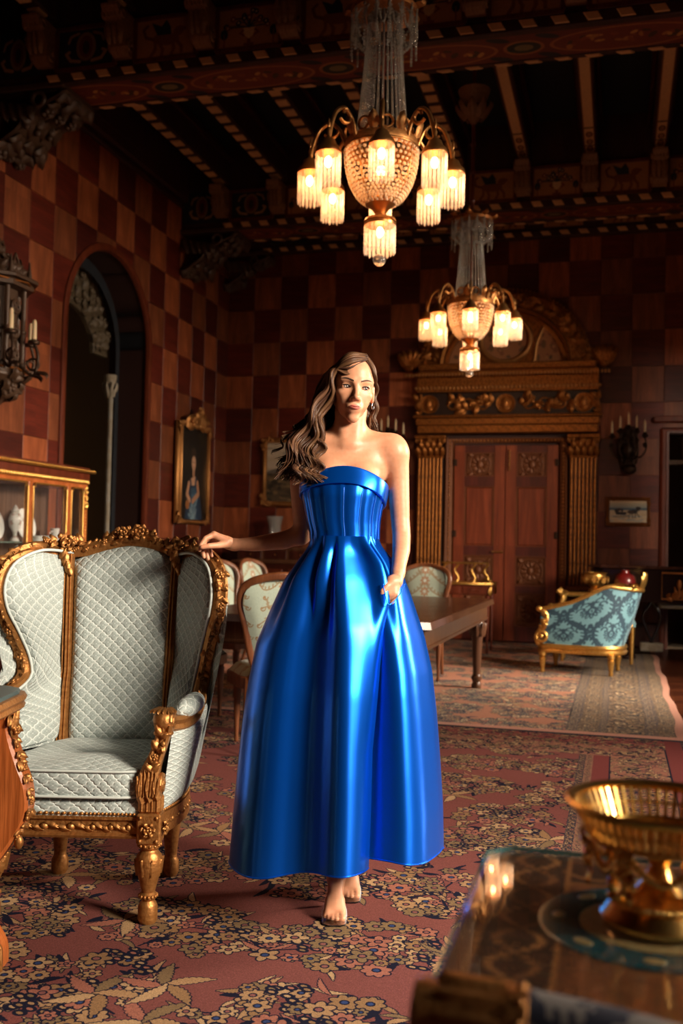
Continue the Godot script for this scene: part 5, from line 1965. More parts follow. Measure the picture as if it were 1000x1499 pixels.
func wall_things() -> void:
	# portrait on the left wall
	var left := Basis(Vector3.UP, PI * 0.5)
	var o := thing("painting", "tall gilt-framed portrait of a figure in blue on the left wall", "painting", Vector3(XL + 0.05, 2.1, -12.03), PI * 0.5)
	gilt_frame(o, 1.0, 1.34, 0.085, 0.08, mats["gilt"], 21)
	canvas(o, 0.85, 1.19, 0.04, portrait_tex(), "portrait")
	var b := MB.new()
	for k in 5:
		b.leaf(Vector3((k - 2) * 0.05, 0.63, 0.08), Vector3((k - 2) * 0.4, 1, 0), Vector3.BACK, 0.22 - absf(k - 2) * 0.03, 0.1, 0.6)
	carving(b, PackedVector3Array([Vector3(-0.32, 0.66, 0.07), Vector3(0.32, 0.66, 0.07)]), Vector3.BACK, 0.12, 0.07, 3)
	rose(b, Vector3(0, 0.8, 0.1), Vector3.BACK, 0.08)
	part(o, "crest", b, mats["gilt"])
	# landscape on the far wall, behind the woman
	o = thing("painting", "gilt-framed landscape painting on the far wall beside the woman's hair", "painting", Vector3(-4.38, 2.22, ZB + 0.02))
	gilt_frame(o, 0.98, 1.0, 0.1, 0.09, mats["gilt"], 22)
	canvas(o, 0.8, 0.82, 0.04, landscape_tex(), "landscape")
	o = thing("painting", "small gilt-framed picture of a horse-drawn sleigh right of the doors", "painting", Vector3(0.13, 1.72, ZB + 0.02))
	gilt_frame(o, 0.56, 0.38, 0.055, 0.06, mats["gilt_dim"], 23)
	canvas(o, 0.46, 0.28, 0.03, sleigh_tex(), "sleigh_picture")
	candle_sconce("dark candle sconce on the far wall above the small sleigh picture", Vector3(0.12, 2.62, ZB + 0.02), 1.0)
	candle_sconce("dark candle sconce on the far wall just right of the woman's head", Vector3(-2.99, 2.62, ZB + 0.02), 1.0)
	# carved gothic lantern at the left edge
	o = thing("wall_lantern", "large carved dark wooden wall lantern with candles at the left edge", "wall light", Vector3(XL + 0.03, 0, -7.45), PI * 0.5)
	b = MB.new()
	var hexa := func(r: float) -> PackedVector2Array:
		var q := PackedVector2Array()
		for k in 8:
			q.append(Vector2(cos(TAU * (k + 0.5) / 8) * r, sin(TAU * (k + 0.5) / 8) * r))
		return q
	var up := Transform3D(Basis(Vector3.RIGHT, -PI * 0.5), Vector3(0, 0, 0.1))
	b.xf = up
	b.extrude(hexa.call(0.34), 2.62, 2.66, 0.008)
	b.extrude(hexa.call(0.40), 3.36, 3.42, 0.02)
	b.extrude(hexa.call(0.44), 3.42, 3.46, 0.015)
	b.extrude(hexa.call(0.27), 2.66, 3.36, 0.0)
	b.xf = Transform3D(Basis.IDENTITY, Vector3(0, 0, 0.1))
	b.lathe([Vector2(0, 2.2), Vector2(0.05, 2.22), Vector2(0.12, 2.32), Vector2(0.24, 2.5), Vector2(0.34, 2.6), Vector2(0.34, 2.64)], 8)
	part(o, "body", b, mats["carved_oak"])
	b = MB.new()
	b.xf = Transform3D(Basis.IDENTITY, Vector3(0, 0, 0.1))
	for k in 8:
		var a := TAU * (k + 0.5) / 8
		var d := Vector3(cos(a), 0, sin(a))
		b.tube([d * 0.32 + Vector3(0, 2.64, 0), d * 0.32 + Vector3(0, 3.38, 0)], 0.022, 8)
		b.ball(d * 0.32 + Vector3(0, 3.0, 0), Vector3(0.035, 0.025, 0.035))
		b.tube([d * 0.36 + Vector3(0, 3.46, 0), d * 0.36 + Vector3(0, 3.62, 0)], 0.028, 6, [1.0, 0.2])
	for k in 8:
		var a := TAU * k / 8
		var d := Vector3(cos(a), 0, sin(a))
		var s := Vector3(-sin(a), 0, cos(a))
		for row in 3:
			b.ring(d * 0.3 + Vector3(0, 2.78 + 0.21 * row, 0), d, 0.055, 0.014, 12, 6)
			for q in 4:
				b.ring(d * 0.3 + Vector3(0, 2.78 + 0.21 * row, 0) + (s * cos(PI * 0.5 * q) + Vector3.UP * sin(PI * 0.5 * q)) * 0.03, d, 0.02, 0.008, 8, 5)
		b.tube([d * 0.3 + s * 0.11 + Vector3(0, 3.46, 0), d * 0.28 + Vector3(0, 3.66, 0), d * 0.3 - s * 0.11 + Vector3(0, 3.46, 0)], 0.014, 6)
		carving(b, PackedVector3Array([d * 0.31 + s * 0.1 + Vector3(0, 3.5, 0), d * 0.31 - s * 0.1 + Vector3(0, 3.5, 0)]), d, 0.07, 0.05, k)
		carving(b, PackedVector3Array([d * 0.2 + Vector3(0, 2.42, 0), d * 0.32 + Vector3(0, 2.6, 0)]), d + Vector3(0, -0.6, 0), 0.1, 0.06, k + 20)
		b.tube([d * 0.22 + Vector3(0, 3.46, 0), d * 0.12 + Vector3(0, 3.7, 0), Vector3(0, 3.9, 0)], 0.02, 6, [1.0, 0.8, 0.4])
		carving(b, PackedVector3Array([d * 0.3 + Vector3(0, 3.48, 0), d * 0.1 + Vector3(0, 3.76, 0)]), d + Vector3.UP * 0.4, 0.07, 0.06, k + 40)
	part(o, "tracery", b, mats["carved_oak"])
	b = MB.new()
	b.ring(Vector3(0, 3.4, 0.1), Vector3.UP, 0.41, 0.01, 8, 5)
	part(o, "gilt_line", b, mats["gilt_dim"])
	b = MB.new()
	b.ring(Vector3(0, 2.66, 0.1), Vector3.UP, 0.35, 0.01, 8, 5)
	part(o, "gilt_line", b, mats["gilt_dim"])
	for k in 6:
		var a := -0.25 + 0.75 * k
		var c := Vector3(cos(a) * 0.44, 2.92 + 0.03 * (k % 2), 0.1 + sin(a) * 0.42)
		b = MB.new()
		b.tube(Array(smooth_path([Vector3(cos(a) * 0.3, 2.72, 0.1 + sin(a) * 0.3), c + Vector3(0, -0.3, 0), c + Vector3(cos(a) * 0.04, -0.14, sin(a) * 0.04), c], 4)), 0.015, 6)
		b.lathe([Vector2(0.0, -0.03), Vector2(0.05, -0.02), Vector2(0.055, 0.0), Vector2(0.02, 0.02), Vector2(0, 0.02)], 10, Transform3D(Basis.IDENTITY, c))
		b.leaf(c + Vector3(0, -0.28, 0), Vector3(cos(a), -0.6, sin(a)), Vector3(cos(a), 0.2, sin(a)), 0.14, 0.08, 0.8)
		b.ring(c + Vector3(0, -0.2, 0), Vector3(-sin(a), 0, cos(a)), 0.05, 0.012, 12, 6)
		part(o, "bracket_arm", b, mats["bronze"])
		b = MB.new()
		b.lathe([Vector2(0.0, 0.0), Vector2(0.022, 0.0), Vector2(0.02, 0.17), Vector2(0.012, 0.19), Vector2(0, 0.195)], 12, Transform3D(Basis.IDENTITY, c))
		part(o, "candle", b, mats["candle"])
	b = MB.new()
	b.ball(Vector3(0.36, 2.52, 0.1), Vector3(0.028, 0.03, 0.028), Basis.IDENTITY, 10, 7)
	b.tube([Vector3(0.36, 2.54, 0.1), Vector3(0.38, 2.64, 0.1)], 0.008, 6)
	part(o, "silver_pendant", b, mats["silver"])


func tapestry_tex(key: String, ground: Color, ink: Color, sd: int) -> Texture2D:
	if texs.has(key):
		return texs[key]
	var p := Pic.new(256, 256, ground)
	var r := RandomNumberGenerator.new()
	r.seed = sd
	for s in [-1, 1]:
		for k in 5:
			var c := []
			for i in 18:
				var q := i / 17.0
				c.append(Vector2(128 + s * (18 + 84 * q + 14 * sin(q * 5 + k)), 40 + k * 44 + 26 * sin(q * 4.2 + k * 1.3)))
			p.line(c, 2.6, ink)
			var e: Vector2 = c[17]
			for i in 14:
				var q := i / 13.0
				p.oval(e.x + cos(q * 6) * 14 * (1 - q) - s * 4, e.y + sin(q * 6) * 14 * (1 - q), 3, 3, 0, ink)
			for i in 6:
				var m: Vector2 = c[3 + i * 2]
				p.oval(m.x, m.y - 8, 9, 4, r.randf() * 3, ink.lerp(ground, 0.3))
	for k in 5:
		var y := 34.0 + k * 48
		for i in 8:
			p.oval(128 + cos(TAU * i / 8) * 15, y + sin(TAU * i / 8) * 15, 8, 5, TAU * i / 8, ink.lerp(srgb(190, 130, 110), 0.35))
		p.oval(128, y, 7, 7, 0, ground.lightened(0.3))
	p.grain(0.22, r)
	texs[key] = p.tex()
	return texs[key]


func pad(b: MB, outline: PackedVector2Array, bulge: float, rings := 6, sx := 1.0, sy := 1.0) -> void:
	# a stuffed panel over an outline in x and y, swelling towards +z; texture laid flat
	var c := Vector2.ZERO
	for q in outline:
		c += q
	c /= outline.size()
	var m := outline.size()
	var g := PackedVector3Array()
	for k in rings + 1:
		var f := 1.0 - k / float(rings)
		for q in outline:
			var w := c + (q - c) * (0.02 + 0.98 * f)
			g.append(Vector3(w.x, w.y, bulge * sqrt(maxf(0.0, 1.0 - f * f * f))))
	var o := b.v.size()
	var keep := b.xf
	b.patch(g, m, rings + 1, true, false, 1, 1, false)
	var nz := 0.0
	for i in range(o, b.n.size()):
		nz += (keep.basis.inverse() * b.n[i]).z
	if nz < 0.0:
		for i in range(o, b.n.size()):
			b.n[i] = -b.n[i]
		for i in range(0, b.ix.size(), 3):
			if b.ix[i] >= o:
				var t := b.ix[i + 1]
				b.ix[i + 1] = b.ix[i + 2]
				b.ix[i + 2] = t
	for i in range(o, b.v.size()):
		var q := keep.affine_inverse() * b.v[i]
		b.t[i] = Vector2(q.x * sx, -q.y * sy) + Vector2(0.5, 0.5)


func dining_chair(called_at: Vector3, turn: float, label: String) -> Node3D:
	# shield-shaped upholstered back, turned seat, four tapering legs; faces +z
	var o := thing("dining_chair", label, "chair", called_at, turn, "tapestry dining chairs")
	var wood: Material = mats["chair_wood"]
	var b := MB.new()
	var seat := smooth2([Vector2(-0.19, -0.2), Vector2(-0.245, 0.0), Vector2(-0.25, 0.22), Vector2(0.0, 0.26), Vector2(0.25, 0.22), Vector2(0.245, 0.0), Vector2(0.19, -0.2), Vector2(0, -0.22)], 4, true)
	b.xf = Transform3D(Basis(Vector3.RIGHT, -PI * 0.5), Vector3.ZERO)
	var fl := PackedVector2Array()
	for q in seat:
		fl.append(Vector2(q.x, -q.y))
	b.extrude(fl, 0.37, 0.44, 0.008)
	part(o, "seat_frame", b, wood)
	b = MB.new()
	b.xf = Transform3D(Basis(Vector3.RIGHT, -PI * 0.5), Vector3(0, 0.44, 0))
	var sm := PackedVector2Array()
	for q in fl:
		sm.append(q * 0.96)
	pad(b, sm, 0.07, 6, 2.0, 2.0)
	part(o, "seat", b, mats["tapestry"])
	for s in [-1.0, 1.0]:
		b = MB.new()
		b.lathe([Vector2(0, 0), Vector2(0.012, 0.0), Vector2(0.016, 0.02), Vector2(0.012, 0.035), Vector2(0.024, 0.3), Vector2(0.026, 0.34), Vector2(0.02, 0.35), Vector2(0.03, 0.37), Vector2(0.03, 0.43), Vector2(0, 0.43)], 12, Transform3D(Basis.IDENTITY, Vector3(s * 0.2, 0, 0.2)))
		part(o, "leg", b, wood)
		b = MB.new()
		b.tube(Array(smooth_path([Vector3(s * 0.18, 0.007, -0.28), Vector3(s * 0.18, 0.2, -0.21), Vector3(s * 0.175, 0.42, -0.19)], 4)), 0.02, 8, [0.7, 0.75, 0.8, 0.85, 0.9, 0.95, 1.0, 1.0, 1.0])
		part(o, "leg", b, wood)
	# back, leaning a little
	var lean := Transform3D(Basis(Vector3.RIGHT, -0.16), Vector3(0, 0.44, -0.2))
	var back := smooth2([Vector2(-0.135, 0.06), Vector2(-0.2, 0.3), Vector2(-0.235, 0.46), Vector2(-0.18, 0.555), Vector2(0, 0.6), Vector2(0.18, 0.555), Vector2(0.235, 0.46), Vector2(0.2, 0.3), Vector2(0.135, 0.06), Vector2(0, 0.045)], 5, true)
	b = MB.new()
	b.xf = lean
	var p3 := PackedVector3Array()
	for q in back:
		p3.append(Vector3(q.x, q.y, -0.06 * (1.0 - pow(q.x / 0.24, 2.0))))
	b.sweep(p3, round_rect(0.045, 0.04, 0.014), {"ring": true, "up": Vector3.BACK})
	part(o, "back_frame", b, wood)
	for s in [-1.0, 1.0]:
		b = MB.new()
		b.xf = lean
		b.tube([Vector3(s * 0.16, -0.06, 0.0), Vector3(s * 0.137, 0.08, -0.03)], 0.022, 8)
		part(o, "stile", b, wood)
	for side in [1.0, -1.0]:
		b = MB.new()
		b.xf = lean * Transform3D(Basis(Vector3.UP, 0.0 if side > 0 else PI), Vector3(0, 0, -0.04))
		var q2 := PackedVector2Array()
		for q in back:
			q2.append(Vector2(q.x * 0.95, 0.32 + (q.y - 0.32) * 0.94))
		pad(b, q2, 0.03, 5, 2.0 if side > 0 else 3.2, 1.8 if side > 0 else 3.0)
		part(o, "back_pad" if side > 0 else "outside_back", b, mats["tapestry"])
	return o


func dining() -> void:
	mat("tapestry", Color.WHITE, 0.85, 0, {"albedo_texture": tapestry_tex("tap", srgb(158, 172, 158), srgb(136, 110, 78), 3), "rim_enabled": true, "rim": 0.3})
	# long table running away from the camera
	var o := thing("dining_table", "long polished walnut dining table with carved fluted legs", "table", Vector3(-1.83, 0.012, -7.2))
	var b := MB.new()
	var hw := 0.78
	var hl := 1.5
	for k in 6:
		# boards of the top, with fine joints
		b = MB.new()
		b.box(Vector3(0, 0.745, -hl + (k + 0.5) * 0.5), Vector3(hw * 2, 0.03, 0.497), 0.003)
		part(o, "top_board", b, mats["table_top"])
	b = MB.new()
	b.sweep(PackedVector3Array([Vector3(-hw, 0.735, -hl), Vector3(hw, 0.735, -hl), Vector3(hw, 0.735, hl), Vector3(-hw, 0.735, hl)]), PackedVector2Array([Vector2(-0.02, 0.022), Vector2(0.008, 0.02), Vector2(0.014, 0.004), Vector2(0.004, -0.014), Vector2(-0.012, -0.02), Vector2(-0.03, -0.02)]), {"ring": true, "up": Vector3.UP})
	part(o, "edge_moulding", b, mats["walnut"])
	for e in [[Vector3(0, 0.65, hl - 0.04), Vector3(hw * 2 - 0.1, 0.15, 0.03)], [Vector3(0, 0.65, 0.04 - hl), Vector3(hw * 2 - 0.1, 0.15, 0.03)], [Vector3(hw - 0.04, 0.65, 0), Vector3(0.03, 0.15, hl * 2 - 0.1)], [Vector3(0.04 - hw, 0.65, 0), Vector3(0.03, 0.15, hl * 2 - 0.1)]]:
		b = MB.new()
		b.box(e[0], e[1], 0.006)
		b.box(e[0] - Vector3(0, 0.055, 0), e[1] * Vector3(1, 0.15, 1) + Vector3(0.012, 0, 0.012), 0.005)
		part(o, "apron", b, mats["walnut"])
	for sx in [-1.0, 1.0]:
		for sz in [-1.0, 1.0]:
			b = MB.new()
			b.xf = Transform3D(Basis.IDENTITY, Vector3(sx * (hw - 0.1), 0, sz * (hl - 0.1)))
			b.lathe([Vector2(0, 0), Vector2(0.04, 0), Vector2(0.045, 0.02), Vector2(0.034, 0.05), Vector2(0.045, 0.075), Vector2(0.048, 0.09), Vector2(0.036, 0.105), Vector2(0.032, 0.12), Vector2(0.05, 0.42), Vector2(0.056, 0.46), Vector2(0.062, 0.52), Vector2(0.06, 0.56), Vector2(0.045, 0.58), Vector2(0.042, 0.6), Vector2(0.06, 0.62), Vector2(0.055, 0.73), Vector2(0, 0.73)], 24, Transform3D.IDENTITY, 10, 0.008, 0.125, 0.45)
			for k in 8:
				var d := Vector3(cos(TAU * k / 8), 0, sin(TAU * k / 8))
				b.leaf(d * 0.05 + Vector3(0, 0.44, 0), Vector3.UP + d * 0.1, d, 0.13, 0.04, 0.25)
			part(o, "leg", b, mats["walnut"])
	# chairs
	var c := dining_chair(Vector3(-1.95, 0.003, -5.62), PI + 0.45, "wooden-framed dining chair at the near end of the table, back turned")
	for e in [[Vector3(-2.86, 0.003, -6.3), 1.5, "dining chair beside the wing armchair, only a seat edge and legs showing"],
			[Vector3(-3.02, 0.012, -7.5), 1.45, "sunlit dining chair left of the table, partly behind the wing armchair"],
			[Vector3(-3.2, 0.012, -8.5), 1.4, "sunlit dining chair left of the table, seen above the near chair's shoulder"],
			[Vector3(-3.3, 0.012, -9.5), 1.35, "farthest dining chair on the left side, only its crest showing beside the gown"],
			[Vector3(-1.74, 0.012, -9.05), 0.05, "dining chair at the far end of the table, its tapestry back facing the viewer"]]:
		copy_of(c, e[0], e[1], e[2])
	# writing table with a gilt gallery beyond the dining table
	o = thing("side_table", "small writing table with a gilt gallery in front of the double doors", "table", Vector3(-1.72, 0.012, -11.65))
	b = MB.new()
	b.box(Vector3(0, 0.72, 0), Vector3(0.66, 0.12, 0.46), 0.006)
	part(o, "case", b, mats["mahogany"])
	b = MB.new()
	b.box(Vector3(0, 0.79, 0), Vector3(0.7, 0.02, 0.5), 0.006)
	b.sweep(PackedVector3Array([Vector3(-0.35, 0.79, -0.25), Vector3(0.35, 0.79, -0.25), Vector3(0.35, 0.79, 0.25), Vector3(-0.35, 0.79, 0.25)]), round_rect(0.014, 0.03, 0.006), {"ring": true, "up": Vector3.UP})
	part(o, "top", b, mats["gilt_bright"])
	for x in [-0.2, 0.12]:
		b = MB.new()
		b.box(Vector3(x + 0.04, 0.715, 0.232), Vector3(0.28, 0.08, 0.012), 0.004)
		b.leaf(Vector3(x + 0.04, 0.715, 0.238), Vector3.RIGHT, Vector3.BACK, 0.06, 0.02, 0.4)
		b.leaf(Vector3(x + 0.04, 0.715, 0.238), Vector3.LEFT, Vector3.BACK, 0.06, 0.02, 0.4)
		part(o, "drawer", b, mats["mahogany"])
	for sx in [-1.0, 1.0]:
		for sz in [-1.0, 1.0]:
			b = MB.new()
			b.lathe([Vector2(0, 0), Vector2(0.014, 0), Vector2(0.018, 0.03), Vector2(0.013, 0.05), Vector2(0.022, 0.5), Vector2(0.026, 0.62), Vector2(0.03, 0.66), Vector2(0, 0.66)], 10, Transform3D(Basis.IDENTITY, Vector3(sx * 0.3, 0, sz * 0.2)))
			part(o, "leg", b, mats["mahogany"])
			b = MB.new()
			b.leaf(Vector3(sx * 0.33, 0.66, sz * 0.23), Vector3.UP, Vector3(sx, 0, sz), 0.12, 0.05, 0.3)
			part(o, "mount", b, mats["gilt_bright"])
	for x in [-0.26, -0.11, 0.09, 0.24]:
		b = MB.new()
		var p := []
		for i in 13:
			var f := i / 12.0
			p.append(Vector3(x + 0.022 * sin(f * TAU * 1.2), 0.8 + 0.21 * f, -0.1))
		b.tube(p, 0.016, 7, [1.7, 1.3, 1.0, 0.9, 0.9, 1.0, 1.1, 1.0, 0.9, 0.85, 0.8, 0.9, 1.0])
		part(o, "gallery_post", b, mats["gilt_bright"])
	b = MB.new()
	b.box(Vector3(-0.01, 1.02, -0.1), Vector3(0.56, 0.02, 0.03), 0.006)
	part(o, "gallery_rail", b, mats["gilt_bright"])
	for x in [-0.3, 0.28]:
		b = MB.new()
		carving(b, PackedVector3Array([Vector3(x - 0.06, 0.8, 0.1), Vector3(x + 0.06, 0.8, 0.1)]), Vector3.UP, 0.07, 0.04, 4)
		b.ball(Vector3(x, 0.84, 0.1), Vector3(0.035, 0.03, 0.035))
		part(o, "gilt_scroll", b, mats["gilt_bright"])
	# sideboard on the far wall behind the woman's arm, with a glass vase
	o = thing("sideboard", "low dark cabinet with framed drawers against the far wall behind the forearm", "cabinet", Vector3(-4.3, 0.012, -12.98))
	b = MB.new()
	b.box(Vector3(0, 0.52, 0), Vector3(1.5, 0.84, 0.5), 0.008)
	part(o, "body", b, mats["mahogany_dark"])
	b = MB.new()
	b.box(Vector3(0, 0.95, 0.01), Vector3(1.56, 0.04, 0.54), 0.012)
	part(o, "lower_top", b, mats["walnut"])
	b = MB.new()
	b.box(Vector3(0, 1.05, -0.04), Vector3(1.46, 0.17, 0.38), 0.006)
	b.box(Vector3(0, 1.14, -0.04), Vector3(1.52, 0.03, 0.42), 0.01)
	part(o, "drawer_case", b, mats["walnut"])
	for k in 4:
		b = MB.new()
		b.box(Vector3(-0.54 + 0.36 * k, 1.05, 0.152), Vector3(0.32, 0.12, 0.014), 0.004)
		part(o, "drawer", b, mats["mahogany_dark"])
		var dr := o.get_child(o.get_child_count() - 1)
		b = MB.new()
		b.ball(Vector3(-0.54 + 0.36 * k, 1.05, 0.166), Vector3(0.012, 0.012, 0.014))
		part(dr, "knob", b, mats["brass"])
	for k in 2:
		b = MB.new()
		b.box(Vector3(-0.37 + 0.74 * k, 0.52, 0.25), Vector3(0.66, 0.68, 0.02), 0.008)
		part(o, "door", b, mats["mahogany"])
	for sx in [-1.0, 1.0]:
		b = MB.new()
		b.box(Vector3(sx * 0.7, 0.055, 0.0), Vector3(0.08, 0.11, 0.46), 0.01)
		part(o, "foot", b, mats["mahogany_dark"])
	mat("etched_glass", Color(0.6, 0.6, 0.58, 0.3), 0.12, 0, {"transparency": BaseMaterial3D.TRANSPARENCY_ALPHA, "metallic_specular": 1.0})
	o = thing("vase", "cut glass vase standing on the far cabinet above the forearm", "vase", Vector3(-4.56, 1.169, -13.0))
	b = MB.new()
	b.lathe([Vector2(0, 0), Vector2(0.07, 0), Vector2(0.075, 0.02), Vector2(0.03, 0.05), Vector2(0.03, 0.1), Vector2(0.075, 0.15)], 20)
	part(o, "foot", b, mats["etched_glass"])
	b = MB.new()
	b.lathe([Vector2(0.07, 0.14), Vector2(0.085, 0.2), Vector2(0.09, 0.3), Vector2(0.115, 0.4), Vector2(0.12, 0.42), Vector2(0.112, 0.42), Vector2(0.08, 0.3), Vector2(0.07, 0.16)], 24, Transform3D.IDENTITY, 12, 0.01, 0.15, 0.41)
	part(o, "bowl", b, mats["etched_glass"])


func damask_tex(key: String, ground: Color, ink: Color) -> Texture2D:
	# big palmettes inside leafy ogee frames, every other row shifted by half a repeat
	if texs.has(key):
		return texs[key]
	var p := Pic.new(256, 384, ground)
	p.wrap = true
	for e in [Vector2(128, 96), Vector2(0, 288)]:
		for s in [-1.0, 1.0]:
			var side: float = s
			# frame
			var band := []
			for i in 33:
				var q := i / 32.0
				band.append(e + Vector2(side * (10 + 100 * pow(sin(q * PI), 0.8)), -160 + 320 * q))
			p.line(band, 9.0, ink)
			for i in range(3, 30, 3):
				var c: Vector2 = band[i]
				for w in [-1.0, 1.0]:
					p.oval(c.x + w * 15, c.y - 4, 14, 6, w * 0.9 * side + 0.4, ink)
			# scrolls under the palmette
			for k in 2:
				var c2 := []
				for i in 20:
					var q := i / 19.0
					var a := q * 4.6
					c2.append(e + Vector2(side * (26 + 20 * k + 22 * (1.0 - 0.6 * q) * cos(a)), 58 - 34 * k + 22 * (1.0 - 0.6 * q) * sin(a)))
				p.line(c2, 5.5, ink)
		for k in 9:
			var a := -PI * 0.5 + (k - 4) * 0.4
			var l := 60.0 - 4.0 * absf(k - 4)
			p.oval(e.x + cos(a) * l * 0.75, e.y + 6 + sin(a) * l * 0.8, l * 0.42, 9.5, a, ink)
			p.oval(e.x + cos(a) * l * 0.8, e.y + 6 + sin(a) * l * 0.85, l * 0.2, 3.0, a, ground)
		p.oval(e.x, e.y, 22, 30, 0, ink)
		p.oval(e.x, e.y - 4, 11, 18, 0, ground)
		p.oval(e.x, e.y - 4, 5, 10, 0, ink)
		p.oval(e.x, e.y + 48, 11, 26, 0, ink)
		p.oval(e.x, e.y - 128, 13, 20, 0, ink)
	p.grain(0.2, rng)
	texs[key] = p.tex()
	return texs[key]


func far_right() -> void:
	# low gilt armchair with blue damask, seen from its side: front towards -x
	mat("damask", Color.WHITE, 0.6, 0, {"albedo_texture": damask_tex("dam", srgb(98, 142, 154), srgb(26, 58, 76)), "rim_enabled": true, "rim": 0.4})
	mat("damask_plain", srgb(136, 182, 192), 0.6, 0, {"albedo_texture": texs["pile_soft"], "rim_enabled": true, "rim": 0.5})
	var gb: Material = mats["gilt_bright"]
	var o := thing("armchair", "low gilt armchair in blue damask standing on the far carpet", "chair", Vector3(-0.28, 0.012, -10.22), -0.13)
	var b := MB.new()
	# plan of the seat, front at -x
	for e in [[-0.38, 0.27], [-0.36, -0.3], [0.27, 0.24], [0.27, -0.26]]:
		b = MB.new()
		b.lathe([Vector2(0, 0), Vector2(0.02, 0), Vector2(0.024, 0.02), Vector2(0.018, 0.035), Vector2(0.034, 0.12), Vector2(0.036, 0.14), Vector2(0.026, 0.15), Vector2(0.04, 0.165), Vector2(0.04, 0.2), Vector2(0, 0.2)], 14, Transform3D(Basis.IDENTITY, Vector3(e[0], 0, e[1])))
		part(o, "leg", b, gb)
	var plan := smooth2([Vector2(-0.4, 0.29), Vector2(-0.1, 0.31), Vector2(0.18, 0.29), Vector2(0.33, 0.16), Vector2(0.36, 0.0), Vector2(0.33, -0.16), Vector2(0.18, -0.3), Vector2(-0.1, -0.32), Vector2(-0.4, -0.31)], 5, false)
	var rail := PackedVector3Array()
	for q in plan:
		rail.append(Vector3(q.x, 0.235, q.y))
	b = MB.new()
	rail.append(Vector3(-0.41, 0.235, -0.1))
	rail.append(Vector3(-0.41, 0.235, 0.1))
	b.sweep(rail, PackedVector2Array([Vector2(-0.025, -0.04), Vector2(0.02, -0.04), Vector2(0.03, -0.02), Vector2(0.016, 0.0), Vector2(0.03, 0.025), Vector2(0.02, 0.045), Vector2(-0.025, 0.045)]), {"ring": true, "up": Vector3.UP})
	part(o, "seat_rail", b, gb)
	# outside and inside of the wrap-round back; height rises from the arm fronts to the back
	var n := plan.size()
	var top := func(x: float) -> float: return table_of([[-0.42, 0.60], [-0.3, 0.625], [-0.1, 0.68], [0.04, 0.76], [0.16, 0.85], [0.25, 0.83], [0.4, 0.80]], x)
	for side in 2:
		b = MB.new()
		var g := PackedVector3Array()
		var run := 0.0
		var runs := []
		for i in n:
			runs.append(run)
			if i + 1 < n:
				run += plan[i].distance_to(plan[i + 1])
		for j in 9:
			var f := j / 8.0
			for i in n:
				var q := plan[i]
				var h: float = top.call(q.x)
				var lean := 0.16 * pow(clampf((q.x + 0.1) / 0.45, 0, 1), 1.3) * f
				var inw := 1.0 if side == 0 else 0.82
				var bulge := (0.012 if side == 0 else -0.02) * sin(f * PI)
				var dir := Vector2(q.x * 0.3, q.y).normalized()
				g.append(Vector3(q.x * (1.0 if side == 0 else 0.9) + lean + dir.x * bulge, lerpf(0.28 if side == 0 else 0.4, h, f), q.y * inw + dir.y * bulge))
		b.patch(g, n, 9, false, false, run / 0.37, 1.1, false)
		part(o, "outside_cover" if side == 0 else "inside_cover", b, mats["damask" if side == 0 else "damask_plain"])
	b = MB.new()
	var crest := PackedVector3Array()
	for i in n:
		var q := plan[i]
		var lean := 0.16 * pow(clampf((q.x + 0.1) / 0.45, 0, 1), 1.3)
		crest.append(Vector3(q.x * 0.97 + lean, float(top.call(q.x)) + 0.012, q.y * 0.94))
	b.sweep(crest, round_rect(0.07, 0.04, 0.016), {"up": Vector3.UP, "caps": true})
	part(o, "crest_rail", b, gb)
	b = MB.new()
	for s in [-1.0, 1.0]:
		b.leaf(Vector3(0.5, 0.82, s * 0.06), Vector3(0.1, 1, s * 0.2), Vector3.RIGHT, 0.16, 0.08, 0.4)
	b.leaf(Vector3(0.5, 0.82, 0), Vector3(0.1, 1, 0), Vector3.RIGHT, 0.2, 0.09, 0.4)
	carving(b, PackedVector3Array([Vector3(0.42, 0.83, 0.22), Vector3(0.5, 0.84, 0.0), Vector3(0.42, 0.83, -0.22)]), Vector3.UP, 0.07, 0.05, 9)
	part(o, "crest_carving", b, gb)
	for s in [1.0, -1.0]:
		b = MB.new()
		b.tube(Array(smooth_path([Vector3(-0.42, 0.27, s * 0.28), Vector3(-0.44, 0.34, s * 0.29), Vector3(-0.40, 0.42, s * 0.29), Vector3(-0.34, 0.5, s * 0.29), Vector3(-0.36, 0.585, s * 0.29), Vector3(-0.41, 0.61, s * 0.29)], 5)), 0.026, 9)
		b.ring(Vector3(-0.39, 0.35, s * 0.305), Vector3.BACK, 0.05, 0.018, 16, 7)
		b.ball(Vector3(-0.39, 0.35, s * 0.31), Vector3(0.025, 0.025, 0.02))
		b.ball(Vector3(-0.415, 0.615, s * 0.29), Vector3(0.035, 0.03, 0.035))
		carving(b, PackedVector3Array([Vector3(-0.38, 0.42, s * 0.31), Vector3(-0.35, 0.56, s * 0.31)]), Vector3(-0.5, 0, s), 0.05, 0.04, 4)
		part(o, "arm_support", b, gb)
	b = MB.new()
	b.xf = Transform3D(Basis(Vector3.RIGHT, -PI * 0.5), Vector3(-0.06, 0.3, 0))
	pad(b, smooth2([Vector2(-0.33, -0.25), Vector2(0.2, -0.26), Vector2(0.3, 0), Vector2(0.2, 0.26), Vector2(-0.33, 0.25)], 5, true), 0.15, 6, 2, 2)
	part(o, "seat_cushion", b, mats["damask"])
	# gilt bench end behind it, with a gilt bowl on a stand
	o = thing("bench", "gilt scroll-ended bench half hidden behind the blue armchair", "bench", Vector3(-0.3, 0.012, -11.25))
	b = MB.new()
	b.box(Vector3(0.1, 0.42, 0), Vector3(0.8, 0.06, 0.4), 0.012)
	part(o, "seat", b, mats["damask_plain"])
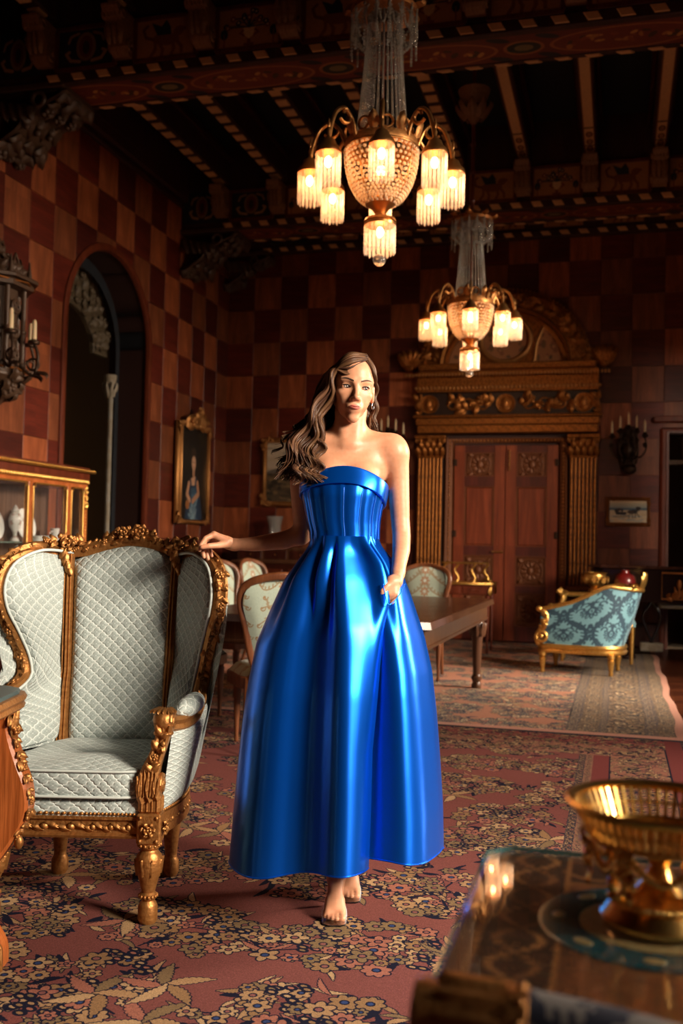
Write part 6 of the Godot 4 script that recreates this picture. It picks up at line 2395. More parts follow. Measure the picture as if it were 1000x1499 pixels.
	for x in [-0.26, 0.46]:
		b = MB.new()
		b.tube(Array(smooth_path([Vector3(x, 0.4, 0.18), Vector3(x - 0.03, 0.55, 0.18), Vector3(x, 0.7, 0.18), Vector3(x - 0.06, 0.76, 0.18)], 4)), 0.025, 8)
		b.tube(Array(smooth_path([Vector3(x, 0.4, -0.18), Vector3(x - 0.03, 0.55, -0.18), Vector3(x, 0.7, -0.18), Vector3(x - 0.06, 0.76, -0.18)], 4)), 0.025, 8)
		b.box(Vector3(x, 0.72, 0), Vector3(0.08, 0.06, 0.42), 0.02)
		part(o, "arm", b, gb)
		for z in [-0.16, 0.16]:
			b = MB.new()
			b.lathe([Vector2(0, 0), Vector2(0.018, 0), Vector2(0.03, 0.3), Vector2(0.035, 0.4), Vector2(0, 0.4)], 10, Transform3D(Basis.IDENTITY, Vector3(x, 0, z)))
			part(o, "leg", b, gb)
	b = MB.new()
	b.box(Vector3(0.1, 0.71, -0.17), Vector3(0.74, 0.05, 0.04), 0.015)
	part(o, "back_rail", b, gb)
	o = thing("pedestal", "dark round pedestal behind the blue armchair", "stand", Vector3(-0.24, 0.012, -11.72))
	b = MB.new()
	b.lathe([Vector2(0, 0), Vector2(0.16, 0), Vector2(0.16, 0.05), Vector2(0.07, 0.1), Vector2(0.06, 0.6), Vector2(0.15, 0.7), Vector2(0.17, 0.74), Vector2(0, 0.74)], 20)
	part(o, "column", b, mats["black_lacquer"])
	o = thing("bowl", "round gilt openwork bowl behind the blue armchair", "bowl", Vector3(-0.24, 0.752, -11.72))
	b = MB.new()
	b.lathe([Vector2(0, 0), Vector2(0.07, 0.0), Vector2(0.07, 0.02), Vector2(0.03, 0.04), Vector2(0.1, 0.08), Vector2(0.13, 0.14), Vector2(0.12, 0.19), Vector2(0.14, 0.21), Vector2(0.12, 0.21), Vector2(0.1, 0.15), Vector2(0, 0.07)], 24)
	part(o, "body", b, gb)
	b = MB.new()
	for k in 8:
		rose(b, Vector3(cos(TAU * k / 8) * 0.125, 0.13, sin(TAU * k / 8) * 0.125), Vector3(cos(TAU * k / 8), 0, sin(TAU * k / 8)), 0.045)
	part(o, "garland", b, gb)
	# grand piano at the right edge
	o = thing("grand_piano", "dark lacquered grand piano with gilt painting at the right edge", "piano", Vector3(0.5, 0.012, -12.45))
	b = MB.new()
	b.xf = Transform3D(Basis(Vector3.RIGHT, -PI * 0.5), Vector3.ZERO)
	var body := smooth2([Vector2(-0.84, -0.3), Vector2(-0.84, 0.25), Vector2(-0.6, 0.42), Vector2(-0.1, 0.4), Vector2(0.5, 0.5), Vector2(1.3, 0.52), Vector2(1.3, -0.6), Vector2(-0.3, -0.6)], 3, true)
	body = PackedVector2Array([Vector2(-0.8, -0.28), Vector2(-0.76, -0.36), Vector2(-0.66, -0.42), Vector2(1.4, -0.42), Vector2(1.4, 0.42), Vector2(-0.5, 0.42), Vector2(-0.68, 0.34), Vector2(-0.78, 0.16)])
	b.extrude(body, 0.62, 1.0, 0.01)
	part(o, "case", b, mats["black_lacquer"])
	b = MB.new()
	b.xf = Transform3D(Basis(Vector3.RIGHT, -PI * 0.5), Vector3.ZERO)
	var lid := PackedVector2Array()
	for q in body:
		lid.append(q * 1.03)
	b.extrude(lid, 1.005, 1.035, 0.008)
	part(o, "lid", b, mats["piano_lid"])
	b = MB.new()
	b.sweep(PackedVector3Array([Vector3(0.0, 0.66, 0.425), Vector3(1.2, 0.66, 0.425), Vector3(1.2, 0.96, 0.425), Vector3(0.0, 0.96, 0.425)]), round_rect(0.02, 0.02, 0.006), {"ring": true, "up": Vector3.BACK})
	for k in 3:
		b.leaf(Vector3(0.17 + 0.02 * k, 0.68, 0.425), Vector3((k - 1) * 0.25, 1, 0), Vector3.BACK, 0.15, 0.03, 0.1)
	b.ball(Vector3(0.19, 0.83, 0.43), Vector3(0.03, 0.06, 0.015))
	carving(b, PackedVector3Array([Vector3(0.06, 0.69, 0.425), Vector3(0.36, 0.69, 0.425)]), Vector3.BACK, 0.05, 0.05, 6)
	part(o, "gilt_ornament", b, mats["gilt_dim"])
	b = MB.new()
	b.box(Vector3(0.3, 0.57, 0.2), Vector3(0.62, 0.05, 0.14), 0.01)
	b.box(Vector3(0.02, 0.58, 0.2), Vector3(0.1, 0.07, 0.12), 0.01)
	part(o, "white_rail", b, mats["stone_grey"])
	for e in [Vector3(-0.55, 0, -0.2), Vector3(1.1, 0, 0.3), Vector3(1.1, 0, -0.3)]:
		b = MB.new()
		b.lathe([Vector2(0, 0), Vector2(0.04, 0), Vector2(0.05, 0.04), Vector2(0.03, 0.08), Vector2(0.05, 0.4), Vector2(0.07, 0.58), Vector2(0.08, 0.62), Vector2(0, 0.62)], 14, Transform3D(Basis.IDENTITY, e))
		part(o, "leg", b, mats["black_lacquer"])
	for x in [0.36, 0.52]:
		b = MB.new()
		b.box(Vector3(x, 0.28, 0.2), Vector3(0.02, 0.54, 0.02), 0.004)
		part(o, "thin_support", b, mats["gilt_dim"])
	b = MB.new()
	b.box(Vector3(-0.1, 0.09, 0.2), Vector3(0.26, 0.1, 0.16), 0.012)
	part(o, "pedal_box", b, mats["stone_grey"])
	b = MB.new()
	b.tube(Array(smooth_path([Vector3(-0.1, 0.62, 0.2), Vector3(-0.2, 0.45, 0.2), Vector3(-0.16, 0.3, 0.2), Vector3(-0.1, 0.14, 0.2)], 4)), 0.02, 7)
	b.tube(Array(smooth_path([Vector3(-0.1, 0.62, 0.2), Vector3(0.0, 0.45, 0.2), Vector3(-0.04, 0.3, 0.2), Vector3(-0.1, 0.14, 0.2)], 4)), 0.02, 7)
	part(o, "pedal_lyre", b, mats["black_lacquer"])
	o = thing("vase", "dark red globe vase on a stand before the piano", "vase", Vector3(0.09, 0.752, -11.72))
	b = MB.new()
	b.lathe([Vector2(0, 0), Vector2(0.06, 0.0), Vector2(0.07, 0.01), Vector2(0.11, 0.07), Vector2(0.12, 0.12), Vector2(0.1, 0.18), Vector2(0.05, 0.215), Vector2(0.045, 0.24), Vector2(0.055, 0.25), Vector2(0.04, 0.25), Vector2(0.03, 0.2)], 28)
	part(o, "body", b, mat("red_glaze", srgb(112, 18, 14), 0.15, 0, {"clearcoat_enabled": true, "clearcoat": 0.6}))
	o = thing("pedestal", "slim dark pedestal under the red vase", "stand", Vector3(0.09, 0.012, -11.72))
	b = MB.new()
	b.lathe([Vector2(0, 0), Vector2(0.13, 0), Vector2(0.13, 0.04), Vector2(0.05, 0.08), Vector2(0.04, 0.6), Vector2(0.11, 0.7), Vector2(0.12, 0.74), Vector2(0, 0.74)], 20)
	part(o, "column", b, mats["black_lacquer"])


func display_cabinet() -> void:
	# glazed cabinet against the left wall; local x runs towards the far wall, z into the room
	var o := thing("display_cabinet", "gilt-mounted glazed display cabinet with porcelain against the left wall", "cabinet", Vector3(XL + 0.02, 0.0, -7.66), PI * 0.5)
	var w := 2.06
	var d := 0.44
	var top := 1.86
	var wood: Material = mats["satinwood"]
	var b := MB.new()
	b.box(Vector3(0, 0.62, d * 0.5), Vector3(w, 0.6, d), 0.006)
	b.box(Vector3(0, 0.93, d * 0.5), Vector3(w + 0.02, 0.03, d + 0.02), 0.008)
	b.box(Vector3(0, 1.74, d * 0.5), Vector3(w, 0.08, d), 0.004)
	b.box(Vector3(0, 1.35, 0.012), Vector3(w, 0.86, 0.02), 0.0)
	part(o, "carcase", b, wood)
	b = MB.new()
	b.box(Vector3(0, 1.35, 0.03), Vector3(w - 0.06, 0.8, 0.012), 0.0)
	part(o, "lining", b, mats["cabinet_lining"])
	b = MB.new()
	b.sweep(PackedVector3Array([Vector3(-w * 0.5, 1.78, 0.0), Vector3(-w * 0.5, 1.78, d), Vector3(w * 0.5, 1.78, d), Vector3(w * 0.5, 1.78, 0.0)]), PackedVector2Array([Vector2(0.02, 0), Vector2(-0.01, 0.0), Vector2(-0.014, 0.04), Vector2(-0.04, 0.06), Vector2(-0.06, 0.08), Vector2(-0.07, 0.11), Vector2(0.02, 0.12)]), {"up": Vector3.UP, "caps": true})
	b.box(Vector3(0, 1.84, d * 0.5), Vector3(w, 0.11, d), 0.0)
	part(o, "cornice", b, mats["mahogany"])
	b = MB.new()
	for k in 58:
		b.ball(Vector3(-w * 0.5 + 0.02 + (w - 0.04) * k / 57.0, 1.765, d + 0.012), Vector3(0.017, 0.026, 0.016), Basis.IDENTITY, 7, 5)
	for k in 12:
		b.ball(Vector3(w * 0.5 + 0.012, 1.765, 0.02 + (d - 0.02) * k / 11.0), Vector3(0.016, 0.026, 0.017), Basis.IDENTITY, 7, 5)
	part(o, "egg_moulding", b, mats["gilt_bright"])
	o.get_child(o.get_child_count() - 1).set_meta("kind", "stuff")
	b = MB.new()
	b.tube([Vector3(-w * 0.5 - 0.05, 1.862, d + 0.05), Vector3(w * 0.5 + 0.05, 1.862, d + 0.05), Vector3(w * 0.5 + 0.05, 1.862, 0)], 0.014, 8)
	beads(b, PackedVector3Array([Vector3(-w * 0.5, 1.872, d + 0.06), Vector3(w * 0.5 + 0.05, 1.872, d + 0.06)]), 0.009, 0.024)
	part(o, "top_beading", b, mats["gilt_bright"])
	# posts between the panes
	var posts := [-1.0, -0.58, 0.06, 0.7, 1.0]
	for x in posts:
		b = MB.new()
		b.box(Vector3(x, 1.32, d - 0.02), Vector3(0.06 if absf(x) < 0.99 else 0.07, 0.78, 0.05), 0.006)
		part(o, "post", b, wood)
		b = MB.new()
		if absf(x) > 0.9:
			carving(b, PackedVector3Array([Vector3(x, 1.5, d + 0.006), Vector3(x, 1.7, d + 0.006)]), Vector3.BACK, 0.035, 0.03, 9)
			beads(b, PackedVector3Array([Vector3(x, 1.0, d + 0.006), Vector3(x, 1.5, d + 0.006)]), 0.008, 0.03)
			part(o, "post_mount", b, mats["gilt_bright"])
	for k in posts.size() - 1:
		var x0: float = posts[k] + 0.03
		var x1: float = posts[k + 1] - 0.03
		var dr := Node3D.new()
		dr.name = "glazed_door"
		o.add_child(dr, true)
		b = MB.new()
		var c := 0.03
		b.sweep(PackedVector3Array([Vector3(x0 + 0.01, 0.98, d), Vector3(x1 - 0.01, 0.98, d), Vector3(x1 - 0.01, 1.7 - c, d), Vector3(x1 - 0.01 - c, 1.7 - c, d), Vector3(x1 - 0.01 - c, 1.7, d), Vector3(x0 + 0.01 + c, 1.7, d), Vector3(x0 + 0.01 + c, 1.7 - c, d), Vector3(x0 + 0.01, 1.7 - c, d)]), round_rect(0.016, 0.02, 0.006), {"ring": true, "up": Vector3.BACK})
		part(dr, "gilt_edge", b, mats["gilt_bright"])
		b = MB.new()
		b.box(Vector3((x0 + x1) * 0.5, 1.34, d - 0.012), Vector3(x1 - x0, 0.74, 0.004), 0.0)
		part(dr, "pane", b, mats["glass"])
	b = MB.new()
	b.box(Vector3(w * 0.5 - 0.006, 1.34, d * 0.5), Vector3(0.006, 0.74, d - 0.1), 0.0)
	part(o, "side_pane", b, mats["glass"])
	for y in [1.17, 1.0]:
		b = MB.new()
		b.box(Vector3(0, y, d * 0.5), Vector3(w - 0.08, 0.01, d - 0.1), 0.002)
		part(o, "glass_shelf", b, mat("shelf_glass", Color(0.6, 0.75, 0.7, 0.3), 0.05, 0, {"transparency": BaseMaterial3D.TRANSPARENCY_ALPHA}))
	# lower part
	for k in 3:
		b = MB.new()
		b.box(Vector3(-0.68 + 0.68 * k, 0.62, d + 0.004), Vector3(0.6, 0.5, 0.014), 0.006)
		part(o, "lower_door", b, mats["mahogany"])
		var ld := o.get_child(o.get_child_count() - 1)
		b = MB.new()
		b.sweep(PackedVector3Array([Vector3(-0.95 + 0.68 * k, 0.4, d + 0.014), Vector3(-0.41 + 0.68 * k, 0.4, d + 0.014), Vector3(-0.41 + 0.68 * k, 0.84, d + 0.014), Vector3(-0.95 + 0.68 * k, 0.84, d + 0.014)]), round_rect(0.014, 0.014, 0.005), {"ring": true, "up": Vector3.BACK})
		carving(b, PackedVector3Array([Vector3(-0.78 + 0.68 * k, 0.62, d + 0.012), Vector3(-0.58 + 0.68 * k, 0.62, d + 0.012)]), Vector3.BACK, 0.07, 0.05, k)
		part(ld, "gilt_mount", b, mats["gilt_bright"])
	for sx in [-1.0, 1.0]:
		for z in [0.05, d - 0.05]:
			b = MB.new()
			b.lathe([Vector2(0, 0), Vector2(0.025, 0), Vector2(0.035, 0.08), Vector2(0.04, 0.26), Vector2(0.05, 0.32), Vector2(0, 0.32)], 12, Transform3D(Basis.IDENTITY, Vector3(sx * (w * 0.5 - 0.06), 0, z)))
			part(o, "foot", b, wood)
	# porcelain, each piece of its own
	var base := Transform3D(Basis(Vector3.UP, PI * 0.5), o.position)
	var put := func(called: String, label: String, cat: String, at: Vector3, mb: MB, tilt := 0.0) -> Node3D:
		var q := thing(called, label, cat, base * at, PI * 0.5)
		var bd := part(q, "body", mb, mats["porcelain_painted"])
		if tilt != 0.0:
			bd.transform = Transform3D(Basis(Vector3.RIGHT, tilt), Vector3(0, 0.15, 0))
		return q
	var plate := MB.new()
	plate.lathe([Vector2(0, 0.0), Vector2(0.09, 0.0), Vector2(0.095, 0.006), Vector2(0.15, 0.022), Vector2(0.153, 0.026), Vector2(0.09, 0.012), Vector2(0, 0.01)], 28)
	put.call("plate", "round flowered porcelain plate standing in the second pane from the right", "plate", Vector3(0.4, 1.178, 0.16), plate, 1.35)
	put.call("plate", "flowered porcelain plate cut by the left picture edge in the cabinet", "plate", Vector3(-0.1, 1.178, 0.16), plate, 1.35)
	var dish := MB.new()
	dish.lathe([Vector2(0, 0), Vector2(0.04, 0), Vector2(0.045, 0.01), Vector2(0.075, 0.05), Vector2(0.08, 0.055), Vector2(0.07, 0.05), Vector2(0.03, 0.014), Vector2(0, 0.012)], 22)
	put.call("bowl", "small porcelain bowl in front of the standing plate", "bowl", Vector3(0.36, 1.178, 0.34), dish)
	put.call("bowl", "low porcelain cup to the right of the standing plate", "bowl", Vector3(0.585, 1.178, 0.3), dish)
	var mug := MB.new()
	mug.lathe([Vector2(0, 0), Vector2(0.036, 0), Vector2(0.04, 0.02), Vector2(0.036, 0.07), Vector2(0.046, 0.13), Vector2(0.04, 0.13), Vector2(0.03, 0.05), Vector2(0, 0.02)], 20)
	var ear := MB.new()
	ear.tube(Array(smooth_path([Vector3(-0.04, 0.1, 0), Vector3(-0.08, 0.09, 0), Vector3(-0.075, 0.05, 0), Vector3(-0.038, 0.04, 0)], 4)), 0.006, 6)
	var jug: Node3D = put.call("jug", "small flowered porcelain jug in the rightmost pane of the cabinet", "jug", Vector3(0.83, 1.178, 0.22), mug)
	part(jug, "handle", ear, mats["porcelain_painted"])
	var urn := MB.new()
	urn.lathe([Vector2(0, 0), Vector2(0.04, 0), Vector2(0.035, 0.02), Vector2(0.016, 0.05), Vector2(0.02, 0.08), Vector2(0.055, 0.14), Vector2(0.06, 0.2), Vector2(0.045, 0.24), Vector2(0.03, 0.26), Vector2(0.04, 0.275), Vector2(0.014, 0.31), Vector2(0, 0.33)], 22)
	put.call("urn", "slender lidded porcelain urn left of the standing plate", "urn", Vector3(0.17, 1.178, 0.22), urn)
	var fig := MB.new()
	fig.lathe([Vector2(0, 0), Vector2(0.05, 0), Vector2(0.05, 0.015), Vector2(0.03, 0.03), Vector2(0.04, 0.07), Vector2(0.02, 0.1), Vector2(0.025, 0.12), Vector2(0, 0.14)], 16)
	put.call("figurine", "little porcelain figure on the lower shelf of the cabinet", "figurine", Vector3(0.17, 1.008, 0.25), fig)


func porcelain_tex() -> Texture2D:
	var p := Pic.new(256, 256, srgb(226, 230, 226))
	p.wrap = true
	var r := RandomNumberGenerator.new()
	r.seed = 18
	for k in 10:
		var e := Vector2(r.randf(), r.randf()) * 256
		for i in 5:
			p.oval(e.x + r.randf_range(-12, 12), e.y + r.randf_range(-12, 12), 6, 5, 0, [srgb(186, 84, 84), srgb(206, 130, 110), srgb(120, 70, 96)][i % 3])
		for i in 4:
			p.oval(e.x + r.randf_range(-22, 22), e.y + r.randf_range(-22, 22), 8, 3, r.randf() * 3, srgb(96, 130, 90))
	return p.tex()


func left_console() -> void:
	# corner of a marquetry writing table with gilt mounts, cut by the left edge
	mat("table_leather", srgb(58, 74, 76), 0.35)
	var o := thing("writing_table", "curved satinwood writing table with gilt mounts at the left edge", "table", Vector3(-1.75, 0.003, -2.28), YAW)
	var b := MB.new()
	# top: x to +0.24 at its right end
	var topo := smooth2([Vector2(-1.0, -0.3), Vector2(0.1, -0.3), Vector2(0.21, -0.26), Vector2(0.245, -0.2), Vector2(0.245, 0.2), Vector2(0.21, 0.26), Vector2(0.1, 0.3), Vector2(-1.0, 0.3)], 4, true)
	topo = PackedVector2Array([Vector2(-0.9, -0.28), Vector2(0.12, -0.28), Vector2(0.17, -0.24), Vector2(0.185, -0.18), Vector2(0.185, 0.14), Vector2(0.17, 0.2), Vector2(0.12, 0.24), Vector2(-0.9, 0.24)])
	b.xf = Transform3D(Basis(Vector3.RIGHT, -PI * 0.5), Vector3.ZERO)
	b.extrude(topo, 0.74, 0.772, 0.005)
	part(o, "top", b, mats["table_leather"])
	b = MB.new()
	var rim := PackedVector3Array()
	for q in topo:
		rim.append(Vector3(q.x, 0.742, -q.y))
	b.sweep(rim, PackedVector2Array([Vector2(-0.012, 0.022), Vector2(0.012, 0.02), Vector2(0.02, 0.008), Vector2(0.01, -0.004), Vector2(0.016, -0.014), Vector2(0.004, -0.024), Vector2(-0.012, -0.024)]), {"ring": true, "up": Vector3.UP})
	part(o, "gilt_rim", b, mats["gilt"])
	b = MB.new()
	b.box(Vector3(-0.39, 0.68, 0.0), Vector3(1.02, 0.11, 0.42), 0.01)
	part(o, "frieze", b, mats["satinwood"])
	# bowed legs: shaped boards curving out and in again
	for z in [0.17, -0.17]:
		b = MB.new()
		b.xf = Transform3D(Basis.IDENTITY, Vector3(0.0, 0, z))
		var outer := smooth2([Vector2(0.155, 0.74), Vector2(0.16, 0.66), Vector2(0.185, 0.58), Vector2(0.215, 0.5), Vector2(0.215, 0.42), Vector2(0.165, 0.33), Vector2(0.115, 0.26), Vector2(0.1, 0.2), Vector2(0.115, 0.13), Vector2(0.155, 0.06), Vector2(0.16, 0.0)], 4)
		var inner := smooth2([Vector2(0.085, 0.0), Vector2(0.06, 0.08), Vector2(0.035, 0.16), Vector2(0.035, 0.24), Vector2(0.075, 0.33), Vector2(0.125, 0.42), Vector2(0.13, 0.5), Vector2(0.11, 0.58), Vector2(0.07, 0.66), Vector2(0.05, 0.74)], 4)
		outer.append_array(inner)
		if z > 0.0:
			# the front leg kicks out into a toe
			for i in outer.size():
				outer[i].x += 0.085 * smoothstep(0.2, 0.0, outer[i].y)
		b.extrude(outer, -0.035, 0.035, 0.008)
		part(o, "leg", b, mats["satinwood"])
		b = MB.new()
		var c := PackedVector3Array()
		for q in smooth2([Vector2(0.166, 0.7), Vector2(0.192, 0.58), Vector2(0.222, 0.5), Vector2(0.218, 0.42), Vector2(0.185, 0.36)], 5):
			c.append(Vector3(q.x, q.y, z + 0.02))
		carving(b, c, Vector3(1, 0.1, 0.5), 0.022, 0.02, 6)
		b.leaf(Vector3(0.17, 0.64, z + 0.02), Vector3(0.05, 1, 0), Vector3(1, 0, 0.4), 0.09, 0.03, 0.2)
		b.ball(Vector3(0.195, 0.35, z + 0.02), Vector3(0.014, 0.02, 0.014))
		part(o, "gilt_mount", b, mats["gilt"])
		b = MB.new()
		b.tube([Vector3(0.16, 0.0, z + 0.036), Vector3(0.158, 0.06, z + 0.036), Vector3(0.118, 0.13, z + 0.036), Vector3(0.102, 0.2, z + 0.036)], 0.007, 6)
		part(o, "edge_line", b, mats["gilt"])
		b = MB.new()
		b.lathe([Vector2(0, 0), Vector2(0.03, 0.0), Vector2(0.034, 0.02), Vector2(0.0, 0.04)], 12, Transform3D(Basis.IDENTITY, Vector3(0.12, 0.0, z)))
		part(o, "foot", b, mats["gilt"])
	b = MB.new()
	b.xf = Transform3D(Basis(Vector3.BACK, PI * 0.5), Vector3.ZERO)
	b.box(Vector3(0.17, 0.45, 0.0), Vector3(0.03, 0.9, 0.05), 0.008)
	part(o, "stretcher", b, mats["satinwood"])
	for x in [-0.75]:
		for z in [0.17, -0.17]:
			b = MB.new()
			b.box(Vector3(x, 0.35, z), Vector3(0.07, 0.7, 0.07), 0.012)
			part(o, "leg", b, mats["satinwood"])


func marquetry_tex() -> Texture2D:
	var p := Pic.new(512, 512, srgb(118, 66, 34))
	var r := RandomNumberGenerator.new()
	r.seed = 31
	var g := noise(8, 0.012, 3)
	for j in 512:
		for i in 512:
			var k := 1.0 + 0.3 * g.get_noise_2d(i * 3.0, j * 0.3)
			p.im.set_pixel(i, j, Color(0.46 * k, 0.26 * k, 0.135 * k))
	# dark band near the edge with pale interlacing ribbon
	p.rect(26, 0, 70, 512, srgb(58, 30, 18))
	p.rect(96, 26, 416, 70, srgb(58, 30, 18))
	p.rect(18, 0, 8, 512, srgb(150, 96, 50))
	p.rect(96, 0, 6, 512, srgb(150, 96, 50))
	p.rect(96, 96, 416, 6, srgb(150, 96, 50))
	for k in 60:
		var y := k * 9.0
		p.oval(61 + 22 * sin(y * 0.05), y, 6, 4, 0.4, srgb(168, 112, 62))
		p.oval(61 - 22 * sin(y * 0.05), y, 6, 4, -0.4, srgb(132, 82, 44))
		p.oval(96 + y, 61 + 20 * sin(y * 0.05), 6, 4, 0.4, srgb(150, 98, 54))
	p.grain(0.12, r)
	return p.tex()


func front_table() -> void:
	mat("marquetry", Color.WHITE, 0.5, 0, {"albedo_texture": marquetry_tex(), "uv1_scale": Vector3(1, 1, 1), "clearcoat_enabled": true, "clearcoat": 1.0, "clearcoat_roughness": 0.04})
	mat("plate_glass", Color(0.2, 0.35, 0.33, 0.03), 0.02, 0, {"transparency": BaseMaterial3D.TRANSPARENCY_ALPHA, "metallic_specular": 0.6})
	mat("plate_edge", Color(0.25, 0.45, 0.45, 0.75), 0.1, 0, {"transparency": BaseMaterial3D.TRANSPARENCY_ALPHA})
	mat("plaque_blue", srgb(24, 74, 92), 0.2, 0, {"albedo_texture": texs["gilt_grain"], "uv1_triplanar": true, "uv1_scale": Vector3(12, 12, 12)})
	mat("plaque_cream", srgb(150, 140, 104), 0.3, 0, {"albedo_texture": texs["gilt_grain"], "uv1_triplanar": true, "uv1_scale": Vector3(14, 14, 14)})
	var o := thing("occasional_table", "glass-topped marquetry table in the lower right corner", "table", Vector3(0.14, 0.003, -1.22))
	var b := MB.new()
	var topo := PackedVector2Array([Vector2(-0.32, -0.26), Vector2(0.34, -0.26), Vector2(0.34, 0.32), Vector2(-0.285, 0.32), Vector2(-0.32, 0.285)])
	b.xf = Transform3D(Basis(Vector3.RIGHT, -PI * 0.5), Vector3.ZERO)
	b.extrude(topo, 0.715, 0.742, 0.004)
	for i in b.t.size():
		b.t[i] = Vector2((b.v[i].x + 0.32) / 0.62, (b.v[i].z + 0.32) / 0.62)
	part(o, "top", b, mats["marquetry"])
	b = MB.new()
	b.xf = Transform3D(Basis(Vector3.RIGHT, -PI * 0.5), Vector3.ZERO)
	b.extrude(topo, 0.7425, 0.75, 0.002)
	part(o, "glass_top", b, mats["plate_glass"])
	b = MB.new()
	var rim := PackedVector3Array()
	for q in topo:
		rim.append(Vector3(q.x, 0.746, -q.y))
	b.sweep(rim, PackedVector2Array([Vector2(0.0, -0.0036), Vector2(0.003, -0.003), Vector2(0.003, 0.003), Vector2(0.0, 0.0036)]), {"ring": true, "up": Vector3.UP})
	part(o, "glass_edge", b, mats["plate_edge"])
	b = MB.new()
	b.box(Vector3(0.01, 0.665, -0.03), Vector3(0.6, 0.1, 0.52), 0.008)
	part(o, "frieze", b, mats["mahogany"])
	for e in [[-0.27, -0.27], [0.29, -0.27], [-0.27, 0.21], [0.29, 0.21]]:
		b = MB.new()
		b.lathe([Vector2(0, 0), Vector2(0.016, 0), Vector2(0.02, 0.04), Vector2(0.014, 0.06), Vector2(0.026, 0.5), Vector2(0.03, 0.62), Vector2(0, 0.62)], 14, Transform3D(Basis.IDENTITY, Vector3(e[0], 0, e[1])))
		part(o, "leg", b, mats["mahogany"])
	# porcelain plaque let into the top: blue ring with cream medallions
	b = MB.new()
	b.lathe([Vector2(0.085, 0.7435), Vector2(0.09, 0.7448), Vector2(0.13, 0.7448), Vector2(0.135, 0.7435)], 48, Transform3D(Basis.IDENTITY, Vector3(-0.095, 0, -0.065)))
	part(o, "plaque_border", b, mats["plaque_blue"])
	b = MB.new()
	b.lathe([Vector2(0.0, 0.7442), Vector2(0.085, 0.7442)], 40, Transform3D(Basis.IDENTITY, Vector3(-0.095, 0, -0.065)))
	part(o, "plaque_centre", b, mats["plaque_cream"])
	for k in 8:
		b = MB.new()
		b.ball(Vector3(-0.095 + cos(TAU * k / 8) * 0.11, 0.7446, -0.065 + sin(TAU * k / 8) * 0.11), Vector3(0.016, 0.0008, 0.01), Basis(Vector3.UP, -TAU * k / 8 - PI * 0.5), 12, 4)
		part(o, "plaque_medallion", b, mats["plaque_cream"])
	# openwork gilt tazza
	var t := thing("tazza", "gilt openwork footed bowl standing on the glass-topped table", "bowl", Vector3(0.055, 0.7545, -1.29))
	var gb: Material = mats["gilt_polished"]
	b = MB.new()
	b.lathe([Vector2(0.0, 0.084), Vector2(0.05, 0.086), Vector2(0.085, 0.098), Vector2(0.082, 0.102), Vector2(0.05, 0.09), Vector2(0.0, 0.089)], 48)
	part(t, "dish", b, gb)
	b = MB.new()
	b.lathe([Vector2(0.104, 0.132), Vector2(0.113, 0.136), Vector2(0.116, 0.141), Vector2(0.11, 0.144), Vector2(0.101, 0.139), Vector2(0.104, 0.132)], 56)
	b.ring(Vector3(0, 0.1, 0), Vector3.UP, 0.087, 0.004, 48, 6)
	part(t, "rim", b, gb)
	b = MB.new()
	for k in 56:
		var a := TAU * k / 56
		var d := Vector3(cos(a), 0, sin(a))
		b.bar(d * 0.087 + Vector3(0, 0.1, 0), d * 0.104 + Vector3(0, 0.136, 0), 0.0052, 0.004, 0.001, d)
	b.ring(Vector3(0, 0.118, 0), Vector3.UP, 0.096, 0.0022, 48, 5)
	part(t, "gallery", b, gb)
	t.get_child(t.get_child_count() - 1).set_meta("kind", "stuff")
	# swags and masks under the bowl
	b = MB.new()
	for k in 6:
		var a0 := TAU * k / 6
		var sw := PackedVector3Array()
		for i in 14:
			var f := i / 13.0
			var a := a0 + TAU / 6 * f
			sw.append(Vector3(cos(a) * (0.085 - 0.012 * sin(PI * f)), 0.095 - 0.032 * sin(PI * f), sin(a) * (0.085 - 0.012 * sin(PI * f))))
		beads(b, sw, 0.0052, 0.0068)
		var d := Vector3(cos(a0), 0, sin(a0))
		rose(b, d * 0.085 + Vector3(0, 0.094, 0), d, 0.014)
		beads(b, PackedVector3Array([d * 0.085 + Vector3(0, 0.09, 0), d * 0.083 + Vector3(0, 0.055, 0)]), 0.005, 0.008)
		carving(b, PackedVector3Array([d * 0.083 + Vector3(0, 0.085, 0), d * 0.081 + Vector3(0, 0.052, 0)]), d, 0.014, 0.011, k)
	part(t, "garlands", b, gb)
	for k in 3:
		var a := TAU * k / 3 + 0.5
		var d := Vector3(cos(a), 0, sin(a))
		b = MB.new()
		b.tube(Array(smooth_path([d * 0.05 + Vector3(0, 0.03, 0), d * 0.066 + Vector3(0, 0.045, 0), d * 0.06 + Vector3(0, 0.065, 0), d * 0.07 + Vector3(0, 0.088, 0)], 5)), 0.006, 8)
		b.ball(d * 0.06 + Vector3(0, 0.034, 0), Vector3(0.012, 0.008, 0.012))
		b.ball(d * 0.062 + Vector3(0, 0.07, 0), Vector3(0.011, 0.013, 0.011))
		part(t, "figure_support", b, gb)
	b = MB.new()
	b.lathe([Vector2(0, 0.084), Vector2(0.02, 0.08), Vector2(0.012, 0.066), Vector2(0.018, 0.05), Vector2(0.03, 0.035), Vector2(0.058, 0.03), Vector2(0.06, 0.026), Vector2(0.056, 0.022), Vector2(0.06, 0.018), Vector2(0.066, 0.008), Vector2(0.07, 0.004), Vector2(0.07, 0.0), Vector2(0, 0.0)], 40)
	beads(b, PackedVector3Array(_circle(0.058, 0.026, 40)), 0.003, 0.0075)
	part(t, "foot", b, gb)
	# chair back at the very bottom: gilt scrolled end and a rolled, printed top rail
	mat("print_blue", Color.WHITE, 0.8, 0, {"albedo_texture": damask_tex("blueprint", srgb(122, 116, 112), srgb(26, 30, 52)), "rim_enabled": true, "rim": 0.3})
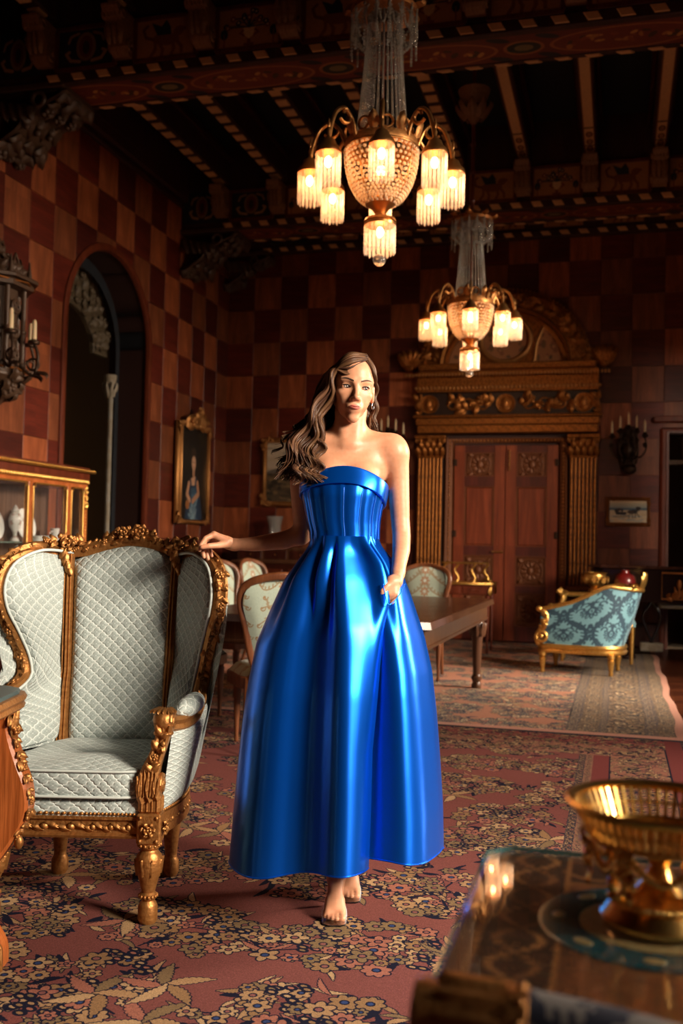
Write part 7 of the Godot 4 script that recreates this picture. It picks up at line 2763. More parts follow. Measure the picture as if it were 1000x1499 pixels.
	var c := thing("chair", "gilt scrolled chair back in dark blue figured fabric along the bottom edge", "chair", Vector3(0.012, 0.003, -0.9))
	b = MB.new()
	c.scale = Vector3(1.0, 0.979, 1.0)
	var roll := along([Vector3(-0.09, 0.798, 0.0), Vector3(0.0, 0.795, 0.01), Vector3(0.12, 0.785, 0.03), Vector3(0.3, 0.77, 0.05)], 16)
	var cs := PackedVector2Array()
	for i in 18:
		cs.append(Vector2(cos(TAU * i / 18), sin(TAU * i / 18)) * 0.031)
	b.sweep(PackedVector3Array(roll), cs, {"up": Vector3.UP, "caps": true, "uv": Vector2(1, 2.4)})
	part(c, "back_roll", b, mats["print_blue"])
	b = MB.new()
	b.box(Vector3(0.09, 0.6, 0.03), Vector3(0.4, 0.36, 0.045), 0.015)
	part(c, "back_panel", b, mats["print_blue"])
	b = MB.new()
	b.lathe([Vector2(0, -0.06), Vector2(0.02, -0.062), Vector2(0.038, -0.05), Vector2(0.04, -0.03), Vector2(0.034, -0.012), Vector2(0.037, 0.01), Vector2(0.033, 0.03), Vector2(0.036, 0.042), Vector2(0.034, 0.05), Vector2(0, 0.05)], 26, Transform3D(Basis(Vector3.BACK, PI * 0.5), Vector3(-0.132, 0.792, 0.0)), 13, 0.004, -0.045, 0.028)
	for k in 12:
		var a := TAU * k / 12
		b.leaf(Vector3(-0.10, 0.792 + sin(a) * 0.034, cos(a) * 0.034), Vector3(-1, 0, 0), Vector3(0, sin(a), cos(a)), 0.07, 0.016, 0.1)
		b.ball(Vector3(-0.088, 0.792 + sin(a) * 0.036, cos(a) * 0.036), Vector3(0.005, 0.006, 0.006), Basis.IDENTITY, 6, 4)
	part(c, "scrolled_end", b, mats["gilt"])
	for x in [-0.125, 0.3]:
		b = MB.new()
		b.tube([Vector3(x, 0.77, 0.0), Vector3(x, 0.42, 0.05), Vector3(x, 0.0, 0.0)], 0.024, 10)
		part(c, "stile", b, mats["gilt"])
		b = MB.new()
		b.tube([Vector3(x, 0.42, 0.5), Vector3(x, 0.0, 0.5)], 0.022, 10, [1.0, 0.6])
		part(c, "leg", b, mats["gilt"])
	b = MB.new()
	b.box(Vector3(0.09, 0.43, 0.28), Vector3(0.46, 0.09, 0.48), 0.03)
	part(c, "seat", b, mats["print_blue"])


func _circle(r: float, y: float, n: int) -> Array:
	var out := []
	for i in n + 1:
		out.append(Vector3(cos(TAU * i / n) * r, y, sin(TAU * i / n) * r))
	return out


func lattice_pic() -> Pic:
	# one trellis cell: wavy crossing bands, a dotted square between
	var p := Pic.new(128, 128, srgb(160, 172, 171))
	p.wrap = true
	var r := RandomNumberGenerator.new()
	r.seed = 2
	for k in 4:
		for i in 4:
			var e := Vector2(32 + 64 * (k % 2), 64 * (k / 2)) + Vector2(0, 0)
			pass
	for j in 128:
		for i in 128:
			var a := fposmod((i + j) + 5.0 * sin((i - j) * TAU / 64.0), 128.0)
			var b := fposmod((i - j) + 5.0 * sin((i + j) * TAU / 64.0), 128.0)
			var d := minf(minf(a, 128 - a), minf(b, 128 - b))
			if d < 10.0:
				p.im.set_pixel(i, j, srgb(206, 216, 214) if d < 7.0 else srgb(184, 195, 193))
	for e in [Vector2(64, 0), Vector2(0, 64)]:
		for k in 4:
			var q: Vector2 = e + Vector2(0, 17).rotated(PI * 0.5 * k)
			p.oval(q.x, q.y, 9, 9, PI * 0.25, srgb(144, 156, 155))
		p.oval(e.x, e.y, 5, 5, 0, srgb(200, 208, 208))
	p.grain(0.12, r)
	return p


func bridge(b: MB, a: Array, c: Array, nv: int, bulge: float, out: Vector3, pitch := 0.042, edge := 0.18) -> void:
	# upholstery stretched between two edges of as many points, swelling along out
	var nu := a.size()
	var g := PackedVector3Array()
	var w := 0.0
	for i in nu - 1:
		w += ((a[i + 1] - a[i]).length() + (c[i + 1] - c[i]).length()) * 0.5
	var h := 0.0
	for i in nu:
		h += (c[i] - a[i]).length() / nu
	for j in nv:
		var f := j / float(nv - 1)
		for i in nu:
			var e := i / float(nu - 1)
			var k := minf(1.0, minf(e, 1.0 - e) / edge)
			var l := minf(1.0, minf(f, 1.0 - f) / edge)
			var s := sqrt(maxf(0.0, 1.0 - (1.0 - k) * (1.0 - k))) * sqrt(maxf(0.0, 1.0 - (1.0 - l) * (1.0 - l)))
			g.append((a[i] as Vector3).lerp(c[i], f) + out * bulge * s)
	b.patch(g, nu, nv, false, false, w / pitch, h / pitch, false)


func along(keys: Array, n: int) -> Array:
	# n points evenly along a smooth curve
	var p := smooth_path(keys, 8)
	var run := [0.0]
	for i in p.size() - 1:
		run.append(run[i] + (p[i + 1] - p[i]).length())
	var out := []
	var k := 0
	for i in n:
		var t: float = run[-1] * i / float(n - 1)
		while k < run.size() - 2 and run[k + 1] < t:
			k += 1
		out.append(p[k].lerp(p[k + 1], clampf((t - run[k]) / maxf(1e-6, run[k + 1] - run[k]), 0, 1)))
	return out


func mirror(keys: Array) -> Array:
	var out := []
	for q in keys:
		out.append(Vector3(-q.x, q.y, q.z))
	return out


func scroll(b: MB, at: Vector3, axis: Vector3, r: float, thick: float, turns := 1.6) -> void:
	var x := axis.cross(Vector3.UP).normalized()
	var p := []
	for i in 26:
		var f := i / 25.0
		var a := f * TAU * turns
		p.append(at + (x * cos(a) + Vector3.UP * sin(a)) * r * (1.0 - 0.8 * f) + axis * thick * 0.5 * f)
	b.tube(p, thick, 6)
	b.ball(at + axis * thick * 0.6, Vector3.ONE * r * 0.25, Basis.IDENTITY, 8, 5)


func wing_chair() -> void:
	var lp := lattice_pic()
	var lt := lp.tex()
	var up := Pic.new(128, 128, Color(0.5, 0.5, 0.5))
	for j in 128:
		for i in 128:
			var a := absf(fposmod((i + j) + 5.0 * sin((i - j) * TAU / 64.0), 128.0) - 64.0) / 64.0
			var b := absf(fposmod((i - j) + 5.0 * sin((i + j) * TAU / 64.0), 128.0) - 64.0) / 64.0
			var v := 1.0 - pow(maxf(a, b), 4.0) * 0.9
			up.im.set_pixel(i, j, Color(v, v, v))
	mat("lattice", Color.WHITE, 0.62, 0, {"albedo_texture": lt, "heightmap_enabled": true, "heightmap_texture": up.tex(), "heightmap_scale": 0.35, "rim_enabled": true, "rim": 0.25, "metallic_specular": 0.4})
	mat("piping", srgb(186, 196, 194), 0.7)
	var f: Material = mats["lattice"]
	var gl: Material = mats["gilt"]
	var o := thing("wing_armchair", "carved gilt wing armchair in pale blue trellis fabric under the woman's hand", "chair", Vector3(-1.675, 0.0, -3.085), YAW)
	var b := MB.new()
	# legs
	for e in [[0.205, 0.232, 1.0], [-0.205, 0.232, 1.0]]:
		b = MB.new()
		b.xf = Transform3D(Basis.IDENTITY, Vector3(e[0], 0, e[1]))
		b.lathe([Vector2(0, 0), Vector2(0.026, 0), Vector2(0.031, 0.012), Vector2(0.031, 0.05), Vector2(0.026, 0.062), Vector2(0.02, 0.07), Vector2(0.027, 0.078), Vector2(0.027, 0.09), Vector2(0.021, 0.096), Vector2(0.036, 0.155), Vector2(0.042, 0.185), Vector2(0.04, 0.21), Vector2(0.029, 0.222), Vector2(0.026, 0.228), Vector2(0.036, 0.238), Vector2(0.036, 0.25), Vector2(0, 0.25)], 24, Transform3D.IDENTITY, 8, 0.006, 0.098, 0.15)
		for k in 8:
			var d := Vector3(cos(TAU * k / 8 + 0.4), 0, sin(TAU * k / 8 + 0.4))
			b.leaf(d * 0.033 + Vector3(0, 0.15, 0), Vector3.UP + d * 0.12, d, 0.06, 0.022, 0.05)
			b.ball(d * 0.036 + Vector3(0, 0.185, 0), Vector3(0.008, 0.012, 0.008), Basis.IDENTITY, 6, 4)
		for k in 14:
			var d := Vector3(cos(TAU * k / 14), 0, sin(TAU * k / 14))
			b.ball(d * 0.027 + Vector3(0, 0.084, 0), Vector3.ONE * 0.006, Basis.IDENTITY, 5, 4)
			b.ball(d * 0.035 + Vector3(0, 0.244, 0), Vector3.ONE * 0.006, Basis.IDENTITY, 5, 4)
		part(o, "leg", b, gl)
	for e in [[0.2, -0.22], [-0.2, -0.22]]:
		b = MB.new()
		b.lathe([Vector2(0, 0), Vector2(0.024, 0), Vector2(0.03, 0.014), Vector2(0.03, 0.05), Vector2(0.022, 0.065), Vector2(0.022, 0.08), Vector2(0.034, 0.2), Vector2(0.036, 0.25), Vector2(0, 0.25)], 18, Transform3D(Basis.IDENTITY, Vector3(e[0], 0, e[1])), 8, 0.005, 0.085, 0.2)
		part(o, "leg", b, gl)
	# corner blocks with rosettes
	for s in [-1.0, 1.0]:
		b = MB.new()
		b.box(Vector3(s * 0.206, 0.298, 0.232), Vector3(0.076, 0.096, 0.076), 0.005)
		b.box(Vector3(s * 0.204, 0.372, 0.228), Vector3(0.07, 0.056, 0.066), 0.008)
		for k in 4:
			b.bar(Vector3(s * 0.206 - 0.024 + 0.016 * k, 0.35, 0.261), Vector3(s * 0.206 - 0.024 + 0.016 * k, 0.392, 0.261), 0.007, 0.006)
			b.bar(Vector3(s * 0.24, 0.35, 0.207 + 0.014 * k), Vector3(s * 0.24, 0.392, 0.207 + 0.014 * k), 0.007, 0.006)
		rose(b, Vector3(s * 0.206, 0.298, 0.27), Vector3.BACK, 0.026)
		rose(b, Vector3(s * 0.245, 0.298, 0.232), Vector3(s, 0, 0), 0.026)
		for q in [-1.0, 1.0]:
			for t in [-1.0, 1.0]:
				b.ball(Vector3(s * 0.206 + q * 0.026, 0.298 + t * 0.036, 0.27), Vector3.ONE * 0.007, Basis.IDENTITY, 5, 4)
		part(o, "corner_block", b, gl)
	# aprons: front and sides with running ribbon-and-bud moulding
	var fr := PackedVector3Array([Vector3(-0.168, 0.298, 0.24), Vector3(0.168, 0.298, 0.24)])
	var prof := PackedVector2Array([Vector2(-0.012, -0.034), Vector2(0.012, -0.034), Vector2(0.016, -0.026), Vector2(0.006, -0.02), Vector2(0.004, 0.018), Vector2(0.014, 0.024), Vector2(0.014, 0.034), Vector2(-0.012, 0.034)])
	for side in 3:
		b = MB.new()
		var path: PackedVector3Array = fr
		if side > 0:
			var s := 1.0 if side == 1 else -1.0
			path = PackedVector3Array(along([Vector3(s * 0.226, 0.298, 0.2), Vector3(s * 0.262, 0.298, 0.06), Vector3(s * 0.268, 0.298, -0.1), Vector3(s * 0.235, 0.298, -0.215)], 12))
		var pr := PackedVector2Array()
		for q in prof:
			pr.append(Vector2(q.x * (-1.0 if side == 1 else 1.0), q.y))
		b.sweep(path, pr, {"up": Vector3.UP, "caps": true})
		var l := 0.0
		for i in path.size() - 1:
			l += (path[i + 1] - path[i]).length()
		var steps := int(l / 0.05)
		var pts := along(Array(path) if path.size() > 2 else [path[0], path[0].lerp(path[1], 0.5), path[1]], steps + 1)
		for i in steps:
			var q: Vector3 = pts[i].lerp(pts[i + 1], 0.5)
			var tg: Vector3 = (pts[i + 1] - pts[i]).normalized()
			var out := Vector3.BACK if side == 0 else Vector3.UP.cross(tg) * (1.0 if side == 2 else -1.0)
			if side > 0 and out.x * (1.0 if side == 1 else -1.0) < 0.0:
				out = -out
			q += out * 0.007
			b.ball(q, Vector3.ONE * 0.011, Basis.IDENTITY, 7, 5)
			b.leaf(q + Vector3(0, 0.012, 0), tg - Vector3(0, 0.5, 0), out, 0.04, 0.018, 0.4)
			b.leaf(q - Vector3(0, 0.012, 0), -tg + Vector3(0, 0.5, 0), out, 0.034, 0.016, 0.4)
		var up2 := PackedVector3Array()
		for q in path:
			up2.append(q + Vector3(0, 0.042, 0) + (Vector3.BACK * 0.012 if side == 0 else Vector3(0.008 * signf(q.x), 0, 0)))
		beads(b, up2, 0.0055, 0.0125)
		part(o, "seat_rail", b, gl)
	b = MB.new()
	b.box(Vector3(0, 0.298, -0.225), Vector3(0.44, 0.068, 0.03), 0.006)
	part(o, "seat_rail", b, gl)
	# seat deck and cushion
	b = MB.new()
	var deck := smooth2([Vector2(-0.19, -0.245), Vector2(0.19, -0.245), Vector2(0.215, -0.2), Vector2(0.25, 0.0), Vector2(0.2, 0.2), Vector2(-0.2, 0.2), Vector2(-0.25, 0.0), Vector2(-0.215, -0.2)], 4, true)
	b.xf = Transform3D(Basis(Vector3.RIGHT, -PI * 0.5), Vector3.ZERO)
	b.extrude(deck, 0.33, 0.385, 0.012)
	for i in b.t.size():
		b.t[i] = Vector2(b.v[i].x, b.v[i].y + b.v[i].z * 0.3) / 0.042
	part(o, "seat_deck", b, f)
	b = MB.new()
	var hw := 0.205
	var hd := 0.235
	var g := PackedVector3Array()
	var nu := 72
	var lv := [[0.0, 0.9], [0.0, 0.97], [0.12, 1.0], [0.35, 1.012], [0.65, 1.012], [0.88, 1.0], [0.97, 0.975], [1.0, 0.93], [1.04, 0.8], [1.10, 0.6], [1.14, 0.4], [1.16, 0.2], [1.165, 0.0]]
	for e in lv:
		for i in nu:
			var a := TAU * i / nu
			var c := cos(a)
			var s := sin(a)
			var q := Vector2(signf(c) * pow(absf(c), 0.42) * hw, signf(s) * pow(absf(s), 0.42) * hd) * float(e[1])
			var y: float = 0.387 + 0.095 * float(e[0])
			if e[0] > 0.9:
				y += 0.012 * sin(q.x * 21.0 + q.y * 9.0) * (1.0 - float(e[1])) - 0.016 * exp(-(pow(q.x - 0.04, 2) + pow(q.y + 0.02, 2)) / 0.006)
				y += 0.012 * exp(-pow(q.y + 0.2, 2) / 0.02)
			elif e[0] > 0.1:
				y += 0.003 * sin(a * 17.0)
			g.append(Vector3(q.x, y, q.y + 0.03))
	b.patch(g, nu, lv.size(), true, false)
	for i in b.t.size():
		b.t[i] = (Vector2(b.v[i].x, b.v[i].z) if b.n[i].y > 0.6 else Vector2(b.v[i].x + b.v[i].z * 0.4, -b.v[i].y + 0.24)) / 0.042
	part(o, "seat_cushion", b, f)
	for y in [0.395, 0.475]:
		b = MB.new()
		var rim := []
		for i in 48:
			var a := TAU * i / 48
			rim.append(Vector3(signf(cos(a)) * pow(absf(cos(a)), 0.42) * hw * 1.012, y, signf(sin(a)) * pow(absf(sin(a)), 0.42) * hd * 1.012 + 0.03))
		b.tube(rim, 0.005, 6, [], {"ring": true})
		part(o, "cushion_piping", b, mats["piping"])
	# inside back
	var top := [Vector3(-0.185, 1.125, -0.225), Vector3(-0.08, 1.165, -0.238), Vector3(0.02, 1.185, -0.242), Vector3(0.12, 1.172, -0.238), Vector3(0.205, 1.13, -0.225)]
	var low := [Vector3(-0.175, 0.46, -0.17), Vector3(-0.08, 0.46, -0.185), Vector3(0.01, 0.46, -0.19), Vector3(0.1, 0.46, -0.185), Vector3(0.19, 0.46, -0.17)]
	b = MB.new()
	bridge(b, along(top, 22), along(low, 22), 26, 0.045, Vector3(0, 0.05, 1), 0.042, 0.16)
	part(o, "back_pad", b, f)
	# wings, arms and outsides, once for each side
	var edge := [Vector3(0.215, 1.16, -0.22), Vector3(0.295, 1.168, -0.12), Vector3(0.36, 1.125, -0.03), Vector3(0.382, 1.05, 0.01), Vector3(0.375, 0.97, 0.0), Vector3(0.35, 0.885, -0.055), Vector3(0.328, 0.80, -0.105), Vector3(0.316, 0.735, -0.11), Vector3(0.312, 0.685, -0.07), Vector3(0.312, 0.645, 0.0)]
	var armr := [Vector3(0.312, 0.645, 0.0), Vector3(0.305, 0.62, 0.07), Vector3(0.285, 0.612, 0.14), Vector3(0.25, 0.618, 0.2)]
	for s in [1.0, -1.0]:
		var ed: Array = edge if s > 0.0 else mirror(edge)
		var ar: Array = armr if s > 0.0 else mirror(armr)
		var whole: Array = ed + ar.slice(1)
		# inside of the wing: from the mullion to the carved edge
		b = MB.new()
		var mull := [Vector3(s * 0.205, 1.135, -0.215), Vector3(s * 0.2, 0.95, -0.2), Vector3(s * 0.195, 0.75, -0.185), Vector3(s * 0.19, 0.5, -0.16)]
		var inner := []
		for q in whole:
			inner.append(q + Vector3(-s * 0.018, -0.006, -0.004))
		var down: Array = inner.slice(1) + [Vector3(s * 0.215, 0.56, 0.2), Vector3(s * 0.205, 0.5, 0.2)]
		bridge(b, along(mull, 30), along(down, 30), 14, 0.02, Vector3(-s * 0.75, 0.0, 0.65), 0.042, 0.14)
		part(o, "wing_pad", b, f)
		# inner side below the arm
		b = MB.new()
		bridge(b, along([Vector3(s * 0.19, 0.48, -0.16), Vector3(s * 0.23, 0.48, 0.0), Vector3(s * 0.2, 0.48, 0.2)], 12), along([Vector3(s * 0.28, 0.64, -0.1), Vector3(s * 0.29, 0.62, 0.05), Vector3(s * 0.24, 0.6, 0.19)], 12), 8, 0.015, Vector3(-s, 0.2, 0), 0.042)
		part(o, "inner_side", b, f)
		# outside: one skin from the carved edge down to the rail
		b = MB.new()
		var outer := []
		for q in whole:
			outer.append(q + Vector3(s * 0.012, -0.012, -0.008))
		var base := [Vector3(s * 0.17, 0.34, -0.245), Vector3(s * 0.225, 0.34, -0.23), Vector3(s * 0.262, 0.34, -0.14), Vector3(s * 0.268, 0.34, -0.02), Vector3(s * 0.256, 0.34, 0.1), Vector3(s * 0.232, 0.34, 0.2)]
		bridge(b, along(outer, 34), along(base, 34), 16, 0.028, Vector3(s * 0.9, 0, -0.3), 0.042, 0.2)
		part(o, "outside_cover", b, f)
		# mullion
		b = MB.new()
		var mp := along([Vector3(s * 0.195, 1.15, -0.195), Vector3(s * 0.19, 0.95, -0.175), Vector3(s * 0.185, 0.75, -0.16), Vector3(s * 0.18, 0.47, -0.135)], 14)
		b.sweep(PackedVector3Array(mp), PackedVector2Array([Vector2(-0.017, -0.02), Vector2(-0.017, 0.004), Vector2(-0.011, 0.012), Vector2(-0.006, 0.006), Vector2(0.0, 0.016), Vector2(0.006, 0.006), Vector2(0.011, 0.012), Vector2(0.017, 0.004), Vector2(0.017, -0.02)]), {"up": Vector3.BACK})
		part(o, "mullion", b, gl)
		# carved wing frame
		b = MB.new()
		var ep := PackedVector3Array(along(whole, 60))
		var outs := []
		for q in ep:
			outs.append(Vector3(s * 0.35, 0.0, 1.0))
		b.sweep(ep, PackedVector2Array([Vector2(-0.024, -0.018), Vector2(-0.024, 0.008), Vector2(-0.014, 0.018), Vector2(0.0, 0.012), Vector2(0.014, 0.018), Vector2(0.024, 0.008), Vector2(0.024, -0.018)]), {"up": Vector3(s * 0.35, 0.0, 1.0), "caps": true})
		part(o, "wing_frame", b, gl)
		b = MB.new()
		var cut := PackedVector3Array()
		for q in ep.slice(3, 46):
			cut.append(q + Vector3(s * 0.35, 0, 1.0).normalized() * 0.012)
		carving(b, cut, Vector3(s * 0.35, 0, 1.0), 0.026, 0.021, 11 + int(s))
		part(o, "wing_carving", b, gl)
		b = MB.new()
		var lip := []
		for q in inner:
			lip.append(q + Vector3(-s * 0.012, 0, 0.012))
		b.tube(along(lip, 50), 0.0055, 6)
		part(o, "gimp", b, mats["piping"])
		# arm pad, scroll and S-shaped post
		b = MB.new()
		var pp := along([Vector3(s * 0.312, 0.665, -0.02), Vector3(s * 0.305, 0.662, 0.05), Vector3(s * 0.288, 0.652, 0.11), Vector3(s * 0.272, 0.645, 0.15)], 14)
		var sc := []
		for i in 14:
			sc.append(sqrt(maxf(0.05, 1.0 - pow(absf(i / 6.5 - 1.0), 3.0))))
		var oval := PackedVector2Array()
		for i in 16:
			oval.append(Vector2(cos(TAU * i / 16) * 0.036, sin(TAU * i / 16) * 0.034))
		b.sweep(PackedVector3Array(pp), oval, {"up": Vector3.UP, "scale": sc, "caps": true, "uv": Vector2(4, 4)})
		part(o, "arm_pad", b, f)
		b = MB.new()
		var post := along([Vector3(s * 0.204, 0.395, 0.235), Vector3(s * 0.196, 0.43, 0.246), Vector3(s * 0.204, 0.475, 0.245), Vector3(s * 0.222, 0.53, 0.235), Vector3(s * 0.236, 0.58, 0.225), Vector3(s * 0.24, 0.62, 0.222)], 18)
		var ps := []
		for i in 18:
			ps.append(lerpf(1.25, 0.72, smoothstep(0.0, 0.65, i / 17.0)) + (0.0 if i < 14 else 0.1 * (i - 14)))
		b.sweep(PackedVector3Array(post), PackedVector2Array([Vector2(-0.03, -0.04), Vector2(-0.03, 0.02), Vector2(-0.02, 0.03), Vector2(-0.008, 0.022), Vector2(0.0, 0.032), Vector2(0.008, 0.022), Vector2(0.02, 0.03), Vector2(0.03, 0.02), Vector2(0.03, -0.04)]), {"up": Vector3.BACK, "scale": ps, "caps": true})
		part(o, "arm_post", b, gl)
		b = MB.new()
		for k in 7:
			b.leaf(Vector3(s * 0.198 + (k - 3) * 0.0095, 0.40, 0.274), Vector3((k - 3) * 0.03 + s * 0.06, 1, 0.0), Vector3.BACK, 0.11 - absf(k - 3) * 0.012, 0.012, 0.1)
		carving(b, PackedVector3Array([Vector3(s * 0.206, 0.48, 0.272), Vector3(s * 0.226, 0.54, 0.258), Vector3(s * 0.238, 0.585, 0.248)]), Vector3.BACK, 0.026, 0.022, 4)
		scroll(b, Vector3(s * 0.234, 0.43, 0.215), Vector3(s, 0, 0), 0.032, 0.009)
		scroll(b, Vector3(s * 0.262, 0.63, 0.215), Vector3(s, 0, 0), 0.03, 0.009)
		for k in 7:
			var a := -0.9 + k * 0.3
			b.leaf(Vector3(s * 0.238 + sin(a) * 0.02, 0.665, 0.20), Vector3(sin(a) * 0.7, -0.25, 1.0), Vector3(sin(a), 1, 0.3), 0.055, 0.022, 0.2)
		b.ball(Vector3(s * 0.238, 0.632, 0.22), Vector3(0.036, 0.036, 0.038), Basis.IDENTITY, 12, 8)
		b.ring(Vector3(s * 0.238, 0.592, 0.225), Vector3.UP, 0.026, 0.007, 16, 6)
		part(o, "arm_scroll", b, gl)
	# crest rail with its carving
	var cr := along([Vector3(-0.215, 1.16, -0.222), Vector3(-0.15, 1.163, -0.235), Vector3(-0.07, 1.188, -0.243), Vector3(0.02, 1.206, -0.246), Vector3(0.11, 1.194, -0.243), Vector3(0.18, 1.165, -0.235), Vector3(0.22, 1.16, -0.222)], 30)
	b = MB.new()
	b.sweep(PackedVector3Array(cr), PackedVector2Array([Vector2(-0.022, -0.022), Vector2(-0.022, 0.012), Vector2(-0.008, 0.022), Vector2(0.008, 0.016), Vector2(0.022, 0.012), Vector2(0.022, -0.022)]), {"up": Vector3.BACK, "caps": true})
	part(o, "crest_rail", b, gl)
	b = MB.new()
	var on := PackedVector3Array()
	for q in cr:
		on.append(q + Vector3(0, 0.008, 0.012))
	carving(b, on, Vector3(0, 0.6, 1), 0.026, 0.02, 15)
	var mid := PackedVector3Array()
	for q in cr.slice(9, 22):
		mid.append(q + Vector3(0, 0.024, 0.0))
	carving(b, mid, Vector3(0, 0.9, 0.7), 0.032, 0.02, 16)
	rose(b, Vector3(0.055, 1.232, -0.215), Vector3(0.1, 0.3, 1), 0.034)
	rose(b, Vector3(0.0, 1.228, -0.22), Vector3(-0.2, 0.5, 1), 0.028)
	for s in [-1.0, 1.0]:
		rose(b, Vector3(s * 0.205, 1.185, -0.195), Vector3(0, 0.3, 1), 0.036)
		carving(b, PackedVector3Array([Vector3(s * 0.15, 1.19, -0.22), Vector3(s * 0.2, 1.205, -0.2), Vector3(s * 0.27, 1.19, -0.14)]), Vector3(0, 0.8, 1), 0.03, 0.02, 18)
		for k in 4:
			b.leaf(Vector3(s * 0.2, 1.17 - 0.02 * k, -0.18), Vector3((k - 1.5) * 0.4, -1, 0), Vector3.BACK, 0.05, 0.024, 0.4)
	part(o, "crest_carving", b, gl)
	# outside back
	b = MB.new()
	bridge(b, along([Vector3(-0.215, 1.16, -0.24), Vector3(0, 1.2, -0.262), Vector3(0.215, 1.16, -0.24)], 14), along([Vector3(-0.2, 0.34, -0.245), Vector3(0, 0.34, -0.255), Vector3(0.2, 0.34, -0.245)], 14), 12, 0.02, Vector3(0, 0, -1))
	part(o, "outside_back", b, f)
	# the seat is wider to the left of the picture than the back: let it spread towards its front
	for k in o.get_children():
		var src: ArrayMesh = k.mesh
		var ar := src.surface_get_arrays(0)
		var v: PackedVector3Array = ar[Mesh.ARRAY_VERTEX]
		for i in v.size():
			if v[i].x < 0.0 and v[i].y < 0.74:
				v[i].x *= 1.0 + 0.5 * smoothstep(-0.2, 0.18, v[i].z) * smoothstep(0.74, 0.66, v[i].y)
		ar[Mesh.ARRAY_VERTEX] = v
		var m := ArrayMesh.new()
		m.add_surface_from_arrays(Mesh.PRIMITIVE_TRIANGLES, ar)
		k.mesh = m


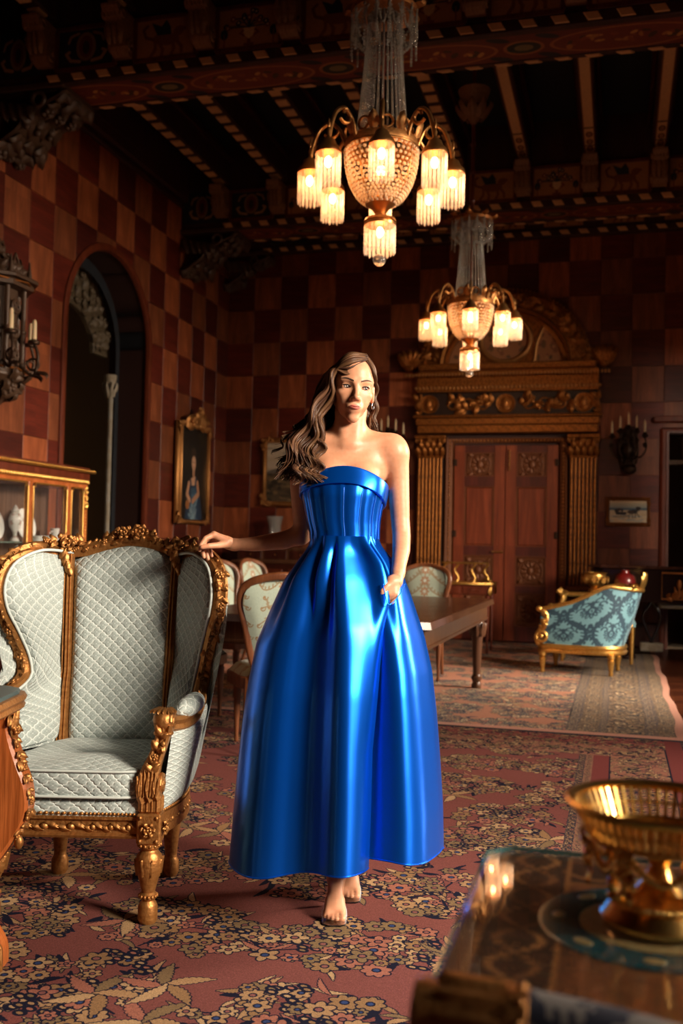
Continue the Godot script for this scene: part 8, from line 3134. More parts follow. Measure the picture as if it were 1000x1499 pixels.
class Field extends RefCounted:
	# a signed distance field on a grid, meshed by surface nets
	var lo: Vector3
	var s: float
	var nx: int
	var ny: int
	var nz: int
	var d := PackedFloat32Array()

	func _init(a: Vector3, b: Vector3, cell: float) -> void:
		lo = a
		s = cell
		nx = int(ceil((b.x - a.x) / cell)) + 1
		ny = int(ceil((b.y - a.y) / cell)) + 1
		nz = int(ceil((b.z - a.z) / cell)) + 1
		d.resize(nx * ny * nz)
		d.fill(0.2)

	func span(a: Vector3, b: Vector3, m: float) -> Array:
		var i0 := ((a.min(b) - Vector3.ONE * m - lo) / s).floor()
		var i1 := ((a.max(b) + Vector3.ONE * m - lo) / s).ceil()
		return [maxi(0, int(i0.x)), maxi(0, int(i0.y)), maxi(0, int(i0.z)), mini(nx - 1, int(i1.x)), mini(ny - 1, int(i1.y)), mini(nz - 1, int(i1.z))]

	func mix(k: int, v: float, soft: float, cut: bool) -> void:
		var o := d[k]
		if cut:
			v = -v
			var h := maxf(0.0, soft - absf(o - v)) / soft
			d[k] = maxf(o, v) + h * h * soft * 0.25
		else:
			var h := maxf(0.0, soft - absf(o - v)) / soft
			d[k] = minf(o, v) - h * h * soft * 0.25

	func bone(a: Vector3, b: Vector3, ra: float, rb: float, soft := 0.02, flat := 1.0, cut := false) -> void:
		# a tapered capsule; flat < 1 squashes it along z
		var r := span(a, b, maxf(ra, rb) + soft + 2.0 * s)
		var ab := b - a
		var f := Vector3(1, 1, 1.0 / flat)
		var ab2 := ab * f
		var ll := maxf(ab2.length_squared(), 1e-9)
		for z in range(r[2], r[5] + 1):
			for y in range(r[1], r[4] + 1):
				for x in range(r[0], r[3] + 1):
					var p := (lo + Vector3(x, y, z) * s - a) * f
					var t := clampf(p.dot(ab2) / ll, 0.0, 1.0)
					mix((z * ny + y) * nx + x, (p - ab2 * t).length() - lerpf(ra, rb, t), soft, cut)

	func limb(p: Array, ra: Array, soft := 0.02, flat := 1.0) -> void:
		# tapered capsules end to end, blended once into what is there
		var lo2: Vector3 = p[0]
		var hi2: Vector3 = p[0]
		var big := 0.0
		for i in p.size():
			lo2 = lo2.min(p[i])
			hi2 = hi2.max(p[i])
			big = maxf(big, ra[i])
		var r := span(lo2, hi2, big + soft + 2.0 * s)
		var n := p.size() - 1
		for z in range(r[2], r[5] + 1):
			for y in range(r[1], r[4] + 1):
				for x in range(r[0], r[3] + 1):
					var q := lo + Vector3(x, y, z) * s
					var best := 1.0
					for i in n:
						var a: Vector3 = p[i]
						var ab: Vector3 = p[i + 1] - a
						var t := clampf((q - a).dot(ab) / ab.length_squared(), 0.0, 1.0)
						best = minf(best, (q - a - ab * t).length() - lerpf(ra[i], ra[i + 1], t))
					mix((z * ny + y) * nx + x, best, soft, false)

	func egg(c: Vector3, rad: Vector3, soft := 0.02, cut := false, turn := Basis.IDENTITY) -> void:
		var m := maxf(rad.x, maxf(rad.y, rad.z))
		var r := span(c, c, m + soft + 2.0 * s)
		var mn := minf(rad.x, minf(rad.y, rad.z))
		var inv := turn.inverse()
		for z in range(r[2], r[5] + 1):
			for y in range(r[1], r[4] + 1):
				for x in range(r[0], r[3] + 1):
					var p := inv * (lo + Vector3(x, y, z) * s - c)
					var q := p / rad
					var k0 := q.length()
					var k1 := (p / (rad * rad)).length()
					var v := k0 * (k0 - 1.0) / k1 if k1 > 1e-9 else -mn
					mix((z * ny + y) * nx + x, v, soft, cut)

	func mesh_into(b: MB, xf := Transform3D.IDENTITY) -> void:
		var at := PackedInt32Array()
		at.resize(nx * ny * nz)
		at.fill(-1)
		var start := b.v.size()
		for z in nz - 1:
			for y in ny - 1:
				var row := (z * ny + y) * nx
				for x in nx - 1:
					var k := row + x
					var e := [d[k], d[k + 1], d[k + nx], d[k + nx + 1], d[k + nx * ny], d[k + nx * ny + 1], d[k + nx * ny + nx], d[k + nx * ny + nx + 1]]
					var neg := 0
					for q in 8:
						if e[q] < 0.0:
							neg += 1
					if neg == 0 or neg == 8:
						continue
					var sum := Vector3.ZERO
					var cnt := 0
					for ed in EDGES:
						var va: float = e[ed[0]]
						var vb: float = e[ed[1]]
						if (va < 0.0) != (vb < 0.0):
							sum += (CORN[ed[0]] as Vector3).lerp(CORN[ed[1]], va / (va - vb))
							cnt += 1
					var p := sum / cnt
					at[k] = b.v.size()
					b.v.append(xf * (lo + (Vector3(x, y, z) + p) * s))
					var gx: float = (e[1] + e[3] + e[5] + e[7]) - (e[0] + e[2] + e[4] + e[6])
					var gy: float = (e[2] + e[3] + e[6] + e[7]) - (e[0] + e[1] + e[4] + e[5])
					var gz: float = (e[4] + e[5] + e[6] + e[7]) - (e[0] + e[1] + e[2] + e[3])
					b.n.append((xf.basis * Vector3(gx, gy, gz)).normalized())
					b.t.append(Vector2.ZERO)
					b.c.append(b.tint)
		var st := [1, nx, nx * ny]
		for z in range(1, nz - 1):
			for y in range(1, ny - 1):
				for x in range(1, nx - 1):
					var k := (z * ny + y) * nx + x
					var a := d[k] < 0.0
					for ax in 3:
						if a == (d[k + st[ax]] < 0.0):
							continue
						var u: int = st[(ax + 1) % 3]
						var w: int = st[(ax + 2) % 3]
						var q0 := at[k]
						var q1 := at[k - u]
						var q2 := at[k - u - w]
						var q3 := at[k - w]
						if q0 < 0 or q1 < 0 or q2 < 0 or q3 < 0:
							continue
						if a:
							b.ix.append_array([q0, q2, q1, q0, q3, q2])
						else:
							b.ix.append_array([q0, q1, q2, q0, q2, q3])
		# smoother normals: average over the faces' neighbours once
		var acc := PackedVector3Array()
		acc.resize(b.v.size() - start)
		for i in range(0, b.ix.size(), 3):
			if b.ix[i] < start:
				continue
			var s3 := b.n[b.ix[i]] + b.n[b.ix[i + 1]] + b.n[b.ix[i + 2]]
			for q in 3:
				acc[b.ix[i + q] - start] += s3
		for i in acc.size():
			if acc[i].length() > 0.0:
				b.n[start + i] = acc[i].normalized()

	const CORN := [Vector3(0, 0, 0), Vector3(1, 0, 0), Vector3(0, 1, 0), Vector3(1, 1, 0), Vector3(0, 0, 1), Vector3(1, 0, 1), Vector3(0, 1, 1), Vector3(1, 1, 1)]
	const EDGES := [[0, 1], [2, 3], [4, 5], [6, 7], [0, 2], [1, 3], [4, 6], [5, 7], [0, 4], [1, 5], [2, 6], [3, 7]]


const HEADX := Vector3(0.022, 1.712, 0.0)


func chain(f: Field, p: Array, r: Array, soft := 0.006, flat := 1.0) -> void:
	f.limb(p, r, soft, flat)


func woman() -> void:
	mat("skin", srgb(196, 142, 112), 0.45, 0, {"subsurf_scatter_enabled": true, "subsurf_scatter_strength": 0.12, "albedo_texture": noise_tex("skin_tone", 71, 0.03, 128, [Color(0.95, 0.92, 0.9), Color(0.98, 0.97, 0.96), Color(1, 1, 1)], 2), "uv1_triplanar": true, "uv1_scale": Vector3(14, 14, 14), "metallic_specular": 0.45})
	mat("satin", srgb(4, 110, 252), 0.29, 0.86, {"anisotropy_enabled": true, "anisotropy": -0.55, "metallic_specular": 0.7, "rim_enabled": true, "rim": 0.15, "rim_tint": 0.8})
	mat("satin_seam", srgb(60, 130, 240), 0.4, 0.4)
	mat("hair", Color.WHITE, 0.46, 0, {"vertex_color_use_as_albedo": true, "metallic_specular": 0.32})
	var w := thing("person", "woman in a strapless floor-length royal blue satin gown, hand on the wing armchair", "person", Vector3(-0.86, 0.0, -3.12), YAW)
	# torso, neck, arms, legs and feet in one skin
	var f := Field.new(Vector3(-0.46, 1.0, -0.32), Vector3(0.27, 1.66, 0.2), 0.0068)
	f.bone(Vector3(0.008, 1.28, -0.03), Vector3(0.004, 1.43, -0.03), 0.085, 0.1, 0.03, 0.8)
	f.bone(Vector3(-0.05, 1.45, -0.025), Vector3(0.06, 1.45, -0.025), 0.078, 0.078, 0.03, 0.85)
	f.bone(Vector3(-0.10, 1.515, -0.035), Vector3(0.135, 1.515, -0.035), 0.046, 0.046, 0.04)
	f.bone(Vector3(0.0, 1.56, -0.045), Vector3(-0.12, 1.528, -0.045), 0.036, 0.03, 0.05)
	f.bone(Vector3(0.03, 1.56, -0.045), Vector3(0.15, 1.528, -0.045), 0.036, 0.03, 0.05)
	f.bone(Vector3(0.012, 1.50, -0.035), Vector3(0.018, 1.66, -0.018), 0.052, 0.05, 0.03)
	f.egg(Vector3(-0.05, 1.415, 0.035), Vector3(0.052, 0.055, 0.05), 0.03)
	f.egg(Vector3(0.06, 1.41, 0.032), Vector3(0.05, 0.055, 0.05), 0.03)
	# collar bones and the hollow between them
	f.bone(Vector3(0.0, 1.527, 0.022), Vector3(-0.10, 1.548, -0.01), 0.008, 0.008, 0.022)
	f.bone(Vector3(0.03, 1.527, 0.022), Vector3(0.13, 1.548, -0.01), 0.008, 0.008, 0.022)
	f.bone(Vector3(0.004, 1.53, 0.02), Vector3(-0.02, 1.64, 0.0), 0.01, 0.009, 0.024)
	f.bone(Vector3(0.026, 1.53, 0.02), Vector3(0.055, 1.64, -0.01), 0.01, 0.009, 0.024)
	# left arm (right in the picture), into the pocket
	f.egg(Vector3(0.163, 1.517, -0.03), Vector3(0.045, 0.05, 0.048), 0.03)
	chain(f, [Vector3(0.17, 1.50, -0.03), Vector3(0.178, 1.42, -0.035), Vector3(0.188, 1.29, -0.03), Vector3(0.192, 1.24, -0.015), Vector3(0.19, 1.19, 0.02), Vector3(0.178, 1.12, 0.07)], [0.042, 0.037, 0.031, 0.030, 0.029, 0.0215], 0.02)
	f.bone(Vector3(0.178, 1.12, 0.07), Vector3(0.172, 1.09, 0.095), 0.0215, 0.021, 0.012)
	# right arm, back and out to the chair
	f.egg(Vector3(-0.13, 1.515, -0.035), Vector3(0.045, 0.05, 0.048), 0.03)
	chain(f, [Vector3(-0.135, 1.50, -0.04), Vector3(-0.142, 1.40, -0.07), Vector3(-0.135, 1.27, -0.115), Vector3(-0.14, 1.235, -0.125)], [0.042, 0.037, 0.031, 0.031], 0.02)
	chain(f, [Vector3(-0.14, 1.235, -0.125), Vector3(-0.20, 1.215, -0.14), Vector3(-0.30, 1.20, -0.16), Vector3(-0.37, 1.196, -0.172)], [0.031, 0.031, 0.025, 0.0195], 0.02)
	f.bone(Vector3(-0.37, 1.196, -0.172), Vector3(-0.395, 1.2, -0.175), 0.0195, 0.02, 0.012)
	var b := MB.new()
	f.mesh_into(b)
	# head in its own finer grid
	var turn := Basis(Vector3.UP, 0.16) * Basis(Vector3.BACK, -0.075) * Basis(Vector3.RIGHT, 0.03)
	var hx := Transform3D(turn, HEADX + Vector3(0, 0, -0.005))
	var h := Field.new(Vector3(-0.09, -0.15, -0.13), Vector3(0.09, 0.13, 0.115), 0.0028)
	h.egg(Vector3(0, 0.03, -0.02), Vector3(0.07, 0.078, 0.088), 0.02)
	h.egg(Vector3(0, -0.018, 0.022), Vector3(0.052, 0.078, 0.058), 0.025)
	h.egg(Vector3(0, 0.045, 0.028), Vector3(0.055, 0.05, 0.05), 0.025)
	for s in [-1.0, 1.0]:
		h.bone(Vector3(s * 0.046, -0.046, -0.008), Vector3(s * 0.004, -0.098, 0.058), 0.011, 0.0095, 0.018)
		h.egg(Vector3(s * 0.04, -0.022, 0.047), Vector3(0.019, 0.013, 0.019), 0.02)
		h.bone(Vector3(s * 0.012, 0.017, 0.073), Vector3(s * 0.044, 0.02, 0.057), 0.009, 0.008, 0.014)
		h.egg(Vector3(s * 0.031, 0.001, 0.089), Vector3(0.018, 0.012, 0.017), 0.012, true)
		h.egg(Vector3(s * 0.0115, -0.041, 0.081), Vector3(0.0068, 0.0068, 0.01), 0.006)
		h.egg(Vector3(s * 0.007, -0.047, 0.09), Vector3(0.0035, 0.0025, 0.005), 0.003, true)
		# lids
		h.egg(Vector3(s * 0.031, -0.001, 0.0585), Vector3(0.0165, 0.0115, 0.0126), 0.006)
		h.egg(Vector3(s * 0.031, -0.0012, 0.072), Vector3(0.0132, 0.0047, 0.0125), 0.002, true)
		# ears
		h.egg(Vector3(s * 0.07, -0.008, -0.012), Vector3(0.009, 0.03, 0.017), 0.008)
		h.egg(Vector3(s * 0.078, -0.004, -0.006), Vector3(0.006, 0.018, 0.009), 0.006, true)
	h.egg(Vector3(0, -0.097, 0.058), Vector3(0.016, 0.012, 0.012), 0.02)
	for s in [-1.0, 1.0]:
		h.egg(Vector3(s * 0.028, -0.046, 0.043), Vector3(0.018, 0.022, 0.022), 0.02)
	h.bone(Vector3(0, 0.014, 0.073), Vector3(0, -0.033, 0.094), 0.0055, 0.0082, 0.012)
	h.egg(Vector3(0, -0.037, 0.096), Vector3(0.009, 0.008, 0.0095), 0.007)
	h.egg(Vector3(0, -0.066, 0.071), Vector3(0.026, 0.02, 0.016), 0.014)
	h.bone(Vector3(0, -0.04, -0.012), Vector3(0, -0.15, -0.02), 0.042, 0.046, 0.02)
	h.mesh_into(b, hx)
	# hand on the chair back
	var hf := Field.new(Vector3(-0.50, 1.11, -0.23), Vector3(-0.35, 1.26, -0.06), 0.0026)
	chain(hf, [Vector3(-0.372, 1.196, -0.172), Vector3(-0.395, 1.205, -0.17)], [0.0195, 0.019], 0.012)
	hf.bone(Vector3(-0.392, 1.206, -0.155), Vector3(-0.436, 1.228, -0.145), 0.0165, 0.0125, 0.01)
	hf.bone(Vector3(-0.392, 1.205, -0.17), Vector3(-0.438, 1.228, -0.163), 0.0165, 0.0125, 0.01)
	hf.bone(Vector3(-0.392, 1.203, -0.185), Vector3(-0.436, 1.224, -0.182), 0.0155, 0.012, 0.01)
	hf.bone(Vector3(-0.394, 1.2, -0.195), Vector3(-0.432, 1.218, -0.198), 0.014, 0.011, 0.01)
	chain(hf, [Vector3(-0.437, 1.229, -0.143), Vector3(-0.463, 1.215, -0.128), Vector3(-0.476, 1.193, -0.12), Vector3(-0.48, 1.175, -0.118)], [0.0105, 0.0088, 0.0078, 0.0065], 0.004)
	chain(hf, [Vector3(-0.439, 1.229, -0.163), Vector3(-0.468, 1.208, -0.152), Vector3(-0.474, 1.178, -0.144), Vector3(-0.468, 1.153, -0.14)], [0.0108, 0.009, 0.008, 0.0066], 0.004)
	chain(hf, [Vector3(-0.437, 1.225, -0.182), Vector3(-0.464, 1.198, -0.176), Vector3(-0.464, 1.168, -0.168), Vector3(-0.457, 1.146, -0.164)], [0.0104, 0.0088, 0.0078, 0.0064], 0.004)
	chain(hf, [Vector3(-0.432, 1.218, -0.2), Vector3(-0.455, 1.196, -0.199), Vector3(-0.454, 1.172, -0.194), Vector3(-0.448, 1.156, -0.19)], [0.0094, 0.008, 0.007, 0.0058], 0.004)
	chain(hf, [Vector3(-0.395, 1.198, -0.15), Vector3(-0.42, 1.193, -0.125), Vector3(-0.448, 1.19, -0.108), Vector3(-0.47, 1.186, -0.102)], [0.0135, 0.0108, 0.0092, 0.0076], 0.005)
	hf.mesh_into(b)
	# hand slipping into the pocket
	var pf := Field.new(Vector3(0.10, 0.99, 0.04), Vector3(0.22, 1.15, 0.2), 0.003)
	chain(pf, [Vector3(0.178, 1.12, 0.07), Vector3(0.172, 1.095, 0.09)], [0.0215, 0.0205], 0.012)
	for k in 4:
		var kx := 0.178 - 0.017 * k
		pf.bone(Vector3(0.172 - 0.006 * k, 1.092, 0.094 + 0.003 * k), Vector3(kx - 0.012, 1.055, 0.112 + 0.006 * k - 0.004 * k * k), 0.0165, 0.0125, 0.01)
		chain(pf, [Vector3(kx - 0.012, 1.055, 0.112 + 0.006 * k - 0.004 * k * k), Vector3(kx - 0.02, 1.03, 0.108), Vector3(kx - 0.02, 1.005, 0.095)], [0.0108, 0.0092, 0.0075], 0.004)
	chain(pf, [Vector3(0.164, 1.09, 0.1), Vector3(0.142, 1.078, 0.118), Vector3(0.128, 1.06, 0.126), Vector3(0.122, 1.04, 0.12)], [0.0145, 0.0115, 0.0098, 0.0078], 0.006)
	pf.mesh_into(b)
	# feet and ankles
	var ff := Field.new(Vector3(-0.08, -0.005, -0.36), Vector3(0.12, 0.34, 0.1), 0.005)
	for e in [[Vector3(0.0, 0, -0.06), 0.0, 1.0], [Vector3(0.05, 0, -0.27), 0.12, 1.0]]:
		var o: Vector3 = e[0]
		ff.bone(o + Vector3(0.004, 0.34, -0.06), o + Vector3(0.004, 0.145, -0.045), 0.045, 0.029, 0.02)
		ff.bone(o + Vector3(0.004, 0.145, -0.045), o + Vector3(0.004, 0.10, -0.05), 0.029, 0.03, 0.02)
		ff.bone(o + Vector3(0.004, 0.11, -0.03), o + Vector3(0.002, 0.034, 0.055), 0.03, 0.021, 0.02)
		ff.bone(o + Vector3(-0.012, 0.05, 0.03), o + Vector3(-0.02, 0.026, 0.068), 0.02, 0.014, 0.012)
		ff.bone(o + Vector3(0.014, 0.05, 0.03), o + Vector3(0.022, 0.026, 0.066), 0.02, 0.016, 0.012)
		var tx := [0.026, 0.009, -0.005, -0.018, -0.03]
		for k in 5:
			var z := [0.098, 0.1, 0.095, 0.087, 0.077][k] as float
			var r := [0.0115, 0.0082, 0.0078, 0.0072, 0.0068][k] as float
			ff.bone(o + Vector3(tx[k] * 0.92, 0.03, 0.06), o + Vector3(tx[k], 0.019, z), r, r * 0.9, 0.004)
	ff.mesh_into(b)
	# hips and legs under the skirt join the torso to the feet
	var lf := Field.new(Vector3(-0.14, 0.22, -0.36), Vector3(0.17, 1.3, 0.08), 0.013)
	lf.bone(Vector3(0.008, 1.26, -0.03), Vector3(0.01, 1.08, -0.035), 0.08, 0.1, 0.03, 0.85)
	lf.limb([Vector3(-0.045, 1.04, -0.035), Vector3(-0.01, 0.58, -0.05), Vector3(0.004, 0.4, -0.11), Vector3(0.004, 0.24, -0.115)], [0.085, 0.055, 0.05, 0.038], 0.03)
	lf.limb([Vector3(0.065, 1.04, -0.045), Vector3(0.06, 0.58, -0.15), Vector3(0.054, 0.4, -0.3), Vector3(0.054, 0.24, -0.32)], [0.085, 0.055, 0.05, 0.038], 0.03)
	lf.mesh_into(b)
	part(w, "body", b, mats["skin"])
	face_parts(w, hx, h)
	hair(w, hx)
	gown(w)
	sandals(w)


func face_parts(w: Node3D, hx: Transform3D, h: Field) -> void:
	var b := MB.new()
	for s in [-1.0, 1.0]:
		b.ball(hx * Vector3(s * 0.031, -0.0015, 0.0585), Vector3.ONE * 0.0112, hx.basis, 18, 12)
	part(w, "eye_white", b, mat("eye_white", srgb(188, 174, 166), 0.25, 0, {"clearcoat_enabled": true, "clearcoat": 0.6, "clearcoat_roughness": 0.05}))
	b = MB.new()
	for s in [-1.0, 1.0]:
		# both eyes look towards the right of the picture
		var c: Vector3 = hx * Vector3(s * 0.031, -0.0015, 0.0585)
		var d := (hx.basis * Vector3(0.26, 0.02, 1.0)).normalized()
		b.ball(c + d * 0.0082, Vector3(0.0058, 0.0058, 0.0034), Basis.looking_at(-d), 14, 8)
	part(w, "iris", b, mat("iris", srgb(62, 48, 40), 0.15, 0, {"clearcoat_enabled": true, "clearcoat": 1.0, "clearcoat_roughness": 0.03}))
	b = MB.new()
	for s in [-1.0, 1.0]:
		for lid in 2:
			var p := []
			for k in 11:
				var t := k / 10.0 * 2.0 - 1.0
				var x: float = s * 0.031 + t * 0.0136
				var y: float = -0.0012 + (0.0052 if lid == 0 else -0.0052) * sqrt(1.0 - t * t * 0.98) + 0.001 * t * s
				var q := surf(h, x, y + (0.0012 if lid == 0 else -0.001))
				p.append(hx * Vector3(x, y, q.z + 0.0006))
			b.tube(p, 0.00165 if lid == 0 else 0.0006, 5, [0.4, 0.7, 0.9, 1.0, 1.05, 1.1, 1.1, 1.1, 1.0, 0.8, 0.4])
	part(w, "lashes", b, mat("lash", srgb(34, 22, 17), 0.6))
	b = MB.new()
	for s in [-1.0, 1.0]:
		var g := PackedVector3Array()
		for j in 5:
			var v := j / 4.0
			for k in 13:
				var t := k / 12.0
				var x: float = s * (0.012 + 0.04 * t)
				var thick := 0.0062 * (0.75 + 0.5 * t) * (1.0 - pow(t, 3.0) * 0.9)
				var y := 0.0165 + 0.0075 * sin(t * 2.25) + thick * (v - 0.5)
				g.append(hx * (surf(h, x, y) + Vector3(0, 0, 0.0002 + 0.0014 * sin(PI * v) * (1.0 - 0.6 * t))))
		b.patch(g, 13, 5, false, false, 1, 1, false)
	part(w, "eyebrows", b, mat("brow", srgb(66, 46, 36), 0.85))
	b = MB.new()
	for half in 2:
		var g := PackedVector3Array()
		for j in 7:
			var v := j / 6.0
			for k in 21:
				var t := k / 20.0 * 2.0 - 1.0
				var seam := -0.0662 - 0.0006 * cos(t * 5.0) + 0.0006 * t * t
				var top := lerpf(-0.0588 + 0.0013 * (cos(t * 6.0) * -0.5 + 0.5) * (1.0 - absf(t)) - 0.0055 * t * t, seam, pow(absf(t), 6.0))
				var bot := lerpf(-0.0758 + 0.0072 * t * t, seam, pow(absf(t), 6.0))
				var y := lerpf(seam, top if half == 0 else bot, v)
				var q := surf(h, t * 0.0208, y)
				var full := (0.0052 if half == 0 else 0.0068) * sin(PI * pow(v, 0.8 if half == 0 else 0.7)) * (1.0 - t * t)
				g.append(hx * (q + Vector3(0, 0, full + 0.0004 - (0.0012 if j == 0 else 0.0))))
		b.patch(g, 21, 7, false, false, 1, 1, false)
	part(w, "lips", b, mat("lips", srgb(184, 108, 98), 0.34, 0, {"subsurf_scatter_enabled": true, "subsurf_scatter_strength": 0.1}))
	b = MB.new()
	b.ring(hx * Vector3(0.075, -0.045, -0.012), hx.basis * Vector3(1, 0, 0.6), 0.0105, 0.0015, 22, 7)
	part(w, "hoop_earring", b, mats["silver"])


func surf(h: Field, x: float, y: float) -> Vector3:
	# the front of the face over x and y, in the head's own axes
	var fx := (x - h.lo.x) / h.s
	var fy := (y - h.lo.y) / h.s
	var i := int(fx)
	var j := int(fy)
	var tx := fx - i
	var ty := fy - j
	var last := 1.0
	for k in range(h.nz - 1, 0, -1):
		var q := (k * h.ny + j) * h.nx + i
		var v := lerpf(lerpf(h.d[q], h.d[q + 1], tx), lerpf(h.d[q + h.nx], h.d[q + h.nx + 1], tx), ty)
		if v < 0.0:
			return Vector3(x, y, h.lo.z + (k + v / (v - last)) * h.s)
		last = v
	return Vector3(x, y, 0.06)


func hair(w: Node3D, hx: Transform3D) -> void:
	var b := MB.new()
	var r := RandomNumberGenerator.new()
	r.seed = 12
	var dark := srgb(44, 29, 21).srgb_to_linear()
	var mid := srgb(70, 47, 33).srgb_to_linear()
	var light := srgb(112, 80, 57).srgb_to_linear()
	# cap over the skull: open at the face
	var g := PackedVector3Array()
	var nu := 48
	var nv := 22
	for j in nv:
		for i in nu:
			var a := TAU * i / nu                     # 0 at the right of the picture, a quarter turn at the face
			var front := maxf(0.0, sin(a))
			var reach := lerpf(2.25, 0.98, pow(front, 0.7))
			var t := reach * j / float(nv - 1)
			var q := Vector3(sin(t) * cos(a) * 0.0745, cos(t) * 0.0835, sin(t) * sin(a) * 0.0925)
			var groove := 1.0 + 0.012 * sin(a * 40.0 + t * 5.0)
			g.append(hx * (Vector3(0, 0.032, -0.022) + q * groove))
	b.tint = mid
	b.patch(g, nu, nv, true, false)
	# locks
	var lock := func(keys: Array, rad: float, wave: float, col: Color, ph: float) -> void:
		var p := smooth_path(keys, 8)
		var m := p.size()
		var out := []
		var sc := []
		for i in m:
			var f := i / float(m - 1)
			var k := wave * smoothstep(0.25, 0.6, f)
			out.append(p[i] + Vector3(sin(f * 27.0 + ph) * k, 0.0, cos(f * 27.0 + ph) * k * 0.8))
			sc.append((0.55 + 0.6 * smoothstep(0.0, 0.3, f)) * (1.0 - 0.85 * smoothstep(0.72, 1.0, f)))
		b.tint = col
		b.tube(out, rad, 6, sc)
	var mix3 := func() -> Color:
		var t := r.randf()
		return dark.lerp(mid, t * 2.0) if t < 0.5 else mid.lerp(light, (t - 0.5) * 1.7)
	# swept from a parting on the right of the picture over to the left and down
	for k in 340:
		var u := r.randf()
		var v := r.randf()
		var z0 := lerpf(0.055, -0.075, u)
		var start: Vector3 = hx * Vector3(0.026 + r.randf_range(-0.006, 0.006), 0.118 - 0.2 * pow(u - 0.35, 2.0), z0)
		var over: Vector3 = hx * Vector3(-0.03, 0.112 - 0.06 * v * v - 0.25 * pow(u - 0.35, 2.0), z0 + 0.006)
		var side: Vector3 = hx * Vector3(-0.072 - 0.012 * v, 0.05, lerpf(0.045, -0.07, u) - 0.008)
		var cheek: Vector3 = hx * Vector3(-0.078 - 0.03 * v, -0.03, lerpf(0.028, -0.07, u) + 0.012 * v)
		var fw := pow(1.0 - u, 2.5)
		over += hx.basis * Vector3(0.004, -0.004, 0.016) * fw
		side += hx.basis * Vector3(0.008, -0.004, 0.018) * fw
		cheek += hx.basis * Vector3(0.006, 0.0, 0.016) * fw
		var ln := r.randf()
		var mid1 := Vector3(lerpf(-0.075, -0.135, v), 1.59 + r.randf_range(-0.015, 0.015), lerpf(0.055, -0.06, u))
		var mid2 := Vector3(lerpf(-0.085, -0.18, v) + r.randf_range(-0.01, 0.01), 1.51, lerpf(0.075, -0.05, u))
		var tip := Vector3(lerpf(-0.095, -0.205, v) + r.randf_range(-0.012, 0.012), lerpf(1.475, 1.405, ln), lerpf(0.085, -0.03, u))
		lock.call([start, over, side, cheek, mid1, mid2, tip], r.randf_range(0.003, 0.0062), r.randf_range(0.009, 0.014), mix3.call(), u * 3.0 + v * 2.4 + r.randf_range(-0.25, 0.25))
	# a few ringlets lying lower on the chest
	for k in 60:
		var v := r.randf()
		lock.call([hx * Vector3(-0.074, 0.0, 0.0), Vector3(-0.085, 1.6, 0.03), Vector3(lerpf(-0.07, -0.13, v), 1.52, 0.06), Vector3(lerpf(-0.075, -0.15, v), 1.45, 0.085), Vector3(lerpf(-0.06, -0.15, v), lerpf(1.415, 1.385, r.randf()), 0.09)], r.randf_range(0.003, 0.005), 0.013, mix3.call(), v * 3.0)
	# wisps flying out to the left
	for k in 10:
		var v := r.randf()
		lock.call([hx * Vector3(-0.076, 0.02, -0.02), Vector3(-0.11, 1.64, -0.01), Vector3(-0.16 - 0.03 * v, 1.585 - 0.04 * v, 0.0), Vector3(-0.205 - 0.03 * v, 1.56 - 0.08 * v, 0.01)], 0.0026, 0.012, mid, v * 5.0)
	# right side: tucked behind the ear, falling to the shoulder
	for k in 130:
		var u := r.randf()
		var z0 := lerpf(0.05, -0.08, u)
		var start: Vector3 = hx * Vector3(0.028 + r.randf_range(-0.004, 0.004), 0.118 - 0.2 * pow(u - 0.35, 2.0), z0)
		var over: Vector3 = hx * Vector3(0.062, 0.082 - 0.2 * pow(u - 0.4, 2.0), z0 - 0.006)
		over += hx.basis * Vector3(-0.004, -0.004, 0.014) * pow(1.0 - u, 2.5)
		var behind: Vector3 = hx * Vector3(0.08, 0.02, lerpf(0.0, -0.075, u) - 0.012)
		var fall: Vector3 = hx * Vector3(0.083 + r.randf_range(-0.006, 0.008), -0.05, lerpf(-0.025, -0.085, u))
		var tip := Vector3(0.094 + r.randf_range(-0.022, 0.012), lerpf(1.60, 1.575, r.randf()), lerpf(-0.03, -0.09, u))
		lock.call([start, over, behind, fall, tip], r.randf_range(0.003, 0.0055), 0.005, mix3.call(), u * 3.0)
	# back of the head down to the shoulders
	for k in 50:
		var a := r.randf_range(-1.4, 1.4)
		var c: Vector3 = hx * Vector3(sin(a) * 0.07, 0.06, -0.03 - cos(a) * 0.075)
		lock.call([hx * Vector3(0.02, 0.115, -0.04), c, hx * Vector3(sin(a) * 0.075 - 0.01, -0.03, -0.03 - cos(a) * 0.075), Vector3(sin(a) * 0.08 - 0.01, 1.6, -0.06 - cos(a) * 0.04), Vector3(sin(a) * 0.09 - 0.03, 1.5, -0.09 - cos(a) * 0.03)], 0.011, 0.008, dark.lerp(mid, r.randf()), r.randf() * 6.0)
	part(w, "hair", b, mats["hair"])


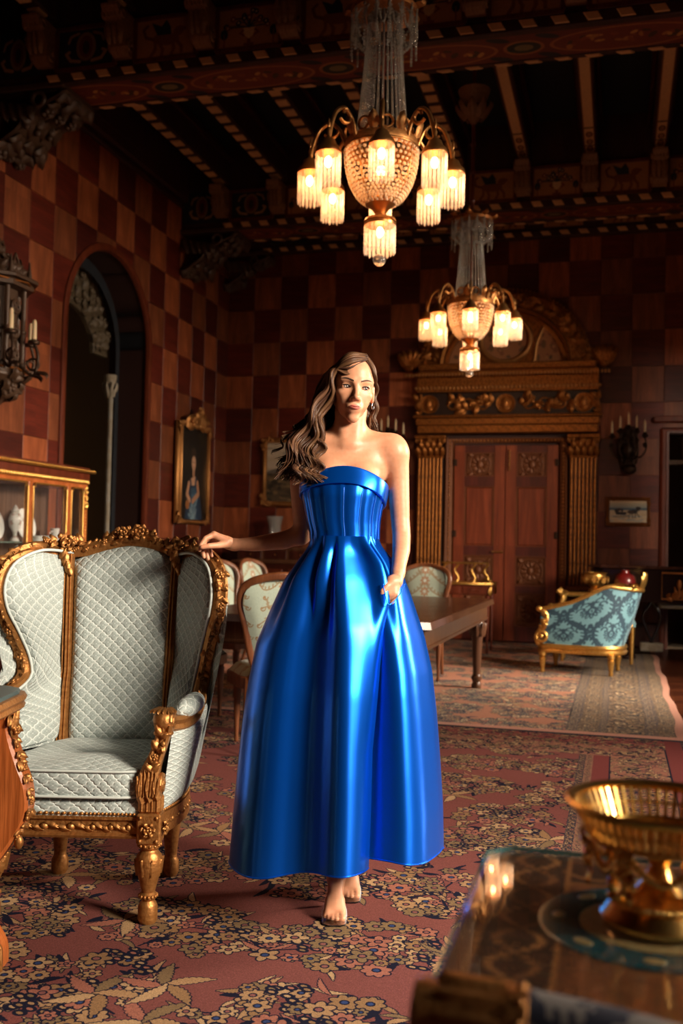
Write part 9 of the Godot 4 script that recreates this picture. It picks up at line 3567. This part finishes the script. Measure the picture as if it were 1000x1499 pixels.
func gown(w: Node3D) -> void:
	var sat: Material = mats["satin"]
	# bodice: [height, left, right, front, back]
	var rings := [[1.222, -0.105, 0.118, 0.082, -0.112], [1.245, -0.106, 0.118, 0.083, -0.112], [1.28, -0.116, 0.119, 0.088, -0.115], [1.32, -0.125, 0.125, 0.10, -0.118], [1.36, -0.134, 0.135, 0.112, -0.12], [1.40, -0.139, 0.142, 0.108, -0.12], [1.43, -0.135, 0.140, 0.092, -0.118]]
	var at := func(y: float, a: float, grow: float) -> Vector3:
		var l := 0.0
		var rr := 0.0
		var fr := 0.0
		var bk := 0.0
		for i in rings.size() - 1:
			if y <= rings[i + 1][0] or i == rings.size() - 2:
				var t := clampf((y - rings[i][0]) / (rings[i + 1][0] - rings[i][0]), 0.0, 1.2)
				l = lerpf(rings[i][1], rings[i + 1][1], t)
				rr = lerpf(rings[i][2], rings[i + 1][2], t)
				fr = lerpf(rings[i][3], rings[i + 1][3], t)
				bk = lerpf(rings[i][4], rings[i + 1][4], t)
				break
		var cx := (l + rr) * 0.5
		var hw := (rr - l) * 0.5 + grow
		var c := cos(a)
		var s := sin(a)
		var z: float = (fr + grow) * pow(absf(c), 0.9) if c > 0.0 else (bk - grow) * pow(absf(c), 0.8)
		# panels meet in slight ridges
		return Vector3(cx + s * hw, y, z - 0.008)
	var nu := 120
	var b := MB.new()
	var g := PackedVector3Array()
	for j in 16:
		for i in nu:
			var a := TAU * i / nu
			var topy := 1.40 - 0.03 * (1.0 - cos(a))
			var q: Vector3 = at.call(lerpf(1.222, topy, j / 15.0), a, 0.0)
			var seam := absf(fposmod(a / 0.4363 + 0.5, 1.0) - 0.5)
			g.append(q * Vector3(1, 1, 1) + Vector3(sin(a), 0, cos(a)) * 0.0035 * smoothstep(0.0, 0.35, seam))
	b.patch(g, nu, 16, true, false)
	part(w, "bodice", b, sat)
	for k in [-3, -2, -1, 0, 1, 2, 3]:
		b = MB.new()
		var p := []
		for j in 12:
			var a: float = 0.4363 * (k + 0.0)
			p.append(at.call(lerpf(1.226, 1.385 - 0.02 * absf(k) * 0.5, j / 11.0), a, 0.0012))
		b.tube(p, 0.0011, 5)
		part(w, "seam", b, mats["satin_seam"])
	# turned-over cuff along the neckline
	b = MB.new()
	g = PackedVector3Array()
	var lv := [[0.0, 0.004], [0.0, 0.0095], [0.06, 0.0108], [0.5, 0.0098], [0.9, 0.0078], [0.98, 0.0062], [1.0, 0.003], [0.97, -0.002], [0.8, -0.006]]
	for e in lv:
		for i in nu:
			var a := TAU * i / nu
			var hi := 1.455 - 0.030 * (1.0 - cos(a)) - 0.034 * pow(sin(a), 2.0)
			var lo := 1.398 - 0.036 * (1.0 - cos(a)) - (0.034 if sin(a) > 0.0 else 0.006) * pow(sin(a), 2.0)
			g.append(at.call(lerpf(lo, hi, e[0]), a, e[1]))
	b.patch(g, nu, lv.size(), true, false)
	part(w, "neckline_cuff", b, sat)
	# skirt: the shape of the hem, scaled up to the waist; front panel laps over the right-hand one
	var hem_a := smooth2([Vector2(0.05, -0.29), Vector2(-0.10, -0.285), Vector2(-0.22, -0.235), Vector2(-0.315, -0.12), Vector2(-0.345, 0.0), Vector2(-0.315, 0.10), Vector2(-0.265, 0.165), Vector2(-0.21, 0.19), Vector2(-0.15, 0.185), Vector2(-0.10, 0.19), Vector2(-0.055, 0.225), Vector2(-0.015, 0.272), Vector2(0.02, 0.288), Vector2(0.055, 0.272), Vector2(0.084, 0.232), Vector2(0.1, 0.195)], 8)
	var hem_b := smooth2([Vector2(0.055, 0.20), Vector2(0.10, 0.188), Vector2(0.15, 0.202), Vector2(0.21, 0.218), Vector2(0.265, 0.182), Vector2(0.305, 0.11), Vector2(0.338, 0.03), Vector2(0.35, -0.04), Vector2(0.32, -0.15), Vector2(0.22, -0.245), Vector2(0.05, -0.29)], 9)
	var lefts := [[0.17, 0.343], [0.247, 0.338], [0.378, 0.33], [0.531, 0.319], [0.64, 0.31], [0.75, 0.296], [0.883, 0.272], [0.99, 0.229], [1.088, 0.187], [1.16, 0.137], [1.196, 0.112], [1.223, 0.105], [1.24, 0.105]]
	var rights := [[0.17, 0.352], [0.234, 0.35], [0.371, 0.345], [0.545, 0.331], [0.676, 0.318], [0.808, 0.300], [0.917, 0.273], [1.044, 0.228], [1.10, 0.205], [1.153, 0.172], [1.2, 0.13], [1.223, 0.119], [1.24, 0.119]]
	var deeps := [[0.17, 1.0], [0.5, 0.93], [0.75, 0.85], [0.95, 0.72], [1.1, 0.52], [1.18, 0.38], [1.223, 0.31], [1.24, 0.31]]
	var shift := [[0.2, 0.0], [0.578, 0.012], [0.83, 0.04], [1.03, 0.075], [1.15, 0.05], [1.23, 0.02]]
	for panel in 2:
		var hem: PackedVector2Array = hem_a if panel == 0 else hem_b
		var m := hem.size()
		var n := 64
		g = PackedVector3Array()
		for j in n:
			var t := j / float(n - 1)
			for i in m:
				var e := i / float(m - 1)
				var q := hem[i]
				var ang := atan2(q.x, q.y)
				var bottom := 0.178 + 0.048 * smoothstep(-0.3, 0.05, q.x) * smoothstep(-0.1, 0.2, q.y) if panel == 0 else 0.234 + 0.014 * smoothstep(0.32, 0.15, q.x)
				if q.y < 0.0:
					bottom = lerpf(0.178 if q.x < 0 else 0.23, 0.19, clampf(-q.y / 0.3, 0, 1))
				var y := lerpf(bottom, 1.232, pow(t, 0.9))
				var lft := table_of(lefts, y)
				var rgt := table_of(rights, y)
				var dp := table_of(deeps, y)
				var k := rgt / 0.35 if q.x > 0.0 else lft / 0.345
				var x := q.x * k
				var z := q.y * dp
				# towards the waist the folds give way to knife pleats on an oval
				var wst := smoothstep(0.93, 1.215, y)
				var ox := sin(ang) * (rgt if q.x > 0.0 else lft)
				var oz := cos(ang) * (0.105 if q.y > 0.0 else 0.115) * lerpf(1.0, dp / 0.31, 1.0 - smoothstep(1.0, 1.2, y) * 0.0)
				oz = cos(ang) * 0.29 * dp * (1.0 if q.y > 0.0 else 1.2)
				x = lerpf(x, ox, wst)
				z = lerpf(z, oz, wst)
				var pl := 0.0
				for v in [[-1.2, 0.34], [-0.66, 0.36], [-0.22, 0.3], [0.3, 0.34], [0.8, 0.34]]:
					var dd := (ang - float(v[0])) / (float(v[1]) * 0.55)
					pl += exp(-dd * dd * (1.0 if dd < 0.0 else 7.0))
				var deep := 0.021 * smoothstep(0.88, 1.1, y) * (1.0 - 0.9 * smoothstep(1.17, 1.228, y))
				x -= sin(ang) * pl * deep
				z -= cos(ang) * pl * deep
				if panel == 0:
					x += table_of(shift, y) * smoothstep(0.80, 1.0, e)
					z += 0.006 * smoothstep(0.85, 0.97, e)
				else:
					x += table_of(shift, y) * 0.75 * smoothstep(0.25, 0.0, e)
					z -= 0.014 * smoothstep(0.3, 0.0, e)
				g.append(Vector3(x, y, z - 0.008))
		b = MB.new()
		b.patch(g, m, n, false, false, 1, 1, false)
		part(w, "skirt_front" if panel == 0 else "skirt_side", b, sat)
		# stitched hem
		b = MB.new()
		var hp := []
		for i in m:
			hp.append(g[i] + Vector3(0, 0.003, 0))
		b.tube(hp, 0.002, 5)
		part(w, "hem", b, sat)
	# pocket edges
	b = MB.new()
	b.tube(Array(smooth_path([Vector3(0.128, 1.085, 0.136), Vector3(0.136, 1.05, 0.15), Vector3(0.148, 1.022, 0.152), Vector3(0.178, 1.048, 0.125), Vector3(0.2, 1.085, 0.09)], 5)), 0.0018, 6)
	part(w, "pocket_edge", b, sat)


func sandals(w: Node3D) -> void:
	mat("clear_strap", Color(0.9, 0.92, 0.95, 0.35), 0.08, 0, {"transparency": BaseMaterial3D.TRANSPARENCY_ALPHA, "metallic_specular": 0.9})
	for o in [Vector3(0.0, 0, -0.06), Vector3(0.05, 0, -0.27)]:
		var sh := Node3D.new()
		sh.name = "sandal"
		w.add_child(sh, true)
		sh.position = o
		var b := MB.new()
		var sole := PackedVector3Array()
		var wide := [0.024, 0.023, 0.024, 0.034, 0.04, 0.037, 0.02]
		var ys := [0.083, 0.078, 0.053, 0.013, 0.0055, 0.0045, 0.0045]
		var zs := [-0.085, -0.06, -0.02, 0.035, 0.07, 0.1, 0.115]
		for k in 7:
			for i in 5:
				sole.append(Vector3((i / 2.0 - 1.0) * wide[k], ys[k], zs[k]))
		for k in 7:
			for i in 5:
				sole.append(Vector3((1.0 - i / 2.0) * wide[6 - k], ys[6 - k] - 0.0045, zs[6 - k]))
		b.patch(sole, 5, 14, false, true)
		part(sh, "sole", b, mats["silver"])
		b = MB.new()
		b.tube([Vector3(0.0, 0.08, -0.075), Vector3(0.0, 0.0, -0.08)], 0.008, 8, [1.3, 0.7])
		part(sh, "heel", b, mats["silver"])
		for q in [[0.05, 0.062, 0.04], [0.064, 0.036, 0.042]]:
			b = MB.new()
			var p := []
			for i in 11:
				var a := PI * i / 10
				p.append(Vector3(cos(a) * float(q[2]) * 0.95, 0.004 + sin(a) * (float(q[0]) if q[1] < 0.05 else 0.042), float(q[1]) - 0.006 * sin(a)))
			b.tube(p, 0.0028, 6)
			part(sh, "strap", b, mats["clear_strap"])
		b = MB.new()
		var an := []
		for i in 20:
			var a := TAU * i / 20
			an.append(Vector3(0.004 + cos(a) * 0.034, 0.112 + 0.008 * sin(a), -0.05 + sin(a) * 0.036))
		b.tube(an, 0.003, 6, [], {"ring": true})
		part(sh, "ankle_strap", b, mats["silver"])
